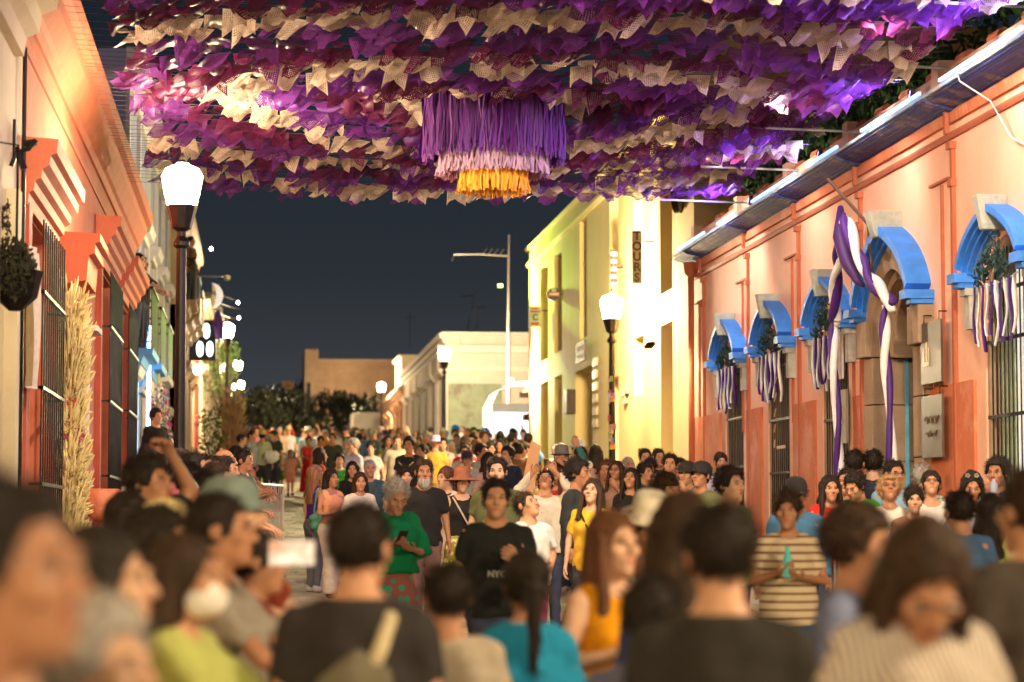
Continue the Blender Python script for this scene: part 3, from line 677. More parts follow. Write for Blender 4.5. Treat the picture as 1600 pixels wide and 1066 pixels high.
# ------------------------------------------------------------------ RIGHT: peach house with blue arches
XR = 6.8
peach = empty('peach_house', (XR, 26, G(26)), label='long single storey peach house with blue pointed window mouldings and dark blue cornice', cat='house')
def onto(root, o):      # parent without moving
    o.parent = root; o.matrix_parent_inverse = Matrix.Translation(-root.location); return o
wins = [(34.08, .92, 'far'), (31.13, .92, ''), (28.0, .92, ''), (21.4, .92, 'near'), (17.9, .92, '')]
ops = []
def archf(yc, half, zs, rise):
    R = (half * half + rise * rise) / (2 * half)
    def f(y):
        u = half - abs(y - yc); u = max(0, min(u, half)); a = R - u; return zs + math.sqrt(max(0, R * R - a * a))
    return f
for yc, hf, _ in wins: ops.append((yc - .66, yc + .66, G(yc) + .55, archf(yc, .66, 3.55, .72)))
DY = 25.05
ops.append((DY - .88, DY + .88, None, archf(DY, .88, 3.45, .92)))
q = MB(); fwall(q, XR, -1, .55, 10, 37.2, 6.0, ops)
q.box(XR + .56, XR + 8, 36.9, 37.2, 0, 5.9)
onto(peach, q.put('wall', M['peach']))
# darker terracotta lower wall and painted ribs
ribs = [36.3, 32.96, 29.79, 26.64, 22.98, 19.6, 16.1]
segs = sorted([(o[0] - .30, o[1] + .30) for o in ops]); cur = 10
for a, b in segs + [(37.2, 37.2)]:
    if a - cur > .1: q = MB(); fbox(q, XR, -1, .0, .03, cur, min(a, 37.2), G(cur) - .5, 2.55 + .02 * cur); onto(peach, q.put('lower_wall_band', M['terra']))
    cur = b
for yr in ribs:
    q = MB(); fbox(q, XR, -1, 0, .04, yr - .035, yr + .035, G(yr), 5.36); fbox(q, XR, -1, 0, .03, yr + .385, yr + .415, 2.9, 5.0)
    fbox(q, XR, -1, .0, .06, yr - .06, yr + .06, 4.93, 5.0); fbox(q, XR, -1, .0, .07, yr - .07, yr + .07, 5.30, 5.37); fbox(q, XR, -1, .06, .1, yr - .03, yr + .04, 5.45, 5.67)
    fbox(q, XR, -1, .0, .04, yr + .12, yr + .8, 5.02, 5.045)
    onto(peach, q.put('pilaster_rib', M['rust']))
q = MB(); mould(q, XR, -1, [(0, 5.41), (.03, 5.41), (.05, 5.44), (.05, 5.465), (0, 5.47)], 10, 37.2); onto(peach, q.put('string_course', M['rust']))
prof = [(a_, 5.67 + (b_ - 5.66) * .25) for a_, b_ in [(0, 5.66), (.05, 5.66), (.05, 5.70), (.10, 5.72), (.10, 5.755), (.15, 5.77), (.15, 5.80), (.20, 5.815), (.20, 5.85), (.26, 5.865), (.26, 5.90), (.29, 5.915), (.29, 5.95), (.32, 5.965), (.32, 6.02), (0, 6.04)]]
q = MB(); mould(q, XR, -1, prof, 10, 37.35); onto(peach, q.put('cornice', M['dblue']))
q = MB(); mould(q, XR, -1, [(0, 5.56), (.04, 5.56), (.06, 5.665), (0, 5.665)], 10, 37.2); onto(peach, q.put('cornice_band', M['terra']))
for yr in ribs:
    q = MB(); mould(q, XR, -1, [(a + .045, b - .012) for a, b in prof[:-1]] + [(.36, 5.772), (0, 5.772)], yr - .16, yr + .16); onto(peach, q.put('cornice_block', M['dblue']))
q = MB(); fbox(q, XR, -1, -.25, .35, 10, 37.2, 5.775, 5.81); onto(peach, q.put('cornice_top', mat('washed_blue_paint', (.45, .62, .80), .7, scale=4, var=.3, bump=.2, big=(2.5, (.7, .62, .5)))))  # pale blue holds the cool floodlight that falls on the cornice top
q = MB(); fbox(q, XR, -1, -.30, .12, 10, 37.2, 5.81, 6.06); onto(peach, q.put('parapet', M['peach']))
for yr in ribs: q = MB(); fbox(q, XR, -1, -.32, .19, yr - .12, yr + .12, 5.812, 6.16); onto(peach, q.put('parapet_pier', M['peach']))
for k in range(24):      # broken roof tiles lying along the parapet
    y = 12 + k * 1.03; q = MB(); q.tube([(XR - .02, y, 6.10), (XR - .02, y + .34, 6.11)], .07, 8); onto(peach, q.put('roof_tile', M['terra']))
def pointed(yc, half, zs, rise, name, key_h=.30, door=False):
    w_ = empty(name, (XR, yc, zs)); onto(peach, w_)
    inv = Matrix.Translation(-Vector((XR, yc, zs)))
    def sub(o): o.parent = w_; o.matrix_parent_inverse = inv; return o
    L, R_ = arcpts(yc, half, zs, rise)
    q = MB(); k = 1.25 if door else 1
    steps = [(.06, .125 * k, 0, .21 * k), (.025, .058, 0, .165 * k), (-.02, .023, 0, .12 * k), (-.06, -.022, 0, .07)]
    sweep(q, XR, -1, L, steps); sweep(q, XR, -1, R_, steps)
    for s in (-1, 1):
        yf = yc + s * (half + .12); fbox(q, XR, -1, 0, .24 * k, yf - .12, yf + .12, zs - .08, zs + .01); fbox(q, XR, -1, 0, .19 * k, yf - .10, yf + .10, zs - .13, zs - .082)
    sub(fixn(q.put('hood_mould', M['blue'])))
    for s in (-1, 1):
        q = MB(); yf = yc + s * (half + .10); fbox(q, XR, -1, 0, .13 * k, yf - .09, yf + .09, zs - .20, zs - .132); fbox(q, XR, -1, 0, .09 * k, yf - .08, yf + .08, zs - .52, zs - .202); sub(q.put('impost', M['stone']))
    # keystone: tapered block
    zt = zs + rise + key_h - .10; zb = zs + rise - .12; q = MB(); a, b = (.085, .05); pj, pb = .29 * k, .23 * k
    if door: a, b = .12, .10; zb = zs + rise + .02; zt = zs + rise + .30
    q.add([(XR, yc - b, zb), (XR - pb, yc - b, zb), (XR - pb, yc + b, zb), (XR, yc + b, zb), (XR, yc - a, zt), (XR - pj, yc - a, zt), (XR - pj, yc + a, zt), (XR, yc + a, zt)], [(0, 3, 2, 1), (4, 5, 6, 7), (0, 1, 5, 4), (1, 2, 6, 5), (2, 3, 7, 6), (3, 0, 4, 7)])
    sub(fixn(q.put('keystone', M['stone'], bevel=.01)))
    return w_, sub
rs = random.Random(11)
for yc, hf, lab in wins:
    w_, sub = pointed(yc, .84, 3.99, .44, 'window')
    g0 = G(yc) + .55; f1 = archf(yc, .66, 3.55, .72)
    q = MB(); Ls, Rs = arcpts(yc, .64, 3.55, .70); sweep(q, XR, -1, Ls, [(-.07, .02, -.30, -.02), (-.14, -.06, -.42, -.10)]); sweep(q, XR, -1, Rs, [(-.07, .02, -.30, -.02), (-.14, -.06, -.42, -.10)])
    for s in (-1, 1): ye = yc + s * .66; fbox(q, XR, -1, -.3, -.02, ye, ye - s * .06, g0, 3.51); fbox(q, XR, -1, -.42, -.10, ye - s * .05, ye - s * .12, g0, 3.51)
    sub(fixn(q.put('stone_frame', M['bstone'])))
    q = MB(); fbox(q, XR, -1, 0, .12, yc - .85, yc + .85, g0 - .12, g0); sub(q.put('sill', M['stone']))
    q = MB(); fbox(q, XR, -1, *((-.54, -.50) if yc > 23 else (-.16, -.12)), yc - .62, yc + (.62 if yc > 23 else .12), g0, 4.2); sub(q.put('pane', M['interior'] if yc > 23 else mat('lit_room', (.6, .58, .5), .8, scale=5, var=.5, emit=(1, .95, .82), es=.55, bump=0)))
    q = MB()
    for s in (-1, 1): ye = yc + s * .60; fbox(q, XR, -1, -.50, -.16, ye, ye - s * .035, g0, 3.65)
    fbox(q, XR, -1, -.15, -.11, yc - .6, yc - .18, g0, 3.65) if yc > 23 else fbox(q, XR, -1, -.15, -.11, yc + .12, yc + .6, g0, 3.65)
    sub(q.put('shutter', M['shutter']))
    if yc > 23: q = MB(); fbox(q, XR, -1, -.19, -.15, yc - .18, yc + .6, g0, 3.65); sub(q.put('dark_shutter', mat('grey_brown_shutter', (.17, .14, .10), .7, scale=3, var=.3, streak=(1, 1, .3))))
    for i in range(10):
        y = yc - .60 + 1.20 * (i + .5) / 10; q = MB(); q.tube([(XR + .03, y, g0), (XR + .03, y, f1(y) - .05)], .008, 6); sub(q.put('bar', M['iron']))
    for z in (g0 + .25, g0 + .95, g0 + 1.65, g0 + 2.35, 3.78): q = MB(); fbox(q, XR, -1, -.045, -.015, yc - .66, yc + .66, z - .016, z + .016); sub(q.put('crossbar', M['iron']))
# the street door
w_, sub = pointed(DY, 1.06, 3.98, .66, 'door', door=True)
q = MB(); Ls, Rs = arcpts(DY, .86, 3.45, .90)
st = [(-.02, .30, -.1, .10), (-.12, -.022, -.30, .02), (-.22, -.122, -.45, -.1)]; sweep(q, XR, -1, Ls, st); sweep(q, XR, -1, Rs, st); sub(fixn(q.put('stone_arch', M['bstone'])))
for s in (-1, 1):
    z = G(DY) - .1; i = 0
    while z < 3.3:
        h = .62; q = MB(); e_ = .004 * (i % 2); ye = DY + s * .82; fbox(q, XR, -1, -.45, .10 + e_, ye, ye + s * .38, z + .006, min(z + h, 3.44) - .006); sub(q.put('stone', M['bstone'], bevel=.008)); z += h; i += 1
    q = MB(); fbox(q, XR, -1, -.2, .17, DY + s * .86, DY + s * 1.28, 3.45, 3.84); sub(q.put('capital', M['bstone'], bevel=.01))
for s in (-1, 1):
    q = MB(); fbox(q, XR, -1, -.40, -.34, DY + s * .02, DY + s * .78, G(DY), 3.45)
    for a, b in ((.3, 1.1), (1.25, 2.2), (2.3, 2.9)): fbox(q, XR, -1, -.34, -.31, DY + s * .14, DY + s * .68, G(DY) + a, G(DY) + b); fbox(q, XR, -1, -.31, -.285, DY + s * .22, DY + s * .60, G(DY) + a + .08, G(DY) + b - .08)
    sub(q.put('door_leaf', M['wood'], bevel=.006))
q = MB(); fbox(q, XR, -1, -.44, -.33, DY - .85, DY + .85, 3.45, 3.58); fbox(q, XR, -1, -.45, -.41, DY - .85, DY + .85, 3.58, 4.5)
for i in range(7): fbox(q, XR, -1, -.41, -.39, DY - .7 + i * .2, DY - .66 + i * .2, 3.58, 4.4)
sub(q.put('transom_panel', M['wood']))
q = MB(); fbox(q, XR, -1, -.30, -.26, DY + .80, DY + .86, G(DY), 3.5); sub(q.put('blue_door_edge', mat('cyan_edge', (.12, .42, .62), .5)))
q = MB(); fbox(q, XR, -1, -.283, -.28, DY - .36, DY - .18, 1.95, 2.12); sub(q.put('paper_notice', mat('notice_paper', (.75, .62, .66), .8)))
# knob handles
for dz in (0, .42): q = MB(); q.lathe([(.02, 0), (.06, .01), (.075, .04), (.05, .08), (.01, .09)], 10); o = q.put('door_handle', M['iron'], rot=(0, -math.pi / 2, 0), loc=(XR + .29, DY - .5, 2.55 + dz)); sub(o)
# downpipe beyond the last rib
q = MB(); q.tube([(XR - .10, 36.95, G(37) + .1), (XR - .10, 36.95, 5.5)], .05, 10); q.lathe([(.05, 0), (.10, .05), (.12, .2), (.12, .22)], 8, (XR - .1, 36.95, 5.45)); onto(peach, q.put('downpipe', M['rust'], smooth=True))
# cables over the wall
cabm = mat('pale_cable', (.6, .6, .6), .5)
q = MB(); pts = [(XR - .37, 21.6 - 0, 5.8), (XR - .38, 21.5, 5.7), (XR - .12, 21.4, 5.5), (XR - .06, 21.0, 5.1), (XR - .06, 20.5, 4.95), (XR - .06, 20.0, 5.1), (XR - .06, 19.6, 5.5)]
q.tube(pts, .008, 6, True); q.put('loose_cable', cabm, label='pale loose cable looping down the peach wall near the photo right edge', cat='cable')
# two metal plaques beside the door, on hooks
for nm, z0, z1, lab in (('wall_plaque', 3.02, 3.66, 'upper brushed metal plaque on hooks between the door and the nearest arched window'), ('wall_plaque', 2.28, 2.92, 'lower brushed metal plaque on hooks between the door and the nearest arched window')):
    r = empty(nm, (XR - .12, 23.45, z0), label=lab, cat='sign', group=None)
    fq = MB(); fq.box(-.012, .012, -.36, .36, .0, .62); fq.put('plate', mat('brushed_plaque', (.11, .085, .06), .38, metal=.45, scale=3, var=.35, bump=.1), r, bevel=.004)
    for yy in (-.27, .27):
        h = MB(); h.tube([(0, yy, .62), (0, yy, .70), (.08, yy, .70)], .008, 5); h.put('hook', M['iron'], r)
    t = MB()
    if z0 > 3: t.box(-.018, -.012, .05, .25, .18, .22); t.box(-.018, -.012, .12, .16, .22, .42); t.box(-.018, -.012, .05, .08, .22, .36); t.box(-.018, -.012, .22, .25, .22, .36)
    else: t.tube([(-.015, .25 - .05 * i, .38 + .04 * math.sin(i * 2.1)) for i in range(11)], .006, 5); t.tube([(-.015, .22 - .05 * i, .24 + .03 * math.sin(i * 2.6)) for i in range(9)], .006, 5)
    t.put('raised_emblem', mat('dull_brass', (.45, .36, .22), .4, metal=.8), r)
r = empty('wall_sign', (XR - .06, 27.45, 2.55), label='small grey sign lettered A beside the far side of the stone door', cat='sign')
MB().box(-.015, .015, -.26, .26, 0, .62).put('plate', mat('grey_plate', (.20, .16, .11), .5), r)
def text(s, size, ext=.004, bold=0, font=None):
    cu = bpy.data.curves.new('t', 'FONT'); cu.body = s; cu.size = size; cu.extrude = ext; cu.align_x = 'CENTER'; cu.align_y = 'CENTER'; cu.offset = bold; cu.resolution_u = 3
    o = bpy.data.objects.new('t', cu); me = bpy.data.meshes.new_from_object(o); bpy.data.objects.remove(o); bpy.data.curves.remove(cu); me.name = 'lettering'; return me
def letter(s, size, m, root, loc, rot, ext=.004, bold=0, name='lettering'):
    me = text(s, size, ext, bold); me.materials.clear(); me.materials.append(m); return put(name, me, root, loc, rot)
RW = (math.pi / 2, 0, -math.pi / 2)      # reads on a wall facing -x
FC = (math.pi / 2, 0, 0)                  # reads on a face turned to the camera
letter('A', .3, mat('sign_white', (.7, .68, .6), .6), r, (-.02, .02, .32), RW)
r = empty('wall_sign', (XR - .06, 27.5, 3.3), label='narrow pale notice hanging above the sign lettered A', cat='sign')
MB().box(-.01, .01, -.13, .13, 0, .55).put('sheet', mat('pale_notice', (.6, .5, .45), .7), r)
# long pale banner between the second and third windows
q = MB(); N = 14; vs = []; fs = []
for i in range(N + 1):
    for j in range(5): z = 3.88 - 1.42 * i / N; vs.append((XR - .12 + .025 * math.sin(j * 2.2 + i * .3) * (i / N), 30.9 - .78 * j / 4 - .02 * math.sin(i * .5), z))
for i in range(N):
    for j in range(4): a = i * 5 + j; fs.append((a, a + 1, a + 6, a + 5))
r = empty('banner', (XR - .12, 30.5, 3.9), label='long pale printed cloth banner hung between the second and third arched windows', cat='banner')
def bannermat():
    m, n, l, p = newmat('banner_print'); tc = n.new('ShaderNodeTexCoord'); wv = n.new('ShaderNodeTexWave'); wv.inputs['Scale'].default_value = 1.2; wv.inputs['Distortion'].default_value = 5; l.new(tc.outputs['Object'], wv.inputs[0])
    cr = n.new('ShaderNodeValToRGB'); cr.color_ramp.elements[0].color = (.50, .42, .42, 1); cr.color_ramp.elements[1].color = (.66, .56, .52, 1); l.new(wv.outputs[0], cr.inputs[0]); l.new(cr.outputs[0], p.inputs[0]); p.inputs['Roughness'].default_value = .6; return m
q.put('cloth', bannermat(), r, smooth=True).matrix_parent_inverse = Matrix.Translation(-r.location)
q = MB(); q.tube([(0, -.42, .0), (0, .42, 0)], .015, 6); q.put('rod', M['wood'], r)
q = MB(); q.box(-.004, .004, -.3, .2, -1.32, -1.28)
for i in range(5): q.tube([(-.03, .22 - .012 * i, -1.30 + .2 * i), (-.03, .18 - .03 * i, -1.2 + .2 * i)], .008, 5)
q.put('printed_figure', mat('banner_gold', (.6, .42, .25), .6), r)
# purple and white ribbons with a dark leafy swag in each window
PUR = (.065, .010, .18); WHT = (.84, .80, .80)
def leafblob(q, c, R_, n, rs, s=.05):
    for _ in range(n):
        while True:
            p = Vector((rs.uniform(-1, 1), rs.uniform(-1, 1), rs.uniform(-1, 1)))
            if p.length < 1: break
        p = Vector((c[0] + p.x * R_[0], c[1] + p.y * R_[1], c[2] + p.z * R_[2]))
        E_ = Euler((rs.uniform(0, 6.3), rs.uniform(0, 6.3), rs.uniform(0, 6.3))).to_matrix(); a = s * rs.uniform(.6, 1.3)
        q.add([p + E_ @ Vector(v) for v in ((-a, 0, 0), (0, -a * .45, .2 * a), (a, 0, 0), (0, a * .45, .2 * a))], [(0, 1, 2, 3)])
swagm = mat('dark_teal_foliage', (.018, .05, .045), .5, scale=10, var=.5, bump=0)
wname = ['farthest arched window', 'second arched window from the far end', 'third arched window from the far end', 'nearest arched window in view', 'window beyond the frame']
for wi, (yc, hf, lab) in enumerate(wins[:4]):
    r = empty('ribbon_swag', (XR - .10, yc, 3.84), label='purple and white ribbons under a leafy swag, ' + wname[wi], cat='ribbon decoration', group='ribbon swags in the arched windows')
    q = MB(); q.tube([(0, -.68, .02), (0, -.3, -.02), (0, .3, -.02), (0, .68, .02)], .008, 5); q.put('cord', cabm, r)
    nb = 10
    for i in range(nb):
        y = .60 - 1.2 * i / (nb - 1) if True else 0; wd = .042 + rs.random() * .012; L_ = rs.uniform(.48, .66); ph = rs.random() * 6; q = MB(); vs = []; fs = []
        for k in range(7):
            t = k / 6; yy = y + .03 * math.sin(ph + t * 3) * t; xx = -.015 + .03 * math.sin(ph * 2 + t * 5) * t
            for s in (-1, 1):
                for th in (0, .003): vs.append((xx + s * wd * .8 * (1 - .4 * abs(math.sin(ph + t * 2))), yy + th + s * wd * .9, -t * L_))
        for k in range(6):
            a = k * 4; fs += [(a, a + 2, a + 6, a + 4), (a + 1, a + 5, a + 7, a + 3), (a, a + 4, a + 5, a + 1), (a + 2, a + 3, a + 7, a + 6)]
        q.add(vs, fs); fixn(q.put('ribbon', M['satin'], r, smooth=True, color=PUR if (i + wi) % 2 else WHT))
    q = MB()
    for k in range(7): leafblob(q, (-.03, -.36 + .12 * k, .06 + .26 * (1 - abs(k - 3) / 3.2)), (.08, .10, .10 if k != 3 else .16), 40, rs, .035)
    q.put('leafy_swag', swagm, r, kind='stuff')
# cloth swags and twisted columns round the door
def twist(pts, r0, name, root, turns, N=60, seed=0):
    """two cloths twisted round each other along a path: purple and white strands"""
    P3 = [Vector(p) for p in pts]; 
    def at(t):
        k = t * (len(P3) - 1); i = min(int(k), len(P3) - 2); f = k - i
        p0 = P3[max(i - 1, 0)]; p1 = P3[i]; p2 = P3[i + 1]; p3 = P3[min(i + 2, len(P3) - 1)]
        return .5 * ((2 * p1) + (p2 - p0) * f + (2 * p0 - 5 * p1 + 4 * p2 - p3) * f * f + (3 * p1 - p0 - 3 * p2 + p3) * f ** 3)
    for s, col in ((0, PUR), (1, WHT)):
        L_ = []; rr = []
        for i in range(N + 1):
            t = i / N; p = at(t); an = turns * 2 * math.pi * t + s * math.pi + .5 * math.sin(t * 9 + seed); T_ = (at(min(1, t + .01)) - at(max(0, t - .01))).normalized()
            a = T_.cross(Vector((1, 0, .01))).normalized(); b = Vector((-1, 0, 0)); L_.append(p + (a * math.cos(an) * r0 * .55 + b * (math.sin(an) * .5 + .3) * r0)); rr.append(r0 * (.62 + .30 * abs(math.sin(turns * math.pi * t + .4 * s))) * (1 if .04 < t < .96 else .6))
        q = MB(); q.tube(L_, rr, 10); fixn(q.put('cloth_strand', M['satin'], root, smooth=True, color=col))
X0 = XR - .40
r = empty('cloth_drape', (0, 0, 0), label='twisted purple and white cloth swagged under the blue door arch', cat='drape')
twist([(X0, DY + 1.22, 3.85), (X0 - .05, DY + 1.0, 4.12), (X0 - .1, DY + .65, 4.45), (X0 - .12, DY + .25, 4.85)], .06, 'd', r, 1.6)
twist([(X0 - .12, DY + .22, 4.92), (X0 - .12, DY - .15, 4.58), (X0 - .08, DY - .6, 4.2), (X0 - .0, DY - 1.05, 3.92), (X0, DY - 1.25, 3.82)], .062, 'd', r, 2.2, seed=2)
q = MB(); q.tube([(X0 - .13, DY + .45, 5.05), (X0 - .17, DY + .28, 4.7), (X0 - .16, DY + .05, 4.4), (X0 - .10, DY - .15, 4.18), (X0 - .05, DY - .22, 4.12)], [.03, .09, .08, .04, .015], 10); q.put('cloth_knot', M['satin'], r, smooth=True, color=(.045, .008, .10))
q = MB(); q.tube([(XR - .02, DY + .35, 4.6), (X0 - .2, DY + .75, 5.4)], .02, 6); q.tube([(XR - .1, DY + .95, 4.95), (X0 - .1, DY - .8, 4.1)], .016, 6); q.put('flag_pole', M['wood'], r)
for s, nm in ((1, 'far'), (-1, 'near')):
    r = empty('cloth_drape', (0, 0, 0), label=f'twisted purple and white cloth hanging down the {nm} side of the stone doorway', cat='drape')
    y = DY + (1.2 if s > 0 else -1.02); twist([(X0 - .02, y + .02, 3.86), (X0 - .03, y, 3.4), (X0, y - .03, 2.8), (X0 + .03, y - .0, 2.1), (X0 + .06, y - .1 * s, 1.4), (X0 + .08, y - .1 * s, .9)], .046, 'd', r, 2.4, seed=s)
# ------------------------------------------------------------------ RIGHT: yellow house
yel = empty('yellow_house', (XR, 48, G(48)), label='tall yellow house with narrow slot windows behind the right street lamp', cat='house')
slots = [(56.3, 57.9), (53.7, 55.1), (49.6, 50.7), (45.2, 46.3), (42.2, 43.3), (39.2, 40.4)]
flat = lambda z: (lambda y: z)
fl_ = lambda z: z if callable(z) else flat(z)
def two(q, X, sd, th, y0, y1, ztop, upper, lower, zmid):
    fwall(q, X, sd, th, y0, y1, zmid, [(a, b, zs, fl_(zt)) for a, b, zs, zt in lower])
    q2 = MB(); fwall(q2, X, sd, th, y0, y1, ztop, [(a, b, zs, fl_(zt)) for a, b, zs, zt in upper], zb=zmid + .6); q.add(q2.v, q2.f)
low = [(a, b, (None if i != 4 else 3.9) if i not in () else 1, 4.95 if i != 3 else 4.4) for i, (a, b) in enumerate(slots) if i != 2] + [(48.8, 51.5, None, 4.85)]
up = [(a, b, 5.49, 7.75 + (.25 if i > 1 else 0)) for i, (a, b) in enumerate(slots)]
q = MB(); two(q, XR, -1, .75, 37.2, 60.4, 8.45, up, [(a, b, s, t) for a, b, s, t in low], 5.2)
q.box(XR + .75, XR + 12, 60.1, 60.4, 0, 8.4); q.box(XR + .75, XR + 12, 37.25, 37.5, 5.0, 8.4)
onto(yel, q.put('wall', M['yellow']))
q = MB(); mould(q, XR, -1, [(0, 8.02), (.05, 8.02), (.08, 8.08), (.08, 8.12), (0, 8.13)], 37.2, 60.4); mould(q, XR, -1, [(-.5, 8.45), (.07, 8.45), (.09, 8.52), (-.5, 8.53)], 37.2, 60.45); onto(yel, q.put('parapet_moulding', M['yellow']))
for i, (a, b) in enumerate(slots):
    for zs, zt in ((5.49, 8.0), (G(a) + .0 if i != 4 else 3.9, 4.9)):
        if zs < 5 and i == 2: continue
        w_ = MB(); fbox(w_, XR, -1, -.74, -.70, a - .05, b + .05, zs, zt); onto(yel, w_.put('window', M['glass'] if zs > 5 else mat('tan_shutter', (.42, .30, .12), .7)))
q = MB(); fbox(q, XR, -1, -.74, -.70, 48.8, 51.5, G(50), 4.85); fbox(q, XR, -1, -.70, -.66, 48.9, 49.5, G(50), 4.0); o = onto(yel, q.put('door', M['wood']))
# roof pieces
q = MB(); q.box(XR + .3, XR + .5, 55.0, 55.15, 8.5, 8.95); q.box(XR + .25, XR + .9, 52.0, 54.0, 8.5, 8.75); onto(yel, q.put('roof_curb', M['wood']))
def board(name, loc, w_, h, m, label, cat='sign', rz=0, th=.05):
    r = empty(name, loc, rz, label=label, cat=cat); MB().box(-w_ / 2, w_ / 2, -th / 2, th / 2, -h / 2, h / 2).put('board', m, r, bevel=.006); MB().tube([(w_ / 2, 0, h * .3), (w_ / 2 + .25, 0, h * .3)], .015, 6).put('bracket', M['iron'], r); return r
p = onY(995, 402, 41.0); r = board('tours_sign', p, .17, .92, mat('grey_signboard', (.34, .27, .23), .6), 'tall narrow grey sign reading TOURS down the yellow house')
for i, ch in enumerate('TOURS'): letter(ch, .21, M['dark'], r, (0, -.03, .36 - .18 * i), FC, bold=.006)
p = onY(959, 418, 44.6); r = empty('barber_pole', p, label='small red white and blue striped barber pole on the yellow house', cat='sign')
q = MB(); q.lathe([(.07, -.3), (.075, -.26), (.06, -.25), (.06, .25), (.075, .26), (.05, .32), (.01, .33)], 12)
q.put('tube', stripes('barber_stripes', 2, 7, (.35, .05, .04), .5), r, color=(.35, .42, .6), smooth=True); MB().box(.0, .3, -.02, .02, -.02, .02).put('bracket', M['iron'], r)
p = onY(865, 460, 54); r = empty('round_sign', p, label='round black hanging sign with red band on the far end of the yellow house', cat='sign')
q = MB(); q.lathe([(.001, -.03), (.15 + .0, -.03), (.15, .03), (.001, .03)], 24); q.put('disc', mat('sign_black', (.03, .03, .03), .4), r, rot=(math.pi / 2, 0, 0), scale=(1, 1, 1)); q = MB(); q.box(-.13, .13, -.045, -.032, -.05, .05); q.put('red_band', mat('sign_red', (.55, .07, .04), .5), r)
q = MB(); q.lathe([(.04, 0), (.06, .0), (.06, .01), (.04, .01)], 12, rot=0); q.put('emblem', mat('sign_pale_green', (.45, .6, .3), .5), r, rot=(math.pi / 2, 0, 0), loc=(0, -.032, .085)); MB().tube([(.15, 0, 0), (.45, 0, 0)], .015, 6).put('bracket', M['iron'], r)
MB().box(-.11, .11, -.050, -.046, -.02, .02).put('band_print', mat('sign_white', (.7, .68, .6), .6), r)
p = onY(836, 495, 56.5); r = board('hanging_sign', p, .30, .5, mat('pale_signboard', (.62, .60, .42), .6), 'pale hanging sign at the far corner of the yellow house')
letter('C', .2, mat('sign_green', (.05, .25, .08), .6), r, (0, -.03, -.02), FC, bold=.008); MB().box(-.12, .12, -.032, -.026, .10, .14).put('red_print', mat('sign_red', (.55, .07, .04), .5), r); MB().box(-.09, .09, -.032, -.026, .17, .20).put('print', mat('sign_red', (.55, .07, .04), .5), r); MB().box(-.1, .1, -.032, -.026, -.2, -.14).put('print', mat('sign_red', (.55, .07, .04), .5), r)
p = onY(1059, 300, 38); r = empty('clock_sign', p, label='round dark framed hanging sign under the flags beside the yellow house', cat='sign')
q = MB(); q.lathe([(.20, -.05), (.23, -.05), (.23, .05), (.20, .05), (.20, -.05)], 28); q.put('ring', M['iron'], r, rot=(math.pi / 2, 0, math.radians(62)), scale=(1, 1.5, 1)); q = MB(); q.lathe([(.001, -.03), (.2, -.03), (.2, .03), (.001, .03)], 28); q.put('face', mat('sign_face', (.35, .30, .22), .5), r, rot=(math.pi / 2, 0, math.radians(62)), scale=(1, 1.5, 1)); MB().tube([(0, 0, 0), (.5, .1, 0)], .015, 6).put('bracket', M['iron'], r)
def wallsign(x, y, X, dy, dz, label, m, cat='sign', th=.05, name='wall_sign'):
    p = onX(x, y, X - th / 2); r = empty(name, p, label=label, cat=cat); MB().box(-th / 2, th / 2, -dy / 2, dy / 2, -dz / 2, dz / 2).put('plate', m, r, bevel=.005); return r
r = wallsign(908, 550, XR - .15, 1.3, .42, 'dark wooden sign above the recessed door of the yellow house', M['wood'])
letter('HOTEL', .2, mat('sign_carved', (.2, .13, .09), .6), r, (-.03, 0, 0), RW) if False else None
q = MB()
for k in range(4): q.box(-.034, -.026, .3 - .2 * k, .42 - .2 * k, .04 - .02 * (k % 2), .12); q.box(-.034, -.026, .38 - .2 * k, .5 - .2 * k, -.12, -.05)
q.put('carved_marks', mat('sign_carved', (.22, .15, .10), .6), r)
for i in range(6):
    wallsign(930, 566 + i * 19.2, XR, .55, .17, ['topmost', 'second', 'third', 'fourth', 'fifth', 'lowest'][i] + ' small square metal tile sign in the column right of the recessed door', mat('small_tile_sign', (.28, .20, .12), .5, metal=.3), name='tile_sign')
wallsign(890, 628, XR, .5, .52, 'dark narrow box fixed left of the recessed door on the yellow wall', M['wood'], cat='box', th=.2, name='wall_box')
r = wallsign(977, 612, XR, .06, .3, 'small dark iron cross shaped sign right of the lamp post', mat('small_tile_sign', (.28, .20, .12), .5)); MB().box(-.02, .02, -.35, .35, -.05, .05).put('arm', mat('small_tile_sign', (.28, .20, .12), .5), r); MB().box(-.02, .02, -.2, .2, -.22, -.14).put('arm', mat('small_tile_sign', (.28, .20, .12), .5), r)
# building behind, above the peach roof
bk = empty('brown_back_building', (12, 40, G(40)), label='dim brown building rising behind the peach roof under the flags', cat='building')
q = MB(); q.box(7.6, 16, 37.6, 46, 0, 9.6); onto(bk, q.put('wall', mat('brown_plaster', (.30, .17, .08), .85, scale=1.5, var=.2, bump=.2)))
for i in range(3): q = MB(); q.box(8.3 + i * 2.4, 9.1 + i * 2.4, 37.52, 37.6, 6.9, 8.5); onto(bk, q.put('window', M['glass']))
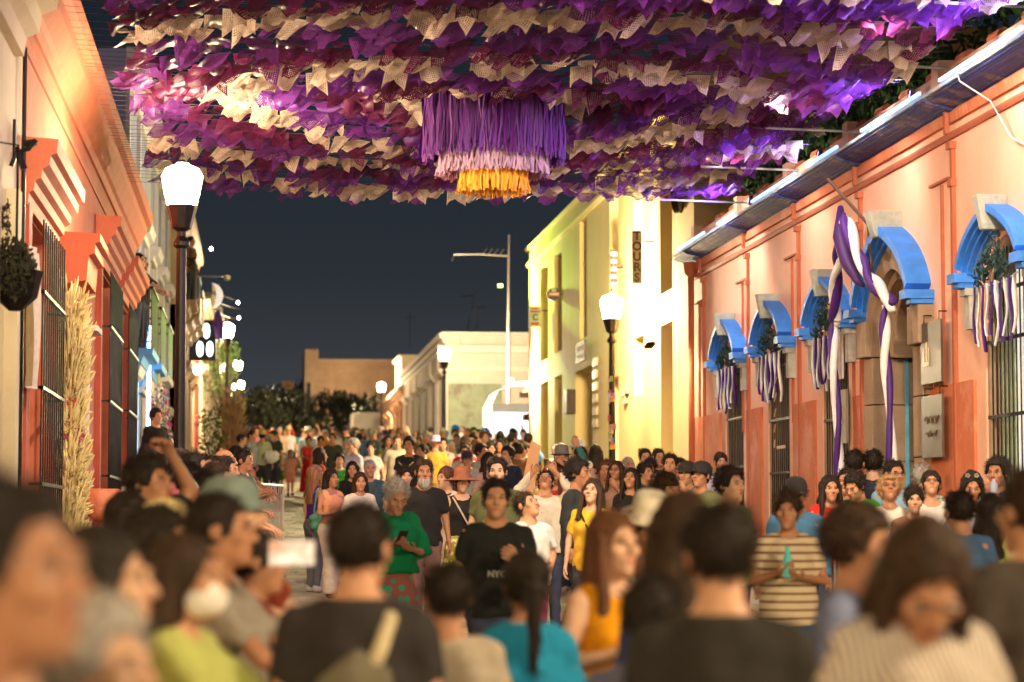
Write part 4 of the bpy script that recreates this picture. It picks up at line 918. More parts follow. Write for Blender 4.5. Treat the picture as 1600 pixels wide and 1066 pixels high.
# ivy on the roof
for k, (a, b) in enumerate(((24, 27.5), (28.0, 31.0), (31.2, 34.5), (18.5, 22.5))):
    q = MB(); rs2 = random.Random(k)
    for i in range(18): y = a + (b - a) * i / 17; leafblob(q, (XR + .45 + rs2.uniform(-.2, .3), y, 6.55 + rs2.uniform(-.2, .35) * (1 + math.sin(i * 1.3))), (.40, .3, .34), 70, rs2, .07)
    r = empty('roof_bush', (XR + .7, (a + b) / 2, 6.4), label=['leafy green bush on the peach roof in line with the door', 'leafy green bush on the peach roof above the third window', 'leafy green bush on the peach roof above the second window', 'leafy green bush on the peach roof at the right picture edge'][k], cat='plant', group='bushes on the peach roof')
    o = q.put('foliage', mat('roof_leaf', (.045, .11, .022), .55, scale=3, var=.6, bump=0), r, kind='stuff'); o.matrix_parent_inverse = Matrix.Translation(-r.location)
    s = MB(); s.tube([(0, 0, -.3), (.1, .3, .2), (0, .8, .5)], [.04, .03, .01], 6); s.tube([(0, 0, -.3), (.1, -.5, .4)], [.03, .01], 6); s.put('stem', M['wood'], r)
# ------------------------------------------------------------------ LEFT row
XL = -2.0
crm = empty('cream_house', (XL, 15, G(15)), label='cream yellow house at the left picture edge with a heavy cornice', cat='house')
q = MB(); fwall(q, XL - .0, 1, .5, 2, 20.6, 6.2, [(18.2, 19.4, .8, flat(4.1))]); onto(crm, q.put('wall', M['cream']))
q = MB(); mould(q, XL, 1, [(0, 5.45), (.08, 5.45), (.10, 5.6), (.20, 5.65), (.22, 5.8), (.34, 5.85), (.36, 6.0), (.46, 6.05), (.48, 6.3), (0, 6.32)], 2, 19.9); onto(crm, q.put('cornice', M['cream']))
q = MB(); fbox(q, XL, 1, -.4, -.34, 18.2, 19.4, .8, 4.1); onto(crm, q.put('shutter', mat('grey_green_shutter', (.16, .17, .12), .7)))
q = MB(); fbox(q, XL, 1, 0, .10, 17.9, 18.15, .2, 4.3); fbox(q, XL, 1, 0, .10, 19.45, 19.7, .2, 4.3); onto(crm, q.put('window_trim', M['cream']))
q = MB(); q.tube([(XL + .05, 20.3, 5.6), (XL + .06, 20.3, .5)], .02, 6); onto(crm, q.put('conduit', M['iron']))
r = empty('iron_bracket', (XL + .02, 19.6, 4.66), label='small dark iron bracket fixture on the cream wall at the left edge', cat='wall fixture')
q = MB(); q.tube([(0, 0, -.16), (.04, 0, -.05), (.14, -.02, -.02), (.20, -.02, .05)], .02, 6); q.tube([(.02, 0, .22), (.02, 0, -.12)], .014, 6); q.tube([(.04, 0, 0), (.10, .02, -.18)], [.02, .03], 6); q.tube([(.1, 0, .02), (.2, 0, .04)], .03, 6); q.put('arm', M['iron'], r)
org = empty('salmon_house', (XL, 30, G(30)), label='orange salmon house with tapered window hoods on the left side', cat='house')
lops = [(21.0, 23.4, 1.0, flat(4.3)), (30.6, 33.4, 1.1, flat(4.85)), (35.1, 37.8, 1.3, flat(4.85))]
q = MB(); fwall(q, XL, 1, .5, 20.6, 39.1, 6.5, lops); onto(org, q.put('wall', M['salmon']))
q = MB(); mould(q, XL, 1, [(0, 5.66), (.02, 5.66), (.025, 5.72), (0.0, 5.73)], 20.65, 39.1); mould(q, XL, 1, [(0, 5.95), (.03, 5.95), (.06, 6.04), (.10, 6.07), (.20, 6.27), (.22, 6.36), (.29, 6.40), (.32, 6.50), (.32, 6.54), (0, 6.56)], 20.65, 39.15); onto(org, q.put('cornice', mat('salmon_trim', (.54, .14, .075), .8, scale=3, var=.15, bump=.2)))
q = MB(); fbox(q, XL, 1, 0, .02, 20.7, 39.0, G(20) - .2, 1.6); onto(org, q.put('dado', M['rust']))
trim = mat('salmon_trim')
for ya, yb, zs, _ in lops:
    zt = _(0); w_ = empty('window', (XL, (ya + yb) / 2, zt)); onto(org, w_); inv = Matrix.Translation(-Vector((XL, (ya + yb) / 2, zt)))
    def sub(o): o.parent = w_; o.matrix_parent_inverse = inv; return o
    q = MB()
    for yy in (ya - .32, yb + .04): q = MB(); fbox(q, XL, 1, 0, .07, yy, yy + .28, G(yy), zt + .05); sub(q.put('pilaster', mat('dark_red_trim', (.40, .07, .04), .75, scale=4, var=.2, bump=.1)))
    q = MB(); hp = [(0, 0), (.06, 0), (.07, .10), (.11, .12), (.12, .20), (.17, .23), (.18, .30), (.24, .34), (.25, .42), (.30, .44), (.31, .56), (0, .58)]
    mould(q, XL, 1, [(a, zt + .02 + b) for a, b in hp], ya - .42, yb + .45); sub(q.put('hood', trim))
    q = MB(); fbox(q, XL, 1, -.42, -.38, ya, yb, zs, zt); sub(q.put('shutter', mat('grey_brown_shutter', (.17, .14, .10), .7, scale=3, var=.3, streak=(1, 1, .3))))
    q = MB(); fbox(q, XL, 1, -.38, -.34, (ya + yb) / 2 - .04, (ya + yb) / 2 + .04, zs, zt)
    for k in range(5): fbox(q, XL, 1, -.38, -.35, ya, yb, zs + (zt - zs) * k / 4 - .04, zs + (zt - zs) * k / 4 + .04)
    sub(q.put('shutter_rail', mat('grey_brown_shutter')))
    for i in range(11): q = MB(); y = ya + .05 + (yb - ya - .1) * i / 10; q.tube([(XL + .16, y, zs - .1), (XL + .16, y, zt - .05)], .009, 6); sub(q.put('bar', M['iron']))
    for k in range(4):
        z = zs + (zt - zs) * (k + .3) / 4 - .1; q = MB(); fbox(q, XL, 1, .14, .18, ya, yb, z - .015, z + .015); fbox(q, XL, 1, 0, .18, ya, ya + .025, z - .013, z + .013); fbox(q, XL, 1, 0, .18, yb - .025, yb, z - .013, z + .013); sub(q.put('crossbar', M['iron']))
    q = MB(); fbox(q, XL, 1, 0, .2, ya - .1, yb + .1, zs - .2, zs - .1); sub(q.put('sill', trim))
q = MB(); mould(q, XL, 1, [(0, 4.0), (.30, 4.05), (.32, 4.30), (.38, 4.32), (.38, 4.42), (.43, 4.44), (.43, 4.52), (0, 4.54)], 24.3, 25.7); onto(org, q.put('shelf_hood', trim))
r = wallsign(-100, 0, 1, .1, .1, 'x', trim) if False else None
r = empty('wall_notice', (XL + .05, 28.2, 3.2), label='small white notice panel on the orange wall right of the dried grass', cat='sign'); MB().box(-.01, .01, -.35, .35, -.55, .55).put('panel', mat('pale_notice'), r); MB().box(0, .14, -.4, .4, .62, .68).put('little_shelf', mat('pale_notice'), r)
# red bowl planter on the orange wall
r = empty('wall_planter', (XL + .16, 29.2, 1.9), label='rounded red clay wall planter low on the orange wall', cat='planter'); q = MB(); q.lathe([(.02, -.25), (.14, -.2), (.22, -.02), (.24, .12), (.20, .14), (.02, .10)], 14); q.put('bowl', M['terra'], r, smooth=True); MB().box(-.17, .0, -.1, .1, -.05, .05).put('bracket', M['terra'], r)
# pale cloth on the cream house trim
q = MB(); vs = []; fs = []
for i in range(12):
    for j in range(5): vs.append((XL + .14 + .05 * math.sin(j * 1.7 + i * .2), 19.95 + .62 * j / 4, 3.9 - 1.15 * i / 11))
for i in range(11):
    for j in range(4): a = i * 5 + j; fs.append((a, a + 1, a + 6, a + 5))
q.add(vs, fs); q.put('hanging_cloth', M['cloth'], smooth=True, color=(.72, .62, .48), label='plain pale cloth hanging beside the first orange house window', cat='cloth')
# lavender two storey house with balconies, then the rest of the left row
BAL = []
def house(name, X, sd, y0, y1, ztop, wallm, trimm, label, nb, zlow=(0.2, 3.1), zup=(4.6, 6.7), floorz=None, cat='house', bal=(), depth=9, hood=True, frame=True, zmid=3.7):
    root = empty(name, (X, (y0 + y1) / 2, G((y0 + y1) / 2)), label=label, cat=cat); ops1 = []; ops2 = []; g = G((y0 + y1) / 2)
    pitch = (y1 - y0) / nb; hw = min(.62, pitch * .24)
    for i in range(nb):
        yc = y0 + pitch * (i + .5); ops1.append((yc - hw, yc + hw, g + zlow[0], flat(g + zlow[1])))
        if zup: ops2.append((yc - hw, yc + hw, g + zup[0] - .6, flat(g + zup[1])))
    q = MB()
    if zup: two(q, X, sd, .45, y0, y1, ztop, ops2, ops1, g + zmid)
    else: fwall(q, X, sd, .45, y0, y1, ztop, ops1)
    q.box(X - sd * .46, X - sd * depth, y0 + .01, y0 + .3, g - 1, ztop - .05); q.box(X - sd * .46, X - sd * depth, y1 - .3, y1 - .01, g - 1, ztop - .05); q.box(X - sd * .46, X - sd * depth, y0 + .3, y1 - .3, ztop - .4, ztop - .2)
    onto(root, q.put('wall', wallm))
    q = MB(); mould(q, X, sd, [(0, ztop - .5), (.06, ztop - .5), (.08, ztop - .38), (.16, ztop - .34), (.18, ztop - .2), (.28, ztop - .16), (.30, ztop + .02), (0, ztop + .03)], y0, y1); onto(root, q.put('cornice', trimm))
    if zup: q = MB(); mould(q, X, sd, [(0, g + zmid + .1), (.08, g + zmid + .12), (.10, g + zmid + .22), (0, g + zmid + .23)], y0, y1); onto(root, q.put('string_course', trimm))
    for i in range(nb + 1):
        yy = min(max(y0 + pitch * i, y0 + .15), y1 - .15); q = MB(); fbox(q, X, sd, 0, .07, yy - .14, yy + .14, g - .5, ztop - .5); onto(root, q.put('pilaster', trimm))
    for a, b, zs, f_ in ops1 + ops2:
        zt = f_(0); yc = (a + b) / 2; w_ = empty('window', (X, yc, zt)); onto(root, w_); inv = Matrix.Translation(-Vector((X, yc, zt)))
        def sub(o): o.parent = w_; o.matrix_parent_inverse = inv; return o
        q = MB()
        if frame:
            for yy in (a - .12, b): fbox(q, X, sd, 0, .05, yy, yy + .12, zs, zt)
        if hood: mould(q, X, sd, [(0, zt + .01), (.10, zt + .02), (.12, zt + .10), (.20, zt + .13), (.24, zt + .28), (0, zt + .30)], a - .3, b + .3)
        else: fbox(q, X, sd, 0, .06, a - .15, b + .15, zt + .003, zt + .15)
        sub(q.put('frame', trimm)); q = MB(); fbox(q, X, sd, -.36, -.32, a, b, zs, zt); sub(q.put('pane', M['wood'] if zs < g + 2 else M['glass']))
        if zs < g + 2:
            for k in range(7): q = MB(); y = a + (b - a) * (k + .5) / 7; q.tube([(X + sd * .02, y, zs), (X + sd * .02, y, zt)], .012, 5); sub(q.put('bar', M['iron']))
    for yc, hwid, col in bal:
        zb = g + zup[0] - .62; b_ = empty('balcony', (X, yc, zb)); onto(root, b_); inv2 = Matrix.Translation(-Vector((X, yc, zb)))
        def sub(o): o.parent = b_; o.matrix_parent_inverse = inv2; return o
        q = MB(); mould(q, X, sd, [(0, zb - .42), (.10, zb - .40), (.14, zb - .28), (.26, zb - .24), (.30, zb - .12), (.44, zb - .10), (.46, zb), (0, zb)], yc - hwid, yc + hwid); sub(q.put('slab', col))
        nn = int(hwid * 2 / .11)
        for k in range(nn + 1): q = MB(); y = yc - hwid + .03 + (2 * hwid - .06) * k / nn; q.tube([(X + sd * .42, y, zb), (X + sd * .42, y, zb + .98)], .009, 5); sub(q.put('baluster', M['iron']))
        q = MB(); fbox(q, X, sd, .39, .45, yc - hwid, yc + hwid, zb + .98, zb + 1.02); fbox(q, X, sd, 0, .45, yc - hwid, yc - hwid + .03, zb + .98, zb + 1.02); fbox(q, X, sd, 0, .45, yc + hwid - .03, yc + hwid, zb + .98, zb + 1.02); fbox(q, X, sd, .0, .44, yc - hwid, yc - hwid + .02, zb + .1, zb + .12)
        for k in range(4): q.tube([(X + sd * (.08 + .1 * k), yc - hwid + .02, zb), (X + sd * (.08 + .1 * k), yc - hwid + .02, zb + .98)], .009, 5)
        sub(q.put('railing', M['iron'])); BAL.append((yc, zb))
    return root
skyb = mat('sky_blue_paint', (.10, .36, .72), .6, scale=5, var=.15)
palet = mat('pale_trim', (.66, .62, .60), .8, scale=3, var=.12, bump=.15)
house('lavender_house', -2.15, 1, 39.2, 58, 9.3, M['lav'], palet, 'tall lavender house with pale pilasters and balconies behind the left lamp', 5, zlow=(.2, 2.3), zup=(3.45, 5.1), zmid=2.6, bal=((41.1, 1.25, skyb), (44.85, 1.2, skyb), (48.6, 1.2, palet)))
house('stone_balcony_house', -1.95, 1, 58.2, 74, 9.6, mat('ochre_plaster', (.52, .40, .24), .85, scale=1.5, var=.15), M['bstone'], 'weathered ochre house with stone balconies past the lavender one', 4, zup=(5.2, 6.8), zmid=4.4, bal=((60.2, 1.3, M['bstone']), (64.1, 1.3, M['bstone']), (68.1, 1.2, M['bstone'])))
house('dark_red_house', -1.75, 1, 74.2, 92, 8.4, mat('dark_red_plaster', (.30, .05, .04), .85, scale=2, var=.15), M['cream'], 'dark red house far down the left side', 4, zup=None)
house('grey_green_house', -1.75, 1, 92.2, 112, 10.2, mat('grey_green_plaster', (.25, .27, .20), .85, scale=2, var=.15), M['cream'], 'grey green two storey house far down the left side', 4)
house('ochre_low_house', -1.75, 1, 112.2, 140, 8.9, mat('ochre_plaster'), M['cream'], 'low ochre house farthest down the left side', 5, zup=None)
# ------------------------------------------------------------------ RIGHT beyond the cross street
wh = house('white_corner_house', XR, -1, 86.5, 111.5, 8.4, M['white'], mat('white_trim', (.70, .62, .52), .8, scale=3, var=.1, bump=.1), 'off white corner house with a moulded cornice beyond the cross street', 6, zlow=(.3, 3.2), zup=None, depth=.6)
q = MB(); q.box(XR + .02, 34, 86.47, 86.49, 2.0, 8.30) if False else None
q.box(XR + .5, 34, 86.52, 87.0, 2.0, 8.36); onto(wh, q.put('side_wall', M['white']))
q = MB(); q.box(XR + .02, 8.75, 86.46, 86.515, 2.2, 6.6); onto(wh, q.put('green_patch', mat('faded_green_paint', (.28, .32, .22), .85, scale=2, var=.25, big=(1.5, (.2, .18, .13)))))
q = MB()
for a, b, z0, z1 in ((0, .12, 7.05, 7.12), (0, .18, 7.12, 7.2), (0, .3, 7.7, 7.8), (0, .38, 7.8, 7.95), (0, .22, 8.36, 8.44)): q.box(XR - b, 34, 86.5 - b, 86.52 - a, z0, z1)
onto(wh, q.put('side_moulding', mat('white_trim')))
q = MB(); q.box(9.7, 10.9, 86.44, 86.5, 5.1, 5.22); q.box(9.4, 10.0, 86.44, 86.5, 6.1, 6.3); q.box(12.3, 13.3, 86.44, 86.5, 6.6, 7.4); onto(wh, q.put('wall_vent', M['wood']))
r = empty('street_name_sign', (7.9, 86.38, 4.75), label='long red and white street sign low on the corner house side wall', cat='sign'); MB().box(-.85, .85, -.03, .03, -.14, .14).put('board', mat('red_board', (.38, .07, .05), .6), r)
for i in range(6): MB().box(-.7 + i * .24, -.55 + i * .24, -.045, -.032, -.07, .07).put('mark', mat('sign_white'), r)
MB().box(-.85, .9, -.03, .03, -.36, -.24).put('lower_board', mat('pale_notice'), r)
house('red_arcade_house', XR, -1, 111.7, 132, 7.9, mat('brick_red_plaster', (.42, .10, .06), .85, scale=2, var=.15), mat('tan_trim', (.48, .26, .14), .8), 'low brick red house with a row of hooded windows far down the right side', 6, zlow=(.2, 2.6), zup=None, depth=6)
rb = empty('roof_block', (7.6, 118, 7.9), label='square plain plaster block standing on the roof behind the white corner house', cat='building'); q = MB(); q.box(6.9, 11, 116, 121, 7.5, 9.55); q.box(6.75, 11.1, 115.9, 121.1, 9.55, 9.65); o = q.put('wall', M['cream'], rb); o.matrix_parent_inverse = Matrix.Translation(-rb.location)
st_ = empty('pale_kiosk_house', (5.9, 142, 4.7), label='small pale building with a canted roof at the end of the red house', cat='building'); q = MB(); q.box(5.6, 7.4, 141, 146, 4, 8.0); q.prism([(5.0, 6.2), (6.3, 7.0), (6.3, 6.9), (5.05, 6.05)], 139, 146); o = q.put('wall', M['white'], st_); o.matrix_parent_inverse = Matrix.Translation(-st_.location)
for k, (px, py, L_) in enumerate(((730, 507, 1.3), (745, 508, .8), (640, 536, 1.5))):
    p = onY(px, py, 90 if k < 2 else 117); r = empty('roof_antenna', p, label=['thin slanted antenna on the off white house roof', 'short antenna beside the slanted one on the off white house roof', 'antenna on the square roof block'][k], cat='antenna'); q = MB(); q.tube([(0, 0, -.2), (.3 * (k == 0), 0, L_)], .02, 5); q.tube([(-.25, 0, L_ * .8), (.3, 0, L_ * .85)], .012, 4); q.put('mast', M['iron'], r)
# stone block building closing the view
sb = empty('stone_block_building', (6, 160, 5), label='long stone block building closing the end of the street', cat='building')
YB = 160
z_top = EYE + 250 / FPX * YB; x0 = (495 - 400) / FPX * YB; x1 = 12
q = MB(); q.box(x0, x1, YB + .06, YB + 12, 3, z_top); q.box((474 - 400) / FPX * YB, x0, YB, YB + 8, 3, EYE + 268 / FPX * YB); q.box((438 - 400) / FPX * 175, (457 - 400) / FPX * 175, 175, 180, 3, EYE + 218 / FPX * 175); q.box((457 - 400) / FPX * 175, (474 - 400) / FPX * 175, 175.2, 180, 3, EYE + 205 / FPX * 175)
q.box(x0, x1, YB - .1, YB + .1, z_top, z_top + .12)
o = q.put('core', mat('tan_stone', (.34, .22, .14), .9, scale=1.2, var=.25, bump=.3), sb); o.matrix_parent_inverse = Matrix.Translation(-sb.location)
q = MB(); rs = random.Random(3); z = 5.2; row = 0
while z < z_top - .1:
    x = x0 + (0 if row % 2 else .25)
    while x < x1:
        wd = rs.uniform(.42, .62); q.box(x + .02, x + wd - .02, YB - rs.uniform(.02, .07), YB + .06, z + .018, min(z + .29, z_top) - .0); x += wd
    z += .31; row += 1
o = q.put('stone_blocks', mat('tan_block', (.36, .22, .135), .9, scale=.9, var=.3, bump=.3), sb, kind='stuff'); o.matrix_parent_inverse = Matrix.Translation(-sb.location)
q = MB(); q.box((477 - 400) / FPX * YB, (483 - 400) / FPX * YB, YB - .05, YB, 9.6, 10.8); o = q.put('opening', M['glass'], sb); o.matrix_parent_inverse = Matrix.Translation(-sb.location)
# ------------------------------------------------------------------ trees
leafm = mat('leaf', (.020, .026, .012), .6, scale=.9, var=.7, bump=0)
def tree(x, y, h, r_, label, seed, n=1500, name='park_tree', s=.16, lm=None, group=None):
    rs = random.Random(seed); g = G(y); t = empty(name, (x, y, g), label=label, cat='tree', group=group); q = MB(); lean = rs.uniform(-.3, .3)
    q.tube([(0, 0, 0), (lean * .3, 0, h * .3), (lean, .1, h * .6)], [h * .035, h * .025, h * .014], 8)
    cl = []
    for k in range(9):
        an = k * 2.4 + rs.random(); rr = r_ * rs.uniform(.35, .75); c = (lean + rr * math.cos(an), rr * math.sin(an), h * rs.uniform(.5, .88)); cl.append(c); q.tube([(lean * .5, 0, h * .38), (c[0] * .6, c[1] * .6, (c[2] + h * .4) / 2), c], [h * .014, h * .009, .01], 5)
    q.put('trunk', M['wood'], t); q = MB(); cl.append((lean, 0, h * .9))
    for c in cl: leafblob(q, c, (r_ * rs.uniform(.32, .5), r_ * rs.uniform(.32, .5), h * rs.uniform(.11, .18)), n // len(cl), rs, s)
    q.put('crown', lm or leafm, t); return t
TL = ['dark round tree at the far left beyond the lamps', 'broad dark tree behind the far park lamp', 'low dark tree in front of the stone block building', 'taller tree left of the stone tower', 'dark tree at the foot of the stone block building', 'bushy tree beside the pale kiosk building', 'thin tree at the end of the left row']
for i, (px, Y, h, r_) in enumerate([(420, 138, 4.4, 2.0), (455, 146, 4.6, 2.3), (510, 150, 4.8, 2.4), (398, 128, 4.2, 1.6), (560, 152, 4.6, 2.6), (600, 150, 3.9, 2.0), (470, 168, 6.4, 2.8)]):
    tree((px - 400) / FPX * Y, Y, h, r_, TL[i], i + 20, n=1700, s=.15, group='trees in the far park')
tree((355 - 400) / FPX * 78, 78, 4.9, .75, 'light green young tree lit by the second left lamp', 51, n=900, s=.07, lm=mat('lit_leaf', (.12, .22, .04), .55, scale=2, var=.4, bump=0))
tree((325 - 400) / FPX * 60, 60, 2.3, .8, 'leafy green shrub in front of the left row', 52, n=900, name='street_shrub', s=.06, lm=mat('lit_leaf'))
# ------------------------------------------------------------------ street lamps
lampglass = glow('lantern_glass', (1, .77, .46), LAMP_E)
def lamp(x, y, ztop, label, group='street lamps', m=lampglass, stick=False, on=True):
    """four-sided lantern on a tapered post"""
    r = empty('street_lamp', (x, y, G(y)), label=label, cat='street lamp', group=group); h = ztop + .09 - G(y)
    q = MB(); q.lathe([(.16, 0), (.16, .10), (.13, .14), (.11, .5), (.12, .55), (.08, .62), (.062, 1.2), (.05, h - .75), (.085, h - .72), (.085, h - .68), (.045, h - .62), (.045, h - .56)], 14); q.put('post', M['iron'], r, smooth=False)
    q = MB(); q.lathe([(.04, h - .58), (.10, h - .54), (.12, h - .46), (.155, h - .33), (.16, h - .31), (.03, h - .30)], 10); 
    q.lathe([(.06, h + .115), (.07, h + .125), (.03, h + .15), (.03, h + .18), (.008, h + .23)], 8)
    for k in range(6):
        a = math.pi * 2 * k / 6; q.tube([(.152 * math.cos(a), .152 * math.sin(a), h - .31), (.213 * math.cos(a), .213 * math.sin(a), h - .01), (.17 * math.cos(a), .17 * math.sin(a), h + .07), (.05 * math.cos(a), .05 * math.sin(a), h + .12)], .005, 4)
    q.put('lantern_cage', M['iron'], r); q = MB(); q.lathe([(.145, h - .305), (.18, h - .18), (.205, h - .01), (.16, h + .07), (.06, h + .113)], 10); q.put('lantern_glass', m, r)
    if stick:
        rs = random.Random(5)
        for k in range(22):
            a = rs.uniform(3.6, 5.8); z = rs.uniform(1.5, 2.9); s = rs.uniform(.03, .06); q = MB(); ra = .075
            vs = [(ra * math.cos(a + da), ra * math.sin(a + da), z + dz) for dz in (-s, s) for da in (-.5, 0, .5)]; q.add(vs, [(0, 1, 4, 3), (1, 2, 5, 4)]); q.put('sticker', M['paint'], r, color=rs.choice(((.6, .08, .06), (.7, .6, .1), (.7, .7, .7), (.1, .2, .5), (.5, .1, .3))))
    return r
lampnear = glow('lantern_glass_dim', (1, .77, .46), LAMP_E * .72)
lamp(-.77, 24.5, EYE + 525 / FPX * 24.5, 'tall street lamp nearest on the left in front of the orange cornice', m=glow('lantern_glass_near', (1, .77, .46), LAMP_E * .20))
lamp(-.88, 71, EYE + 297 / FPX * 71, 'second street lamp down the left pavement')
lamp(-.89, 112, EYE + 243 / FPX * 112, 'third street lamp down the left pavement')
lamp(-.95, 140, EYE + 212 / FPX * 140, 'fourth street lamp down the left pavement')
lamp(6.2, 42, EYE + 340 / FPX * 42, 'street lamp with stickers on its post before the yellow house', stick=True)
lamp(6.15, 79.5, EYE + 262 / FPX * 79.5, 'street lamp at the corner of the off white house')
lamp(6.15, 120, EYE + 210 / FPX * 120, 'street lamp far down the right pavement by the red house')
lamp(6.0, 153, EYE + 178 / FPX * 153, 'right of the two park lamps before the stone block building')
lamp(5.2, 175, EYE + 160 / FPX * 175, 'left of the two park lamps before the stone block building')
lamp(6.2, 4.5, 4.5, 'street lamp close by on the right outside the picture', m=lampnear); lamp(-.9, -4, 4.4, 'added fill lamp behind the camera on the left', m=lampnear); lamp(6.2, -16, 4.5, 'street lamp behind the camera on the right')  # left lamp behind the camera is added as fill for the crowd
# wall floodlights that wash the facades, and added fill spots
def flood(x, y, z, aim, col, power, label, rad=.08, spot=70):
    r = empty('floodlight', (x, y, z), label=label, cat='floodlight', group='floodlights on the facades'); d = (Vector(aim) - Vector((x, y, z))).normalized(); M3 = d.to_track_quat('-Z', 'Y')
    q = MB(); q.box(-.075, .075, -.055, .055, .0, .05); o = q.put('housing', M['iron'], r); o.rotation_mode = 'QUATERNION'; o.rotation_quaternion = M3
    q = MB(); q.box(-.06, .06, -.04, .04, -.004, -.001); o = q.put('lens', glow('flood_lens_' + str(col), col, 6), r); o.rotation_mode = 'QUATERNION'; o.rotation_quaternion = M3
    l = bpy.data.lights.new('flood_light', 'SPOT'); l.energy = power; l.color = col; l.spot_size = math.radians(spot); l.spot_blend = .8; l.shadow_soft_size = rad
    o = bpy.data.objects.new('flood_light', l); C.objects.link(o); o.parent = r; o.location = d * .06; o.rotation_mode = 'QUATERNION'; o.rotation_quaternion = M3; return r
flood(XR - .75, 36.9, 4.35, (XR, 37.5, 3.2), (1, .80, .50), 120, 'small floodlight at the corner between the peach and yellow houses', spot=150)
flood(XR - .45, 60.3, 5.2, (XR + .1, 58.2, 5.0), (1, .92, .62), 1500, 'floodlight at the far corner of the yellow house', spot=150)
flood(XR - .70, 60.6, 7.6, (XR + .1, 56.5, 7.6), (.62, 1, .12), 2300, 'green tinted floodlight aimed at the top of the yellow house', spot=120)
for yy, w_ in ((20.5, 'nearest arched window'), (24.5, 'stone door'), (28.5, 'third arched window'), (32.5, 'farthest arched windows')): flood(5.3, yy, 6.15, (XR, yy + .8, 4.7), (1, .84, .78), 250, 'added white spot among the flags, brightening the ' + w_, spot=120)  # spots added among the flags to brighten the peach wall
for yy, w_ in ((19.5, 'nearest arched window'), (23.5, 'metal plaques'), (27.5, 'third arched window'), (31.5, 'second arched window')): flood(XR - .30, yy, 5.92, (4.2, yy + .5, 6.3), (.45, .36, 1), 260, 'violet floodlight on the peach cornice above the ' + w_, spot=150)
for xx, ax, w_ in ((.6, 1.6, 'left'), (4.6, 3.6, 'right')): flood(xx, 15.6, 5.9, (ax, 26, 2.0), (1, .80, .56), 1500, 'added unseen fill spot at the near edge of the flag canopy, ' + w_ + ' of two', spot=95)  # two unseen spots added to light the crowd from the front
r = empty('led_strip', (XR - .35, 24, 6.05), label='added blue white glow for floodlight along the top edge of the peach cornice', cat='cornice glow'); r.location.z = 5.765  # added glow stands in for floodlight falling on the cornice top
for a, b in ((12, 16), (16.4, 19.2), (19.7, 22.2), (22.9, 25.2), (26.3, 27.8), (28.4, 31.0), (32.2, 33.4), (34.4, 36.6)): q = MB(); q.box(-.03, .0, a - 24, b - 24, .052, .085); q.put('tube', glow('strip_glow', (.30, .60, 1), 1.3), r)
# ------------------------------------------------------------------ utility pole, wires, hanging lights
r = empty('utility_pole', ((793 - 400) / FPX * 84, 84, G(84)), label='thin tall metal pole with a side arm before the off white house', cat='pole')
hz = EYE + 452 / FPX * 84 - G(84); q = MB(); q.tube([(0, 0, 0), (0, 0, hz * .6), (.03, 0, hz)], [.09, .07, .035], 8); q.put('mast', M['steel'], r)
q = MB(); q.tube([(0, 0, hz - .75), (-1.0, 0, hz - .70), (-1.92, 0, hz - .72), (-1.97, 0, hz - .95)], .03, 6); q.put('side_arm', M['steel'], r); q = MB()
for k in range(4): q.tube([(-.9 + .2 * k, 0, hz - .7), (-.75 + .2 * k, 0, hz - .5)], .02, 5)
q.put('insulator', M['steel'], r)
def wire(a, b, sag, label, r_=.012):
    q = MB(); a = Vector(a); b = Vector(b); q.tube([a.lerp(b, t / 12) - Vector((0, 0, sag * 4 * (t / 12) * (1 - t / 12))) for t in range(13)], r_, 4); q.put('wire', M['iron'], label=label, cat='wire')
for i, (y_, l_) in enumerate(((470, 'upper'), (483, 'middle'), (500, 'lower'))): wire(onY(335, y_ - 15, 66), onY(376, y_, 75), .05, l_ + ' of three thin wires beside the crescent moon', .012)
for x, y_, Y, l_ in ((372, 473, 72, 'upper small bright bulb hanging on the wires by the crescent'), (373, 497, 72, 'lower small bright bulb hanging on the wires by the crescent'), (330, 389, 60, 'small white lit ornament hanging in the sky above the stone balcony')):
    q = MB(); q.lathe([(.01, -.045), (.035, -.02), (.04, .015), (.015, .045)], 8); q.put('hanging_bulb', glow('bulb', (1, .95, .75), 25), loc=onY(x, y_, Y), label=l_, cat='bulb')
r = empty('security_camera', onY(355, 433, 62), label='small camera on a thin arm reaching over the street', cat='camera'); q = MB(); q.tube([(-1.1, 0, .02), (-.1, 0, .02)], .02, 6); q.lathe([(.02, -.1), (.08, -.06), (.09, .03), (.03, .08)], 10); q.put('housing', M['steel'], r)
# crescent moon ornament, purple cloth, lantern sign
r = empty('crescent_moon', onY(330, 462, 66), label='white crescent moon ornament hanging from the stone balcony house', cat='ornament'); q = MB(); n_ = 16; vs = []
for k in range(n_ + 1): a = -math.pi / 2 + math.pi * k / n_; vs.append((.32 * math.cos(a), .34 * math.sin(a)))
for k in range(n_, -1, -1): a = -math.pi / 2 + math.pi * k / n_; vs.append((.14 * math.cos(a), .34 * math.sin(a)))
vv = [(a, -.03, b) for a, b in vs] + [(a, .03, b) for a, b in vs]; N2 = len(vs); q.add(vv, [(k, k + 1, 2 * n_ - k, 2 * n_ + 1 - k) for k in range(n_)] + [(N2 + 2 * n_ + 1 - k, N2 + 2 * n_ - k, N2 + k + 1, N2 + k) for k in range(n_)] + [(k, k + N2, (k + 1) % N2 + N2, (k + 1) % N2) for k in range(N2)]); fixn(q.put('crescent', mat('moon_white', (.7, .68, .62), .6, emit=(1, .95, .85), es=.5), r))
q = MB(); q.tube([(0, 0, .1), (.02, 0, -.3), (.06, .0, -.7)], [.05, .16, .10], 8); p = onY(340, 490, 66); q.put('purple_cloth', M['satin'], loc=p, color=(.13, .04, .42), smooth=True, label='purple cloth hanging under the crescent moon', cat='cloth')
